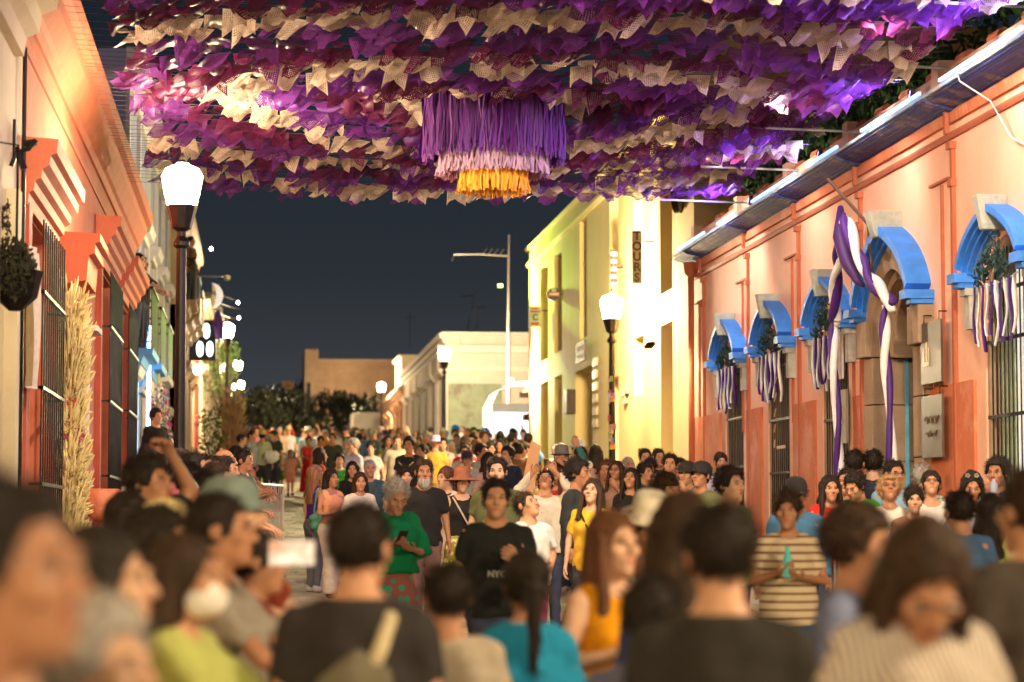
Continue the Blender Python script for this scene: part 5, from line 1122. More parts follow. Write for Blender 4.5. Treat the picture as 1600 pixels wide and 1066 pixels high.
r = empty('lit_sign', onY(315, 530, 70), label='dark lantern shaped sign box with two glowing white panels on the left row', cat='sign'); q = MB(); q.box(-.36, .42, -.2, .2, -.62, .55); q.put('box', M['iron'], r, bevel=.02)
for k, (a, b) in enumerate(((-.18, .22), (.14, .22), (-.04, -.30), (.24, -.30))):
    q = MB(); q.lathe([(.02, -.17), (.07, -.12), (.085, .0), (.07, .12), (.02, .17)], 10); q.put('glow_panel', glow('cool_panel', (.65, .92, 1), 5), r, loc=(a, -.22, b), scale=(1.1, .4, 1.25), smooth=True)
for x, y_, Y, l_ in ((308, 578, 66, 'bright round wall light low on the left row'), (366, 605, 98, 'elongated bright light beside the third left lamp')):
    q = MB(); q.lathe([(.02, -.16), (.12, -.1), (.15, 0), (.12, .1), (.02, .16)], 10); q.put('wall_lantern', glow('wall_lantern_glass', (1, .85, .55), 60), loc=onY(x, y_, Y), scale=(.6, .6, .8), label=l_, cat='wall lamp', smooth=True)
# blue light strip on the lavender house edge
r = empty('light_strip', (-1.9, 43, 2.0), label='tall glowing blue white light strip at the lavender house entrance', cat='light'); q = MB(); q.box(-.03, .03, -.05, .05, .2, 3.1); q.put('tube', glow('blue_strip', (.25, .6, 1), 8), r)
# ------------------------------------------------------------------ dried grass column, hanging plant, grasses
def grasscol(x, y, z0, z1, rad, n, label, name, cat, m, seed, fl=True, droop=.5):
    rs = random.Random(seed); r = empty(name, (x, y, z0), label=label, cat=cat); q = MB()
    for _ in range(n):
        z = rs.uniform(0, z1 - z0); a = rs.uniform(0, 6.3); rr = rad * rs.uniform(.1, .6); L_ = rs.uniform(.25, .55); o = rs.uniform(.1, .3) * rad * 2; p0 = Vector((rr * math.cos(a), rr * math.sin(a), z)); p1 = p0 + Vector((o * math.cos(a), o * math.sin(a), L_ * .6)); p2 = p1 + Vector((o * math.cos(a) * 1.3, o * math.sin(a) * 1.3, L_ * (.1 if rs.random() < droop else .5))); w_ = .008
        q.add([p0 + Vector((w_, 0, 0)), p0 - Vector((w_, 0, 0)), p1 - Vector((0, w_, 0)), p1 + Vector((0, w_, 0)), p2 + Vector((.002, 0, 0))], [(0, 1, 2, 3), (3, 2, 4)])
        q.tube([p1.lerp(p2, .3), p1.lerp(p2, .7), p2], [.006, .013, .003], 4, False)
    q.put('stalks', m, r, kind='stuff')
    if fl:
        for k in range(26):
            a = rs.uniform(3.5, 6.3); z = (z1 - z0) * rs.choice((.62, .66, .7, .3, .45)) + rs.uniform(-.15, .15); q = MB(); R_ = rs.uniform(.03, .07)
            for i in range(6):
                b = i * math.pi / 3; q.add([(0, 0, 0), (R_ * math.cos(b - .4), -.02, R_ * math.sin(b - .4)), (R_ * 1.2 * math.cos(b), -.035, R_ * 1.2 * math.sin(b)), (R_ * math.cos(b + .4), -.02, R_ * math.sin(b + .4))], [(0, 1, 2, 3)])
            q.put('flower', M['paint'], r, loc=(rad * .7 * math.cos(a), rad * .75 * math.sin(a), z), rot=(rs.uniform(-.5, .5), 0, rs.uniform(-.6, .6)), color=rs.choice(((.6, .10, .10), (.65, .3, .2), (.7, .5, .2), (.4, .05, .15))))
    return r
drym = mat('dried_grass', (.74, .60, .28), .85, scale=3, var=.35, bump=0)
grasscol(-1.84, 23.9, .7, 3.55, .15, 2400, 'tall column of dried golden grass and flowers against the orange wall', 'dried_grass_column', 'floral decoration', drym, 8)
grasscol(-.55, 58, G(58) + .5, G(58) + 2.3, .22, 500, 'upright bundle of dry reddish grass by the left lamp post', 'dry_grass_bundle', 'plant', mat('red_dry_grass', (.38, .20, .10), .7), 9, fl=False, droop=.1)
r = empty('hanging_plant', (-1.80, 18.1, 3.52), label='dark bushy hanging plant at the left picture edge', cat='plant'); q = MB(); rs = random.Random(2); leafblob(q, (0, .2, 0), (.15, .45, .24), 1100, rs, .03); leafblob(q, (-.08, .2, .35), (.04, .08, .2), 60, rs, .03); q.put('foliage', mat('dusty_leaf', (.06, .06, .035), .7, scale=4, var=.6, bump=0), r); q = MB(); q.tube([(-.35, .2, 1.0), (0, .2, .95), (0, .2, .2)], .01, 5); q.lathe([(.05, -.3), (.16, -.2), (.2, 0), (.02, .02)], 10, (0, .2, 0)); q.put('basket', M['iron'], r)
r = empty('flower_arch', (-1.85, 44, G(44)), label='white and magenta flowers with bamboo at the lavender house door', cat='floral decoration'); q = MB(); rs = random.Random(6)
q.tube([(.05, 0, 0), (.08, 0, 2.9)], .03, 6); q.tube([(.2, .6, 0), (.15, .7, 2.4)], .02, 6); q.put('bamboo', mat('bamboo', (.45, .38, .12), .5), r)
for c, m_ in (((.5, .02, .12), 'a'), ((.65, .6, .6), 'b'), ((.05, .12, .03), 'c')):
    q = MB(); leafblob(q, (.1, .3, 1.5), (.25, .9, 1.3), 420, rs, .05); q.put('blossoms' if m_ != 'c' else 'leaves', M['paint'], r, color=c, kind='stuff')
# ------------------------------------------------------------------ crowd barriers
def barrier_mesh():
    q = MB(); L_ = 2.1; q.tube([(0, .03, .25), (0, .03, 1.08), (0, .09, 1.14), (0, L_ - .09, 1.14), (0, L_ - .03, 1.08), (0, L_ - .03, .25), (0, .03, .25)], .018, 8); out = [('rail', q.mesh('rail', M['steel']))]
    for i in range(11): b = MB(); y = .03 + (L_ - .06) * (i + 1) / 12; b.tube([(0, y, .25), (0, y, 1.14)], .010, 6); out.append(('bar', b.mesh('bar', M['steel'])))
    for y in (.35, L_ - .35): b = MB(); b.tube([(-.28, y, .0), (-.26, y, .03), (0, y, .28), (.26, y, .03), (.28, y, .0)], .016, 6); out.append(('foot', b.mesh('foot', M['steel'])))
    return out
bmz = barrier_mesh()
def barrier(x, y, label, rz=0):
    r = empty('crowd_barrier', (x, y, G(y)), rz, label=label, cat='barrier', group='steel crowd barriers'); 
    for n_, me in bmz: put(n_, me, r)
for i in range(7):
    y = 25.2 + i * 2.16 if i < 5 else (35.8 if i == 5 else 37.7); barrier(-.36 + .008 * y if i < 6 else -.02, y, ['barrier nearest on the left behind the front spectators', 'second left barrier with leaning spectators', 'third left barrier with leaning spectators', 'fourth left barrier with leaning spectators', 'fifth left barrier with leaning spectators', 'sixth left barrier with leaning spectators', 'steel barrier standing open to view at the end of the left line'][i], 0 if i < 6 else math.radians(-12.6))
barrier(-.42, 42.5, 'steel barrier just beyond the last open one on the left')
for i in range(4): barrier(5.05 + .05 * i, 15.5 + i * 2.2, 'steel barrier ' + ['nearest', 'second', 'third', 'farthest'][i] + ' along the right side before the peach house')
# ------------------------------------------------------------------ market stalls in the cross street
tent = mat('white_canvas', (.80, .82, .82), .8, scale=3, var=.05, bump=.1)
def stall(x0, x1, y0, y1, zb, zt, label, lit=9, frame=True, arched=False):
    r = empty('market_stall', ((x0 + x1) / 2, (y0 + y1) / 2, G(y0)), label=label, cat='market stall'); W = (x1 - x0) / 2; D = (y1 - y0) / 2; g = G(y0); q = MB(); n_ = 12; vs = []; fs = []
    for j, yy in enumerate((-D, 0, D)):
        for i in range(n_ + 1):
            t = i / n_ * 2 - 1; z = (zt - zb) * (math.sqrt(max(0, 1 - t * t)) if arched else (1 - abs(t) ** 1.4)) * (1 if arched or j == 1 else .0 if not arched else 1); vs.append((t * W, yy, zb - g + z))
    for j in range(2):
        for i in range(n_): a = j * (n_ + 1) + i; fs.append((a, a + 1, a + n_ + 2, a + n_ + 1))
    q.add(vs, fs); q.box(-W, W, -D - .02, -D, zb - g - .28, zb - g + .0); q.box(-W - .02, -W, -D, D, zb - g - .28, zb - g); q.put('canopy', tent, r)
    q = MB()
    for a in (-W, W):
        for b in (-D, D): q.tube([(a, b, 0), (a, b, zb - g)], .025, 6)
    q.put('frame', M['steel'], r); q = MB(); q.box(-W * .8, W * .8, -D * .6, -D * .4, 0, .9); q.put('table', tent, r)
    rs = random.Random(int(x0 * 10))
    for k in range(12): q = MB(); xx = -W * .75 + W * 1.5 * k / 11; q.box(xx - .08, xx + .08, -D * .62, -D * .42, .91, .91 + rs.uniform(.12, .5)); q.put('goods', M['paint'], r, color=rs.choice(((.6, .1, .08), (.1, .4, .5), (.7, .6, .1), (.6, .6, .6), (.1, .1, .4))), bevel=.01)
    q = MB(); q.box(-W, W, D - .03, D, 0, zb - g); q.put('back_sheet', tent, r)
    l = bpy.data.lights.new('stall_bulb', 'POINT'); l.energy = 170 * lit / 9; l.color = (.86, .94, 1); l.shadow_soft_size = .1; o = bpy.data.objects.new('stall_bulb', l); C.objects.link(o); o.parent = r; o.location = (0, -.7, zb - g - .45)
    for k in range(2): q = MB(); q.tube([(-.6 + 1.2 * k, -.45, zb - g - .02), (.1 + 1.2 * k - .2, -.45, zb - g - .02)], .04, 8); q.put('tube_light', glow('stall_tube', (.80, .92, 1), 120), r)
    return r
stall(7.35, 9.6, 75.5, 78.5, 5.35, 6.05, 'white canopied market stall with an arched corner left of the group', arched=True)
stall(8.9, 12.2, 72.6, 75.2, 5.25, 5.75, 'wide white market stall beside the yellow house corner')
r = stall(8.3, 11, 66.5, 69, 4.95, 5.3, 'market stall with a red shelf and shown goods nearest the yellow house', lit=4)
sh = empty('goods_shelf', (8.05, 66.0, G(66)), label='tall shelf of colourful packets under a red board by the yellow house', cat='shelf'); q = MB(); q.box(-.75, 1.2, 0, .4, 2.0, 2.16); q.put('red_board', mat('red_board'), sh); q = MB(); q.box(-.3, -.27, 0, .4, 0, 2.0); q.box(.3, .33, 0, .4, 0, 2.0); q.box(-.3, .3, .36, .4, 0, 2)
for k in range(6): q.box(-.27, .3, 0, .36, .2 + .33 * k, .22 + .33 * k)
q.put('rack', M['iron'], sh); rs = random.Random(3)
for k in range(6):
    for i in range(5): MB().box(-.25 + .11 * i, -.16 + .11 * i, .02, .2, .222 + .33 * k, .45 + .33 * k).put('packet', M['paint'], sh, color=rs.choice(((.1, .5, .15), (.6, .1, .08), (.7, .6, .1), (.6, .6, .6), (.6, .1, .4))))
MB().box(.45, .95, -.02, .0, 1.1, 1.85).put('pink_poster', mat('pink_poster', (.7, .05, .42), .6, emit=(1, .05, .55), es=.25), sh)
# white lit tarp rising behind the stalls, against the corner house
r = empty('tarp_tent', (9.4, 80, G(80)), label='tall lit white tarp peaked against the yellow house corner above the stalls', cat='tent'); g = G(80); q = MB(); q.add([(-.3, -.5, 3.0), (1.2, -.5, 5.2 - .0), (3, -.5, 5.6), (3, -.5, 3.0), (-.5, 1.2, 3.0), (1.2, 1.2, 5.0), (3, 1.2, 5.4), (3, 1.2, 3)], [(0, 1, 2, 3), (4, 7, 6, 5), (0, 4, 5, 1), (1, 5, 6, 2)]); q.put('tarp', mat('lime_tarp', (.72, .78, .42), .7), r); q = MB(); q.tube([(1.2, 0, 0), (1.2, 0, 5.1)], .03, 6); q.tube([(3, 0, 0), (3, 0, 5.4)], .03, 6); q.put('frame', M['steel'], r)
# board held up in the crowd
# ------------------------------------------------------------------ canopy of cut paper flags
def papermat(name, tl=.45):
    m, n, l, p = newmat(name); oi = n.new('ShaderNodeObjectInfo'); uv = n.new('ShaderNodeUVMap'); tc = n.new('ShaderNodeTexCoord')
    nz = n.new('ShaderNodeTexNoise'); nz.inputs['Scale'].default_value = 6; l.new(tc.outputs['Object'], nz.inputs[0]); mr = n.new('ShaderNodeMapRange'); mr.inputs[3].default_value = .65; mr.inputs[4].default_value = 1.35; l.new(nz.outputs[0], mr.inputs[0])
    sc_ = n.new('ShaderNodeVectorMath'); sc_.operation = 'SCALE'; l.new(oi.outputs['Color'], sc_.inputs[0]); l.new(mr.outputs[0], sc_.inputs['Scale']); l.new(sc_.outputs[0], p.inputs['Base Color']); p.inputs['Roughness'].default_value = .38; p.inputs['Specular IOR Level'].default_value = .3
    tr = n.new('ShaderNodeBsdfTranslucent'); l.new(sc_.outputs[0], tr.inputs[0]); mx = n.new('ShaderNodeMixShader'); mx.inputs[0].default_value = tl; l.new(p.outputs[0], mx.inputs[1]); l.new(tr.outputs[0], mx.inputs[2])
    # cut-outs
    v = n.new('ShaderNodeTexVoronoi'); v.inputs['Scale'].default_value = 13; v.inputs['Randomness'].default_value = .12; l.new(uv.outputs[0], v.inputs[0])
    g = n.new('ShaderNodeMath'); g.operation = 'LESS_THAN'; g.inputs[1].default_value = .30; l.new(v.outputs['Distance'], g.inputs[0])
    s = n.new('ShaderNodeSeparateXYZ'); l.new(uv.outputs[0], s.inputs[0])
    def band(o, lo, hi):
        a = n.new('ShaderNodeMath'); a.operation = 'GREATER_THAN'; a.inputs[1].default_value = lo; l.new(o, a.inputs[0]); b = n.new('ShaderNodeMath'); b.operation = 'LESS_THAN'; b.inputs[1].default_value = hi; l.new(o, b.inputs[0])
        c = n.new('ShaderNodeMath'); c.operation = 'MULTIPLY'; l.new(a.outputs[0], c.inputs[0]); l.new(b.outputs[0], c.inputs[1]); return c.outputs[0]
    def mul(a, b): c = n.new('ShaderNodeMath'); c.operation = 'MULTIPLY'; l.new(a, c.inputs[0]); l.new(b, c.inputs[1]); return c.outputs[0]
    n2 = n.new('ShaderNodeTexVoronoi'); n2.inputs['Scale'].default_value = 3.2; l.new(uv.outputs[0], n2.inputs[0]); g2 = n.new('ShaderNodeMath'); g2.operation = 'GREATER_THAN'; g2.inputs[1].default_value = .28; l.new(n2.outputs['Distance'], g2.inputs[0])
    hole = mul(mul(mul(g.outputs[0], band(s.outputs[0], .07, .93)), band(s.outputs[1], .08, .88)), g2.outputs[0])
    tp = n.new('ShaderNodeBsdfTransparent'); m2 = n.new('ShaderNodeMixShader'); l.new(hole, m2.inputs[0]); l.new(mx.outputs[0], m2.inputs[1]); l.new(tp.outputs[0], m2.inputs[2]); l.new(m2.outputs[0], n['Material Output'].inputs[0]); return m
paper = papermat('cut_tissue_paper')
def flag_mesh(seed):
    rs = random.Random(seed); NX, NY = 8, 7; W, H = .245, .205; V = []; UV = []; 
    sw = rs.uniform(-.1, 1.0); pt = rs.uniform(.75, 1.5) * rs.choice((1, 1, 1, -1)); curl = rs.uniform(-.3, 1.0) * (1 if pt > 0 else -1); tw = rs.uniform(-.9, .9); ph = rs.uniform(0, 6)
    for j in range(NY + 1):
        t = j / NY
        for i in range(NX + 1):
            u = i / NX; x = (u - .5) * W * (1 - .12 * t * abs(tw)); ed = .025 * abs(math.sin(u * math.pi * 5)) if j == NY else 0; L_ = t * H - ed
            an = pt + curl * t * (.6 + .4 * math.sin(ph)); n_ = 6; z = 0; y = 0; xo = 0
            for k in range(n_):
                a = pt * (.5 + .5 * k / n_) + curl * t * k / n_; z -= math.cos(a) * L_ / n_; y += math.sin(a) * L_ / n_
            xo = -sw * t * H * .75; y += .035 * math.sin(ph + u * 5 + t * 3) * (t + .15); z += .03 * math.sin(ph * 2 + u * 6) * t + tw * (u - .5) * t * .16; y += tw * (u - .5) * t * .2
            V.append((x + xo, y, z)); UV.append((u, t))
    F = [(j * (NX + 1) + i, j * (NX + 1) + i + 1, (j + 1) * (NX + 1) + i + 1, (j + 1) * (NX + 1) + i) for j in range(NY) for i in range(NX)]
    me = bpy.data.meshes.new('flag'); me.from_pydata(V, [], F); l = me.uv_layers.new(name='UVMap')
    for lp in me.loops: l.data[lp.index].uv = UV[lp.vertex_index]
    me.polygons.foreach_set('use_smooth', [True] * len(F)); me.materials.append(paper); me.update(); return me
flags = [flag_mesh(100 + i) for i in range(26)]
CX, CY, CZ = 2.44, 24.9, 6.12
PURPLE = (.17, .034, .31); PINKP = (.17, .040, .26); MAR = (.13, .018, .080); CRE = (.68, .54, .44)
rs = random.Random(77)
def canz(x, y): return CZ - .10 * math.sin((x + 1.7) / 8.2 * math.pi) + .0 * y + .05 * math.sin(y * 1.3)
row = 0; y = 16.4; ROWS = []
while y < 31.9: ROWS.append(y); y += rs.uniform(.20, .28)
ords = lambda k: str(k) + ('th' if 10 < k % 100 < 14 else {1: 'st', 2: 'nd', 3: 'rd'}.get(k % 10, 'th'))
cordm = mat('string', (.12, .11, .12), .7)
for ri, y in enumerate(ROWS):
    k = len(ROWS) - ri; x0, x1 = -1.70, 6.45
    r = empty('paper_flag_garland', (0, y, 0), label=f'string of cut paper flags over the street, {ords(k)} from the far edge of the canopy', cat='garland', group='paper flag garlands over the street')
    q = MB(); q.tube([(x0 + (x1 - x0) * i / 10, 0, canz(x0 + (x1 - x0) * i / 10, y)) for i in range(11)], .0025, 4); q.put('string', cordm, r)
    x = x0 + .42 + rs.uniform(0, .3)
    while x < x1 - .15:
        dx, dy_ = x - CX, y - CY; rr = math.hypot(dx, dy_) + .12 * math.sin(3 * math.atan2(dy_, dx)); step = rs.uniform(.205, .28)
        if rr > .76 and rs.random() > (.12 if y < 28.0 else .30):
            if rr < 1.2: c = CRE
            elif rr < 1.75: c = MAR
            elif rr < 2.4: c = PURPLE
            elif rr < 2.95: c = CRE
            elif rr < 3.5: c = MAR
            elif rr < 4.25: c = PINKP
            elif rr < 4.8: c = CRE
            elif rr < 5.4: c = MAR
            elif rr < 6.15: c = PURPLE
            elif rr < 6.7: c = CRE
            else: c = PINKP
            if rs.random() < .04: c = rs.choice((PURPLE, MAR, PINKP))
            v = rs.uniform(.75, 1.25); wav = .25 * math.sin(x * 1.1 + y * .7)
            o = put('flag', flags[rs.randrange(26)], r, (x, 0, canz(x, y) - .003), (rs.uniform(-.25, .35) + wav, rs.uniform(-.18, .18), rs.uniform(-.35, .35)), (rs.uniform(.8, 1.05), 1, rs.uniform(.8, 1.1)), tuple(a * v for a in c))
        x += step
# cables that carry the canopy, and the pale rods on the peach roof
for i, (px, py) in enumerate(((1450, 106), (1320, 206), (1225, 266), (1150, 317), (1580, 10))):
    p = onX(px, py, XR - .3); q = MB(); q.tube([(XR + .3, p.y, p.z - .01), (XR - 1.35, p.y, p.z + .03)], .014, 6); q.put('support_rod', cabm, label=['white rod holding the canopy above the stone door', 'white rod holding the canopy above the third arched window', 'white rod holding the canopy above the second arched window', 'white rod at the far edge of the canopy by the yellow house', 'white rod holding the canopy at the top right corner'][i], cat='rod')
# ribbon chandelier
r = empty('ribbon_chandelier', (CX, CY, CZ), label='round hanging drum of purple, pale pink and orange ribbons under the flag canopy', cat='ribbon chandelier')
for rad, z in ((.72, -.02), (.58, -.60), (.34, -.72)):
    q = MB(); q.tube([(rad * math.cos(a * math.pi / 16), rad * math.sin(a * math.pi / 16), z) for a in range(33)], .012, 6, False); q.put('hoop', M['iron'], r)
q = MB()
for a in range(4): q.tube([(.76 * math.cos(a * 1.57), .76 * math.sin(a * 1.57), -.02), (.34 * math.cos(a * 1.57), .34 * math.sin(a * 1.57), -.72)], .006, 4)
q.put('stay', M['iron'], r)
def ribbons(rad, z0, z1, n, m, col, rs, seed):
    q = MB(); w_ = .011
    for i in range(n):
        a = i / n * 2 * math.pi + rs.uniform(-.02, .02); rr = rad * rs.uniform(.96 if seed else .8, 1.03) * (1 if seed else 1); x, y = rr * math.cos(a), rr * math.sin(a); ln = (z0 - z1) * rs.uniform(.88, 1.05); tx = rs.uniform(-.02, .012); ty = rs.uniform(-.04, .04); aa = a + math.pi / 2 + rs.uniform(-.9, .9); cx_, cy_ = w_ * math.cos(aa), w_ * math.sin(aa); vs = []; fs = []
        for k in range(6):
            t = k / 5; px, py, pz = x + tx * t * t * 3 + .012 * math.sin(t * 7 + i), y + ty * t, z0 - ln * t; bb = rs.uniform(-.4, .4); vs += [(px + cx_ * math.cos(bb), py + cy_, pz), (px - cx_ * math.cos(bb), py - cy_, pz)]
        for k in range(5): fs.append((2 * k, 2 * k + 1, 2 * k + 3, 2 * k + 2))
        q.add(vs, fs)
    return q
rs = random.Random(9)
for nm, rad, z0, z1, n, c in (('purple_ribbons', .72, 0, -.72, 640, (.11, .010, .21)), ('purple_ribbons', .68, 0, -.66, 420, (.07, .008, .13)), ('pink_ribbons', .56, -.58, -.88, 420, (.50, .30, .44)), ('orange_ribbons', .34, -.62, -1.05, 300, (.95, .42, .025))):
    ribbons(rad, z0, z1, n, None, c, rs, 1).put(nm, M['satin'], r, color=c, kind='stuff')
# ------------------------------------------------------------------ people
BLK = (.022, .020, .020); NVY = (.03, .04, .11); WHI = (.70, .67, .62); GRY = (.22, .21, .20); DGR = (.07, .07, .07); DEN = (.06, .10, .20); KHA = (.30, .24, .13); OLV = (.11, .12, .05); CRM = (.62, .52, .36)
J = ('jeans', (.045, .06, .11)); JB = ('slacks', (.03, .03, .035)); JG = ('jeans', (.12, .12, .14))
A = {}
# --- close to the camera
person(8, 778, 3.3, 'large blurred face filling the bottom left corner, looking right', face=62, hair=('short', 'black'), top=('tee', (.06, .05, .05)), H=1.68, sex='f', skin=SKINS[3])
person(165, 818, 5.4, 'blurred woman in profile with long black hair and pink top at the lower left', face=72, sex='f', hair=('wavy', 'black'), top=('tank', (.55, .10, .13)), skin=SKINS[2])
person(290, 832, 6.6, 'blurred person in a white face mask and dark hair at the lower left', face=70, sex='f', hair=('bob', 'dark'), top=('tee', (.42, .44, .13)), mask=(.78, .72, .66), arms='lean')
person(150, 938, 4.2, 'blurred grey haired short person in a dark jacket at the bottom left', face=60, sex='f', hair=('messy', 'grey'), top=('jacket', (.10, .09, .11)), kid=True)
person(365, 733, 9.3, 'man in a grey green cap and maroon shirt in profile behind the masked person', face=78, hat=('cap', (.20, .26, .24)), top=('tee', (.26, .05, .03)), arms='lean')
person(345, 768, 8.2, 'dark haired man in profile between the masked person and the grey green cap', face=80, hair=('short', 'black'), top=('tee', (.30, .26, .22)), arms='rail')
person(262, 770, 9.4, 'person in a pale yellow cap seen from behind on the left', face=130, hat=('cap', (.75, .60, .28)), top=('tee', BLK))
A['armraise'] = person(232, 702, 12.4, 'man holding his forearm over his head on the left', face=60, arms='head', hair=('messy', 'black'), top=('tee', (.035, .03, .03)), H=1.84)
person(205, 745, 11, 'dark haired woman in black pressed behind the arm raising man', face=100, sex='f', hair=('wavy', 'black'), top=('long', BLK), H=1.66)
person(250, 800, 8.6, 'dark haired spectator in black low between the yellow cap and the mask', face=85, hair=('curly', 'black'), top=('tee', BLK), H=1.60)
person(90, 815, 14, 'small dark haired person against the dried grass at left', face=60, sex='f', hair=('bob', 'dark'), top=('long', (.10, .05, .04)), kid=True)
A['bp'] = person(560, 783, 6.7, 'man in a black t-shirt carrying a grey green backpack, seen from behind', face=172, hair=('short', 'black'), top=('tee', (.035, .03, .03)), hy=-15)
person(700, 884, 8.0, 'boy in a pale grey shirt seen from behind at the bottom centre', face=184, hair=('short', 'black'), top=('tee', (.42, .35, .27)), kid=True)
person(822, 864, 8.3, 'woman with a ponytail and turquoise and blue jacket seen from behind', face=186, sex='f', hair=('pony', 'black'), top=('long', (.02, .24, .42)), kid=True)
A['org'] = person(957, 795, 8.6, 'woman with long brown hair and bright orange tank top holding a phone', face=22, sex='f', arms='phone', hair=('long', 'brown'), top=('tank', (.80, .33, .01)), hy=8, skin=SKINS[2])
A['fed'] = person(1012, 766, 11.5, 'person in a white fedora with a dark band and white scarf', face=8, hat=('fedora', (.78, .70, .56)), top=('long', (.55, .52, .48)), hp=18, arms='one')
person(1062, 768, 7.4, 'woman with dark hair pressed behind the big black shirted man', face=200, sex='f', hair=('wavy', 'dark'), top=('long', NVY), H=1.66)
person(1124, 783, 5.7, 'big man in a black shirt seen from behind at the lower right of centre', face=178, hair=('short', 'black'), top=('tee', (.030, .026, .022)), fat=.045)
person(1020, 905, 6.6, 'person in a navy and grey striped shirt low beside the orange top', face=150, hair=('short', 'black'), top=('long', (.12, .13, .20)), sex='m', kid=True, tm='cloth')
person(1336, 785, 7.3, 'youth with curly dark hair in profile at the lower right', face=58, hair=('curly', 'dark'), top=('tee', (.16, .18, .30)), hp=6)
STR = stripes('thin_grey_stripes', 0, 62, (.18, .15, .15), .42); M['thinstripe'] = STR
A['str'] = person(1428, 768, 5.1, 'woman with long dark hair looking down in a cream striped open shirt', face=12, sex='f', arms='hold', hair=('long', 'dark'), top=('jacket', (.62, .52, .42)), tm='thinstripe', hp=44, hy=-10)
person(1612, 795, 7.0, 'man in a dark shirt cut by the right picture edge', face=200, hair=('short', 'dark'), top=('tee', (.05, .038, .03)), H=1.74)
person(1498, 765, 14.2, 'young man in a plain blue t-shirt seen from behind at right', face=188, hair=('short', 'black'), top=('tee', (.06, .13, .27)))
person(1546, 770, 15.5, 'girl with long dark hair and a yellow green top at right', face=160, sex='f', hair=('wavy', 'black'), top=('tank', (.42, .48, .14)))
# --- centre group walking towards the camera
A['blk'] = person(775, 735, 14.8, 'young man in a black NYC t-shirt walking in the centre, out of focus', face=-4, arms='one', legs='walk', hair=('short', 'black'), top=('tee', (.022, .024, .024)), H=1.70)
M['floral'] = dots('floral_print', (.04, .30, .20), 14, .36); M['ydots'] = dots('yellow_dot_print', (.75, .70, .35), 13, .34)
A['grn'] = person(616, 741, 17.8, 'grey haired person in a green poncho looking at a phone', face=12, sex='f', arms='phone', hair=('short', 'grey'), top=('poncho', (.005, .17, .06)), bot=('long_skirt', (.26, .09, .07)), hp=28, bm_='floral')
A['brd'] = person(662, 711, 24.4, 'bearded man in a black v neck t-shirt beside the green poncho', face=4, arms='down', legs='walk', hair=('short', 'dark'), beard=('grey', 1.5), top=('tee', BLK), bot=('slacks', (.22, .13, .11)), H=1.77)
A['hat'] = person(722, 729, 25.6, 'woman in a rust brown sun hat, black tank top and yellow dotted skirt', face=2, sex='f', legs='walk', hat=('sunhat', (.34, .13, .07)), hair=('bun', 'black'), top=('tank', BLK), bot=('skirt', (.30, .32, .05)), bm_='ydots')
person(634, 727, 28, 'young woman peering between the green poncho and the bearded man', sex='f', hair=('bun', 'black'), top=('tee', (.3, .2, .15)), face=5)
person(697, 728, 26.6, 'woman in a pale dress half hidden behind the bearded man', sex='f', face=-50, hair=('pony', 'brown'), top=('dress', (.62, .52, .42)), bot=('skirt', (.62, .52, .42)))
person(777, 713, 22.6, 'man in an olive shirt just behind the black t-shirt man', hair=('short', 'black'), top=('tee', OLV), face=-10)
person(764, 706, 33, 'woman with loose dark hair behind the olive shirt man', sex='f', hair=('wavy', 'black'), top=('tee', (.45, .3, .25)), face=20)
A['boy'] = person(828, 767, 19.6, 'boy in a white printed t-shirt looking up and left', face=18, legs='walk', arms='hold', hair=('short', 'dark'), top=('tee', (.68, .66, .62)), bot=('shorts', (.25, .05, .10)), hp=-22, hy=24, kid=True)
A['film'] = person(852, 718, 24.2, 'man in a white shirt filming the canopy with both arms raised', face=-8, arms='up', hair=('short', 'black'), top=('long', (.70, .62, .50)), hp=-32, H=1.68)
person(903, 716, 22.6, 'young man in a dark long shirt in profile beside the yellow top', face=58, arms='down', legs='walk', hair=('messy', 'black'), top=('long', (.035, .04, .04)), bot=JB)
A['yel'] = person(925, 735, 21.2, 'woman in a yellow t-shirt with long brown hair looking up left', face=-14, sex='f', arms='down', legs='walk', hair=('long', 'dark'), top=('tee', (.78, .45, .04)), bot=('jeans', (.05, .05, .06)), hp=-14, hy=-12, H=1.62)
person(985, 730, 26.5, 'woman with long black hair in a black top right of the yellow top', face=-22, sex='f', hair=('long', 'black'), top=('long', BLK), hp=-12)
person(962, 719, 29.5, 'woman in glasses with her hand at her mouth behind the yellow top', face=-24, sex='f', arms='chin', glasses=True, hair=('wavy', 'dark'), top=('tee', (.35, .2, .15)), hp=-8)
person(944, 724, 31.5, 'dark haired person right behind the yellow top', face=-10, hair=('short', 'black'), top=('tee', (.3, .12, .1)))
person(921, 702, 31.8, 'person in a pale pink bucket hat near the lamp post', face=-40, hat=('bucket', (.62, .36, .30)), hair=('bob', 'dark'), sex='f', top=('tee', (.55, .22, .14)), H=1.55)
person(903, 686, 37.5, 'man in a white brimmed hat before the yellow house', face=-30, hat=('fedora', (.8, .76, .70)), top=('long', (.6, .56, .5)), arms='chin')
person(908, 697, 35, 'woman in glasses under the white brimmed hat', face=10, sex='f', glasses=True, hair=('bun', 'black'), top=('tee', (.5, .5, .5)))
person(878, 697, 35.8, 'dark bob haired woman seen from behind before the yellow house', face=170, sex='f', hair=('bob', 'black'), top=('tee', (.2, .15, .14)))
person(931, 694, 38, 'woman with long dark hair turned away beside the white hat', face=150, sex='f', hair=('long', 'black'), top=('tee', (.16, .10, .08)))
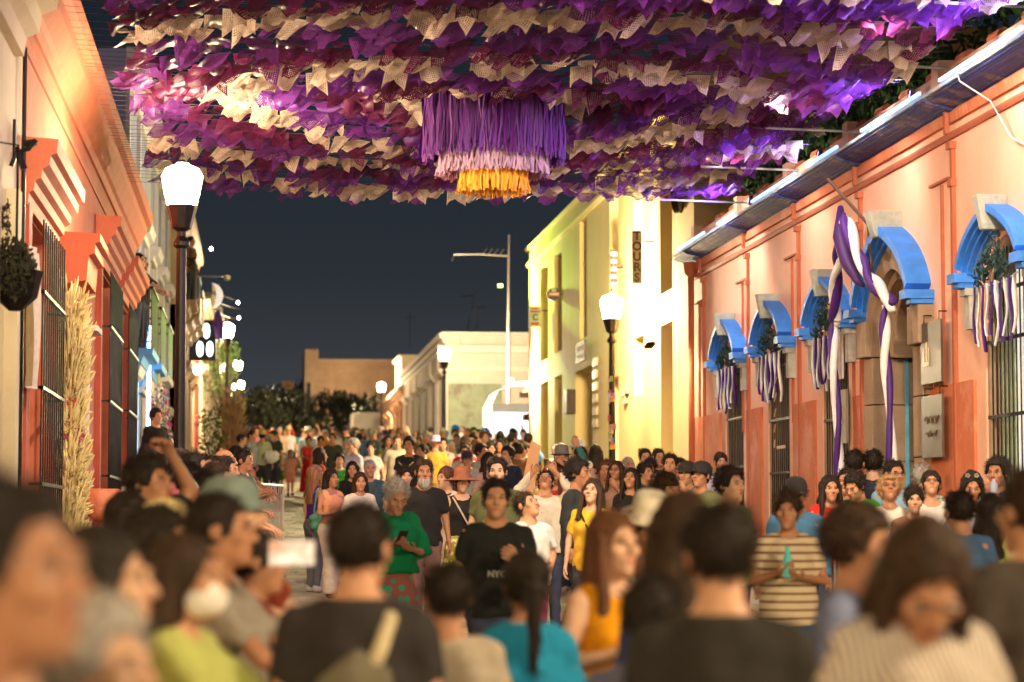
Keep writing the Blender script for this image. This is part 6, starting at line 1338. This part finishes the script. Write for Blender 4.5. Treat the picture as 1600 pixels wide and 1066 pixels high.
# --- right middle
person(1008, 700, 34, 'man in black by the yellow wall, left of a pair', face=0, hair=('short', 'black'), top=('tee', BLK), beard=None)
person(1029, 700, 34.6, 'man by the yellow wall, right of a pair', face=10, hair=('short', 'black'), top=('tee', (.05, .05, .07)))
person(1016, 715, 32.4, 'short woman between the pair of men at the yellow wall', face=-20, sex='f', hair=('bun', 'black'), top=('tee', (.4, .2, .2)), arms='chin')
person(1047, 708, 28.2, 'broad faced young man looking left in a teal shirt', face=-14, hair=('short', 'black'), top=('tee', (.10, .22, .22)), hp=-6, fat=.03)
person(1062, 715, 31, 'dark haired person behind the teal shirted man', face=-30, hair=('short', 'black'), top=('tee', (.08, .08, .09)))
person(1094, 717, 23.8, 'man in a black cap and olive shirt looking left with glasses', face=-38, glasses=True, hat=('cap', (.03, .03, .03)), top=('tee', (.16, .17, .08)), hp=-8)
person(1073, 717, 26.5, 'person in a black cap touching his face beside the olive shirt', face=-30, arms='chin', hat=('cap', (.04, .035, .03)), top=('tee', (.2, .18, .16)))
A['wall'] = person(1126, 706, 33.2, 'woman in a white patterned blouse standing by the farthest arched window', face=2, sex='f', hair=('bun', 'dark'), top=('tee', (.58, .54, .66)))
person(1140, 728, 17.6, 'man with tousled hair and an olive green polo looking right', face=38, hair=('messy', 'black'), top=('tee', (.20, .24, .10)))
person(1040, 738, 17.5, 'young man with dark fringe behind the white fedora looking right', face=36, hair=('fringe', 'dark'), top=('tee', (.5, .45, .4)))
M['bstripe'] = stripes('breton_stripes', 2, 19, (.20, .09, .05), .28)
A['brt'] = person(1231, 765, 14.6, 'smiling woman in a cream striped t-shirt holding a small blue bottle', face=-8, sex='f', arms='phone', hair=('bun', 'dark'), top=('tee', (.66, .55, .38)), tm='bstripe', bot=('jeans', (.05, .09, .17)), hy=-10)
person(1243, 740, 18.8, 'man in a black cap and blue denim shirt behind the striped t-shirt', face=-6, glasses=True, hat=('cap', (.03, .025, .025)), top=('long', (.06, .16, .28)), fat=.03, hp=8)
person(1297, 741, 21.6, 'woman in a bright red top leaning near the door', face=0, sex='f', arms='rail', hair=('wavy', 'black'), top=('long', (.62, .03, .02)))
person(1322, 731, 23, 'boy in a red orange shirt beside the green shirt', face=-30, hair=('short', 'black'), arms='rail', top=('tee', (.60, .10, .03)))
person(1340, 733, 21.8, 'young man in a vivid green shirt bending his head by the door', face=-45, arms='rail', hair=('messy', 'black'), top=('long', (.03, .38, .03)), hp=24)
person(1336, 699, 24, 'left of two men in navy shirts facing the door', face=150, hair=('short', 'black'), top=('tee', (.025, .03, .055)), fat=.02)
person(1364, 699, 24.1, 'right of two men in navy shirts facing the door', face=160, hair=('short', 'black'), top=('tee', (.025, .03, .05)), hy=15)
person(1307, 728, 24.4, 'person in a white cap low behind the red top', face=-60, hat=('cap', (.75, .73, .7)), top=('tee', (.05, .05, .06)), H=1.55)
person(1397, 718, 23, 'man in glasses and a light blue shirt in the door group', face=10, glasses=True, hair=('short', 'black'), top=('tee', (.25, .42, .52)))
M['plaid'] = stripes('teal_plaid', 0, 26, (.04, .22, .22), .4, plaid=True)
person(1439, 696, 23.3, 'man in a teal and cream plaid shirt seen from behind by the door', face=150, hair=('short', 'grey'), top=('tee', (.50, .55, .40)), tm='plaid', H=1.74)
person(1390, 741, 20.2, 'lady with curly blond hair and glasses looking up in a white sweater', face=-8, sex='f', glasses=True, hair=('curly', 'blond'), top=('long', (.68, .62, .55)), hp=-24, arms='rail')
person(1428, 758, 20, 'dark haired person mostly hidden right of the blond lady', face=-10, sex='f', hair=('bun', 'black'), top=('tee', (.3, .15, .1)))
person(1455, 733, 21, 'woman in glasses and a white sleeveless top looking up', face=-12, sex='f', glasses=True, hair=('pony', 'black'), top=('tank', (.65, .6, .55)), hp=-20)
A['clip'] = person(1518, 733, 20.6, 'woman with silver flower clips in her black hair looking down', face=-12, sex='f', hair=('long', 'black'), top=('tee', (.18, .2, .28)), hp=18, tm='thinstripe')
A['nvy'] = person(1558, 714, 21.2, 'boy in a navy jacket drinking from a can by the nearest window', face=-38, arms='chin', hair=('curly', 'black'), top=('jacket', (.015, .02, .055)))
# --- left middle in front of the barrier
A['bag'] = person(493, 720, 30.6, 'woman in a purple tank top with a big green bag at her side', face=118, sex='f', legs='stand', hair=('long', 'light'), top=('tank', (.07, .02, .22)), bot=('jeans', (.13, .14, .17)), H=1.6)
person(518, 728, 29.5, 'girl in a peach crop top and white trousers', face=32, sex='f', arms='cross', legs='walk', hair=('bob', 'black'), top=('crop', (.80, .36, .20)), bot=('wide', (.68, .60, .50)), H=1.58)
person(563, 733, 28.4, 'person in a white t-shirt with a shoulder bag strap next to the peach top', face=4, sex='f', arms='hold', hair=('bob', 'dark'), top=('tee', (.74, .68, .62)), bot=J, H=1.56)
person(578, 718, 33, 'grey templed man in a teal shirt behind the white t-shirt', hair=('short', 'grey'), top=('tee', (.05, .11, .13)), face=5)
person(551, 720, 33.6, 'woman with loose dark hair in a black printed top', sex='f', hair=('wavy', 'black'), top=('tee', BLK), face=-6, kid=True)
person(530, 708, 40, 'boy in a vivid green t-shirt', kid=True, hair=('curly', 'black'), top=('tee', (.03, .35, .04)), face=4)
person(552, 697, 43, 'older grey haired man in a pale lilac shirt in profile', face=-60, hair=('short', 'grey'), top=('long', (.55, .5, .55)), H=1.78)
person(580, 697, 45, 'tall woman in a pale shirt with pulled back hair', sex='f', face=-10, hair=('bun', 'black'), top=('tee', (.5, .46, .42)), H=1.68)
person(500, 699, 39, 'woman with very long dark hair and a rust red top', sex='f', face=110, hair=('long', 'dark'), top=('tee', (.52, .10, .04)), bot=('long_skirt', (.40, .06, .05)))
A['x'] = person(640, 679, 40, 'tall young man in a black t-shirt with a pale crossed graphic', face=-25, hair=('curly', 'black'), top=('tee', (.03, .03, .035)), H=1.86)
person(660, 692, 41, 'boy in dark blue beside the crossed graphic t-shirt', kid=True, face=-60, hair=('short', 'black'), top=('tee', (.04, .05, .14)))
person(692, 687, 47, 'youth in a pale pink t-shirt', face=4, arms='hold', hair=('short', 'black'), top=('tee', (.62, .40, .36)), H=1.72)
person(618, 679, 49, 'man in a khaki field jacket with a cross strap', face=-20, hair=('short', 'grey'), top=('jacket', (.24, .20, .11)), H=1.76)
person(606, 676, 52, 'woman in an olive dress beside the khaki jacket', face=15, sex='f', hair=('wavy', 'dark'), top=('dress', (.15, .16, .06)), bot=('dress_skirt', (.15, .16, .06)), H=1.7)
person(730, 701, 37, 'man in a dark cap and pale grey shirt with glasses', face=2, glasses=True, hat=('cap', (.05, .04, .05)), top=('long', (.42, .42, .42)), fat=.03)
person(752, 692, 38.5, 'young man with tall black hair looking right in a grey shirt', face=48, hair=('messy', 'black'), top=('tee', (.35, .33, .3)))
person(793, 697, 36.5, 'curly haired boy in a navy shirt with a backpack strap', face=-40, hair=('curly', 'black'), top=('tee', (.03, .035, .07)))
person(818, 689, 42, 'man in black leaning his head left at the yellow corner', face=-30, hair=('short', 'black'), top=('tee', (.03, .03, .04)), hp=12)
person(727, 694, 41, 'person wiping his brow in a white shirt', face=-20, arms='chin', hair=('short', 'black'), top=('tee', (.6, .58, .5)))
person(766, 690, 45, 'woman in dark green between the stalls and the crowd', sex='f', face=20, hair=('bun', 'black'), top=('tee', (.03, .08, .06)))
person(781, 686, 47, 'woman with long hair and a mauve top near the stalls', sex='f', face=-15, hair=('long', 'black'), top=('tee', (.35, .18, .25)))
person(740, 667, 56, 'tall man in a beige shirt seen from behind before the stalls', face=175, hair=('short', 'black'), top=('tee', (.40, .33, .22)), H=1.86)
person(758, 667, 66, 'person in a bright blue cap at the stall', face=150, hat=('cap', (.02, .12, .45)), top=('tee', (.15, .3, .3)))
person(712, 663, 70, 'person in a light blue cap at the left end of the stalls', face=120, hat=('cap', (.03, .2, .6)), top=('tee', (.3, .5, .5)))
person(782, 673, 60, 'woman with long dark hair before the bright stall', sex='f', face=160, hair=('long', 'black'), top=('tee', (.1, .1, .12)))
person(801, 676, 50, 'dark haired man before the goods shelf', face=120, hair=('short', 'black'), top=('tee', (.2, .12, .1)))
# --- children and walkers on the open paving
A['k1'] = person(437, 697, 64, 'child in a white t-shirt and green shorts on the open paving', kid=True, legs='walk', arms='hold', hair=('short', 'black'), top=('tee', (.72, .68, .55)), bot=('shorts', (.08, .14, .02)), face=5)
person(454, 704, 63, 'small child in a pink football kit on the open paving', kid=True, legs='walk', hair=('short', 'black'), top=('tee', (.70, .34, .34)), bot=('shorts', (.65, .28, .28)), face=8)
person(482, 684, 62, 'woman in a bright red patterned dress', sex='f', face=5, legs='walk', arms='chin', hair=('bun', 'black'), top=('dress', (.6, .04, .04)), bot=('long_skirt', (.6, .03, .03)), H=1.58)
person(501, 681, 60, 'woman in a white blouse next to the red dress', sex='f', face=5, hair=('bun', 'black'), top=('tee', (.65, .58, .5)), H=1.6)
person(520, 681, 57, 'man in a dark olive v neck t-shirt', face=-15, hair=('short', 'black'), top=('tee', (.045, .05, .035)), H=1.7)
person(542, 685, 58, 'older woman in a cream blouse looking left', sex='f', face=-35, hair=('bob', 'grey'), top=('tee', (.58, .52, .38)), H=1.55)
person(560, 676, 61, 'woman in a white shirt and ponytail seen from behind', sex='f', face=190, hair=('pony', 'black'), top=('tee', (.66, .62, .56)), H=1.66)
person(580, 671, 60, 'tall man in a slate blue shirt seen from behind', face=170, hair=('short', 'grey'), top=('long', (.10, .16, .28)), H=1.8)
person(481, 666, 70, 'man in a white cowboy hat and pale blue shirt', face=8, hat=('cowboy', (.72, .68, .6)), top=('long', (.42, .48, .55)), H=1.76)
person(410, 672, 60, 'man in a straw fedora and khaki shirt holding a white bag, seen from behind', face=170, hat=('fedora', (.5, .38, .2)), top=('tee', (.40, .40, .27)), bot=JB, H=1.72)
person(430, 679, 61, 'man in a dark t-shirt bending towards the children', face=-50, hair=('short', 'black'), top=('tee', (.05, .05, .055)), H=1.75, hp=15)
person(425, 665, 76, 'dark clothed man behind the straw fedora', face=10, hair=('short', 'black'), top=('long', (.03, .03, .03)))
person(451, 666, 82, 'man in a straw hat far down the street with a camera', face=5, hat=('fedora', (.55, .42, .22)), top=('tee', (.4, .4, .38)))
person(437, 667, 79, 'bald man in a tan shirt far down the street', face=0, hair=('buzz', 'grey'), top=('tee', (.45, .32, .2)))
# --- left spectators behind the barriers
person(324, 676, 32, 'man in glasses and a white t-shirt standing on the left pavement', face=30, glasses=True, hair=('short', 'dark'), top=('tee', (.68, .60, .58)), fat=.02, H=1.7)
person(352, 700, 27.5, 'balding man in profile on the left', face=80, hair=('balding', 'black'), top=('tee', (.35, .22, .08)), arms='rail')
person(371, 696, 33, 'man in a white and brown shirt looking right over the barrier', face=70, hair=('short', 'black'), arms='rail', top=('tee', (.5, .42, .34)))
person(381, 702, 30, 'young man in black leaning on the left barrier with a phone', face=66, hair=('short', 'black'), arms='phone', top=('tee', (.04, .035, .03)))
person(228, 676, 29, 'young man in a white open collar shirt looking down on the left pavement', face=22, hair=('short', 'black'), top=('long', (.66, .62, .60)), hp=26)
person(352, 712, 23, 'man in a striped collar behind the left barrier', face=75, hair=('short', 'black'), top=('tee', (.4, .36, .3)), arms='rail')
person(378, 678, 55, 'person in a pale green shirt by the dry grass bundle', face=80, hair=('short', 'black'), top=('tee', (.35, .48, .22)))
person(393, 672, 58, 'man in a striped blue shirt leaning by the barrier far end', face=70, hair=('short', 'black'), top=('tee', (.3, .32, .4)))
person(244, 640, 39.3, 'man in black clapping in the lavender house doorway', face=40, arms='hold', hair=('curly', 'black'), top=('long', BLK), z0=1.75, H=1.72)
person(381, 700, 37, 'dark haired spectator farther along the left barrier', face=75, arms='rail', hair=('short', 'black'), top=('tee', (.2, .12, .1)))
person(386, 699, 41, 'spectator in maroon near the open barrier', face=80, arms='hold', hair=('bun', 'dark'), sex='f', top=('tee', (.25, .05, .04)))
for i, (x, y, d) in enumerate(((300, 722, 17.5), (322, 735, 14.8), (285, 700, 23), (305, 705, 21), (340, 722, 19))):
    person(x, y, d, ['dark haired spectator in black on the left beyond the raised arm', 'spectator with black hair and brown shirt behind the grey green cap', 'woman with a rose top on the left pavement near the lamp post', 'low spectator in dark red near the lamp post', 'spectator in a tan shirt leaning right behind the balding man'][i], face=(70, 80, 60, 75, 80)[i], arms='rail', sex='mmfmm'[i], hair=(('short', 'black'), ('short', 'black'), ('wavy', 'black'), ('short', 'black'), ('messy', 'dark'))[i], top=('tee', (BLK, (.16, .08, .05), (.4, .1, .12), (.2, .03, .03), (.38, .28, .18))[i]))
# people on the balconies
for (x, y, Y, X_, f_, lab) in ((221, 404, 40.4, -1.98, 70, 'dark haired man leaning over the nearest balcony, farther of two'), (229, 409, 40.9, -1.95, 60, 'person with clasped hands on the nearest balcony beside a dark haired man')):
    bz = BAL[0][1]; person(None, None, 22, lab, face=f_, at=(X_, Y + .3, 1.66), z0=bz + .0, top=('tee', BLK), arms='rail', hair=('short', 'black'))
person(None, None, 22, 'person standing on the stone balcony above the second lamp', face=60, at=(-1.65, 60.0, 1.68), z0=BAL[3][1], top=('long', (.12, .06, .04)), hair=('short', 'black'))
# --- the crowd further back: each one apart
rs = random.Random(21); PAL = [('white', (.66, .62, .56)), ('black', BLK), ('navy', NVY), ('grey', GRY), ('red', (.5, .05, .04)), ('sky blue', (.16, .34, .55)), ('olive', OLV), ('cream', CRM), ('teal', (.04, .2, .2)), ('pink', (.6, .28, .28)), ('brown', (.2, .10, .05)), ('mustard', (.5, .3, .05)), ('lilac', (.4, .33, .5)), ('orange', (.6, .2, .04))]
slots_ = []; tries = 0
existing = [(o.location.x, o.location.y) for o in bpy.data.objects if o.name.startswith('person')]
def free(x, y, m): return all((x - a) ** 2 + ((y - b) * .7) ** 2 > m * m for a, b in existing)
def crowd(n, px0, px1, d0, d1, where, ppl=None):
    global tries
    k = 0
    for _ in range(n * 60):
        if k >= n: break
        d = rs.uniform(d0, d1); px = rs.uniform(px0, px1); X = onY(px, 700, d).x
        if X < -1.1 or X > 6.2 and where != 'by the market stalls': continue
        if not free(X, d, .52): continue
        existing.append((X, d)); k += 1; sex = rs.choice('mf'); cn, c = rs.choice(PAL); cn2, c2 = rs.choice((('jeans', (.05, .07, .13)), ('black trousers', (.03, .03, .03)), ('khaki trousers', KHA)))
        hs = rs.choice((('short', 'short hair'), ('curly', 'curly hair'), ('messy', 'tousled hair')) if sex == 'm' else (('long', 'long hair'), ('bob', 'bobbed hair'), ('bun', 'tied up hair'), ('pony', 'a ponytail'))); hc = rs.choice(('black', 'black', 'dark', 'brown', 'grey'))
        fc = rs.choice(((0, 'facing us'), (10, 'facing us'), (-30, 'looking left'), (35, 'looking right'), (180, 'seen from behind'), (165, 'seen from behind')))
        hat = None; hl = ''
        if rs.random() < .12: hk = rs.choice((('cap', 'cap'), ('fedora', 'brimmed hat'))); cc = rs.choice(PAL); hat = (hk[0], cc[1]); hl = f'{cc[0]} {hk[1]}, '
        H = rs.uniform(1.6, 1.8) if sex == 'm' else rs.uniform(1.52, 1.66)
        person(None, None, d, f'{"man" if sex == "m" else "woman"}, {hl}{cn} {"shirt" if sex == "m" else "top"}, {"" if hat else (hc if hc != "dark" else "dark brown") + " " + hs[1] + ", "}{fc[1]}, {where}', face=fc[0] + rs.uniform(-8, 8), at=(X, d, H), sex=sex, legs=rs.choice(('walk', 'stand')), arms=rs.choice(('down', 'walk', 'hold', 'phone', 'chin', 'one', 'up', 'wave') if d < 95 else ('down', 'walk')),
               top=(rs.choice(('tee', 'long')), c), bot=(rs.choice(('jeans', 'slacks')), c2), hair=(None if hat else hs[0], hc), hat=hat, hp=rs.choice((0, 0, -10, 10)), group='people in the crowd down the street')
crowd(22, 470, 700, 64, 80, 'in the crowd left of centre'); crowd(34, 400, 720, 80, 108, 'deep down the street')
crowd(20, 590, 830, 50, 66, 'left of the yellow house'); crowd(16, 690, 830, 66, 73, 'by the market stalls'); crowd(9, 600, 960, 36, 47, 'mid street')
crowd(10, 380, 470, 84, 104, 'at the crowd\'s far left'); crowd(7, 860, 1010, 30, 36, 'near the yellow wall')
def strap(o, col, s=1):
    q = MB(); q.tube([(-s * .11, .03, 1.43), (-s * .10, -.08, 1.40), (-s * .04, -.150, 1.28), (s * .06, -.158, 1.10), (s * .15, -.10, .97), (s * .19, .0, .93)], .011, 6); q.put('bag_strap', M['cloth'], o, color=col)
for k_, c_ in (('yel', (.05, .02, .01)), ('film', (.02, .02, .02)), ('hat', (.5, .45, .35)), ('grn', (.03, .03, .03))):
    if k_ != 'grn': strap(A[k_], c_)
rs2 = random.Random(4)
for o in [o for o in bpy.data.objects if o.name.startswith('person') and o.parent is None and 26 < o.location.y < 75]:
    if rs2.random() < .22: strap(o, rs2.choice(((.03, .03, .03), (.12, .06, .03), (.4, .35, .28))), rs2.choice((1, -1)))
# --- things people hold and carry
phone(A['org'], (.0, -.30, 1.26), False, (70, 0, 0), 'dark phone held by the woman in the orange tank top')
phone(A['grn'], (-.03, -.32, 1.25), True, (40, 0, 10), 'lit phone in the hands of the green poncho person')
phone(A['film'], (.01, -.33, 1.78), False, (100, 90, 0), 'black phone held up by the filming man')
def screen_picture():
    m, n, l, p = newmat('phone_screen_picture'); tc = n.new('ShaderNodeTexCoord'); nz = n.new('ShaderNodeTexNoise'); nz.inputs['Scale'].default_value = 14; nz.inputs['Detail'].default_value = 3; l.new(tc.outputs['Object'], nz.inputs[0])
    cr = n.new('ShaderNodeValToRGB'); e = cr.color_ramp.elements; e[0].position = .34; e[0].color = (.75, .22, .07, 1); e[1].position = .6; e[1].color = (1, .85, .6, 1); l.new(nz.outputs[0], cr.inputs[0]); l.new(cr.outputs[0], p.inputs['Emission Color']); p.inputs['Emission Strength'].default_value = 1.0; p.inputs[0].default_value = (.02, .02, .02, 1); return m
def wphone(x, y, Y, rz, rx, w_, h_, label, mt):
    r = empty('phone', onY(x, y, Y), rz, label=label, cat='phone'); r.rotation_euler = (rx, 0, rz); MB().box(-w_ / 2, w_ / 2, -.004, .004, -h_ / 2, h_ / 2).put('phone_body', M['paint'], r, bevel=.003, color=(.02, .02, .02)); MB().box(-w_ / 2 + .003, w_ / 2 - .003, -.006, -.005, -h_ / 2 + .003, h_ / 2 - .003).put('screen', mt, r); return r
wphone(456, 864, 8.0, -.15, .0, .155, .085, 'bright orange white phone screen held out at the left of centre', screen_picture())
# the arm that holds it
def forearm_person(): pass
person(398, 828, 8.9, 'person in a maroon shirt reaching out with a bright phone', face=95, hair=('short', 'black'), top=('long', (.20, .04, .03)), arms='rail', kid=True)
def sdfprop(name, f, lo, hi, v, col, mt, label, cat, mw):
    me = cached(('prop', name), lambda: cloth_mesh(name, f, lo, hi, v, M[mt])); o = put(name, me, None, color=col, label=label, cat=cat); o.matrix_world = mw; return o
def mwof(o, at, rot=(0, 0, 0)): return Matrix.LocRotScale(o.location, o.rotation_euler, o.scale) @ Matrix.Translation(at) @ Euler([math.radians(a) for a in rot]).to_matrix().to_4x4()
def bpf(P): d = ell(P, (0, 0, 0), (.17, .10, .26)); d = smax(d, P[1] * 1 - .06, .03); d = smin(d, ell(P, (0, .055, -.10), (.12, .05, .10)), .02); return smin(d, cap(P, (0, 0, .22), (0, -.0, .27), .02), .02) + folds(P, .006, 3)
b = sdfprop('backpack', bpf, (-.24, -.16, -.34), (.24, .16, .34), .012, (.15, .13, .09), 'cloth', 'grey green backpack on the man in the black t-shirt', 'backpack', mwof(A['bp'], (.0, .20, 1.02), (0, -6, 0)))
for s in (-1,):
    q = MB(); q.tube([(-.03, -.02, .22), (-.05, -.055, .30), (-.06, -.13, .385), (-.06, -.22, .37), (-.07, -.31, .22), (-.12, -.29, -.02), (-.16, -.12, -.2)], .024, 8); q.put('strap', M['cloth'], b, smooth=True, color=(.55, .45, .28))
def tote(P): d = ell(P, (0, 0, -.02), (.20, .09, .19)); return smax(d, P[2] - .13, .02) + folds(P, .008, 1)
b = sdfprop('tote_bag', tote, (-.27, -.16, -.27), (.27, .16, .2), .013, (.10, .34, .20), 'cloth', 'soft green shoulder bag beside the purple tank top', 'bag', mwof(A['bag'], (-.22, -.02, .98), (0, 0, 80)))
q = MB(); q.tube([(-.15, 0, .10), (-.06, .03, .40), (.03, .04, .48), (.12, .02, .38), (.15, 0, .10)], .012, 6); q.put('strap', M['cloth'], b, color=(.10, .34, .20))
b = sdfprop('plastic_bag', tote, (-.27, -.16, -.27), (.27, .16, .2), .013, (.7, .68, .64), 'cloth', 'white plastic bag carried by the man in the straw fedora', 'bag', Matrix.Translation(onY(425, 712, 59.6)) @ Matrix.Scale(.9, 4))
def bottle(o, at, col, label, mt='satin', name='bottle', r_=.03, h=.2):
    q = MB(); q.lathe([(r_ * .9, 0), (r_, .01), (r_, h * .6), (r_ * .5, h * .8), (r_ * .4, h), (.001, h)], 12); b = q.put(name, M[mt], color=col, smooth=True, label=label, cat=name); b.matrix_world = mwof(o, at)
bottle(A['brt'], (-.03, -.30, 1.17), (.10, .62, .62), 'small turquoise bottle in the hands of the striped t-shirt woman'); bottle(A['nvy'], (.07, -.27, 1.42), (.35, .40, .55), 'silver blue can at the mouth of the boy in navy', name='can', r_=.033, h=.12)
q = MB(); q.lathe([(.001, -.055), (.035, -.045), (.055, 0), (.035, .045), (.001, .055)], 14); b = q.put('toy_ball', M['satin'], color=(.75, .12, .30), smooth=True, label='pink ball toy held at the waist of the black t-shirt man', cat='toy'); b.matrix_world = mwof(A['blk'], (.10, -.34, 1.06)); b.scale = (1.1, 1.1, 1.1)
# print on the shirts
def shirtprint(o, s, size, z, col, yy=-.140, x=0):
    me = text(s, size, .002, .002); me.materials.clear(); me.materials.append(M['cloth']); put('print', me, o, (x, yy, z), (math.radians(88), 0, 0), color=col)
shirtprint(A['blk'], 'NYC', .055, 1.13, (.30, .30, .28), -.165); shirtprint(A['boy'], '~ ~ ~', .07, 1.26, (.05, .05, .05), -.135)
for dx in (-.045, .03):
    q = MB()
    for k in range(5): q.lathe([(.002, 0), (.010, .003), (.002, .008)], 6, (dx + .014 * math.cos(k * 1.257), .014 * math.sin(k * 1.257), 0))
    c = q.put('flower_clip', M['steel'], A['clip']); c.matrix_local = matrix_head(-12 * 0, 18, 1) @ Matrix.Translation((0, -.062, .118)) @ Matrix.Rotation(math.radians(50), 4, 'X')
for a in (-1, 1):
    q = MB(); q.tube([(-.12 * a, -.152, 1.12), (0, -.160, 1.22), (.12 * a, -.150, 1.33)], .010, 5); q.put('print', M['cloth'], A['x'], color=(.5, .42, .25))
# a large cardboard sheet carried in the crowd
p = onY(829, 735, 26.2); r = empty('cardboard_sheet', (p.x, 26.2, G(26.2)), label='large tan cardboard sheet held upright behind the black t-shirt man', cat='board'); q = MB(); z0 = onY(820, 780, 26.2).z - G(26.2); z1 = onY(832, 688, 26.2).z - G(26.2)
q.add([(-.13, 0, z0), (.02, 0, z0), (.11, 0, z1 - .06), (.01, 0, z1), (-.13, .012, z0), (.02, .012, z0), (.11, .012, z1 - .06), (.01, .012, z1)], [(0, 1, 2, 3), (7, 6, 5, 4), (0, 4, 5, 1), (1, 5, 6, 2), (2, 6, 7, 3), (3, 7, 4, 0)]); q.put('sheet', mat('cardboard', (.55, .30, .15), .8, scale=6, var=.12), r)
if HAZE:
    q = MB(); q.box(-75, 75, -65, 905, -1.1, 14.0); hm, n, l, p = newmat('haze_air'); pv = n.new('ShaderNodeVolumePrincipled'); pv.inputs['Density'].default_value = HAZE; pv.inputs['Anisotropy'].default_value = .55; pv.inputs['Color'].default_value = (.95, .93, .9, 1)
    n.remove(p); l.new(pv.outputs[0], n['Material Output'].inputs['Volume']); q.put('haze', hm, kind='stuff')
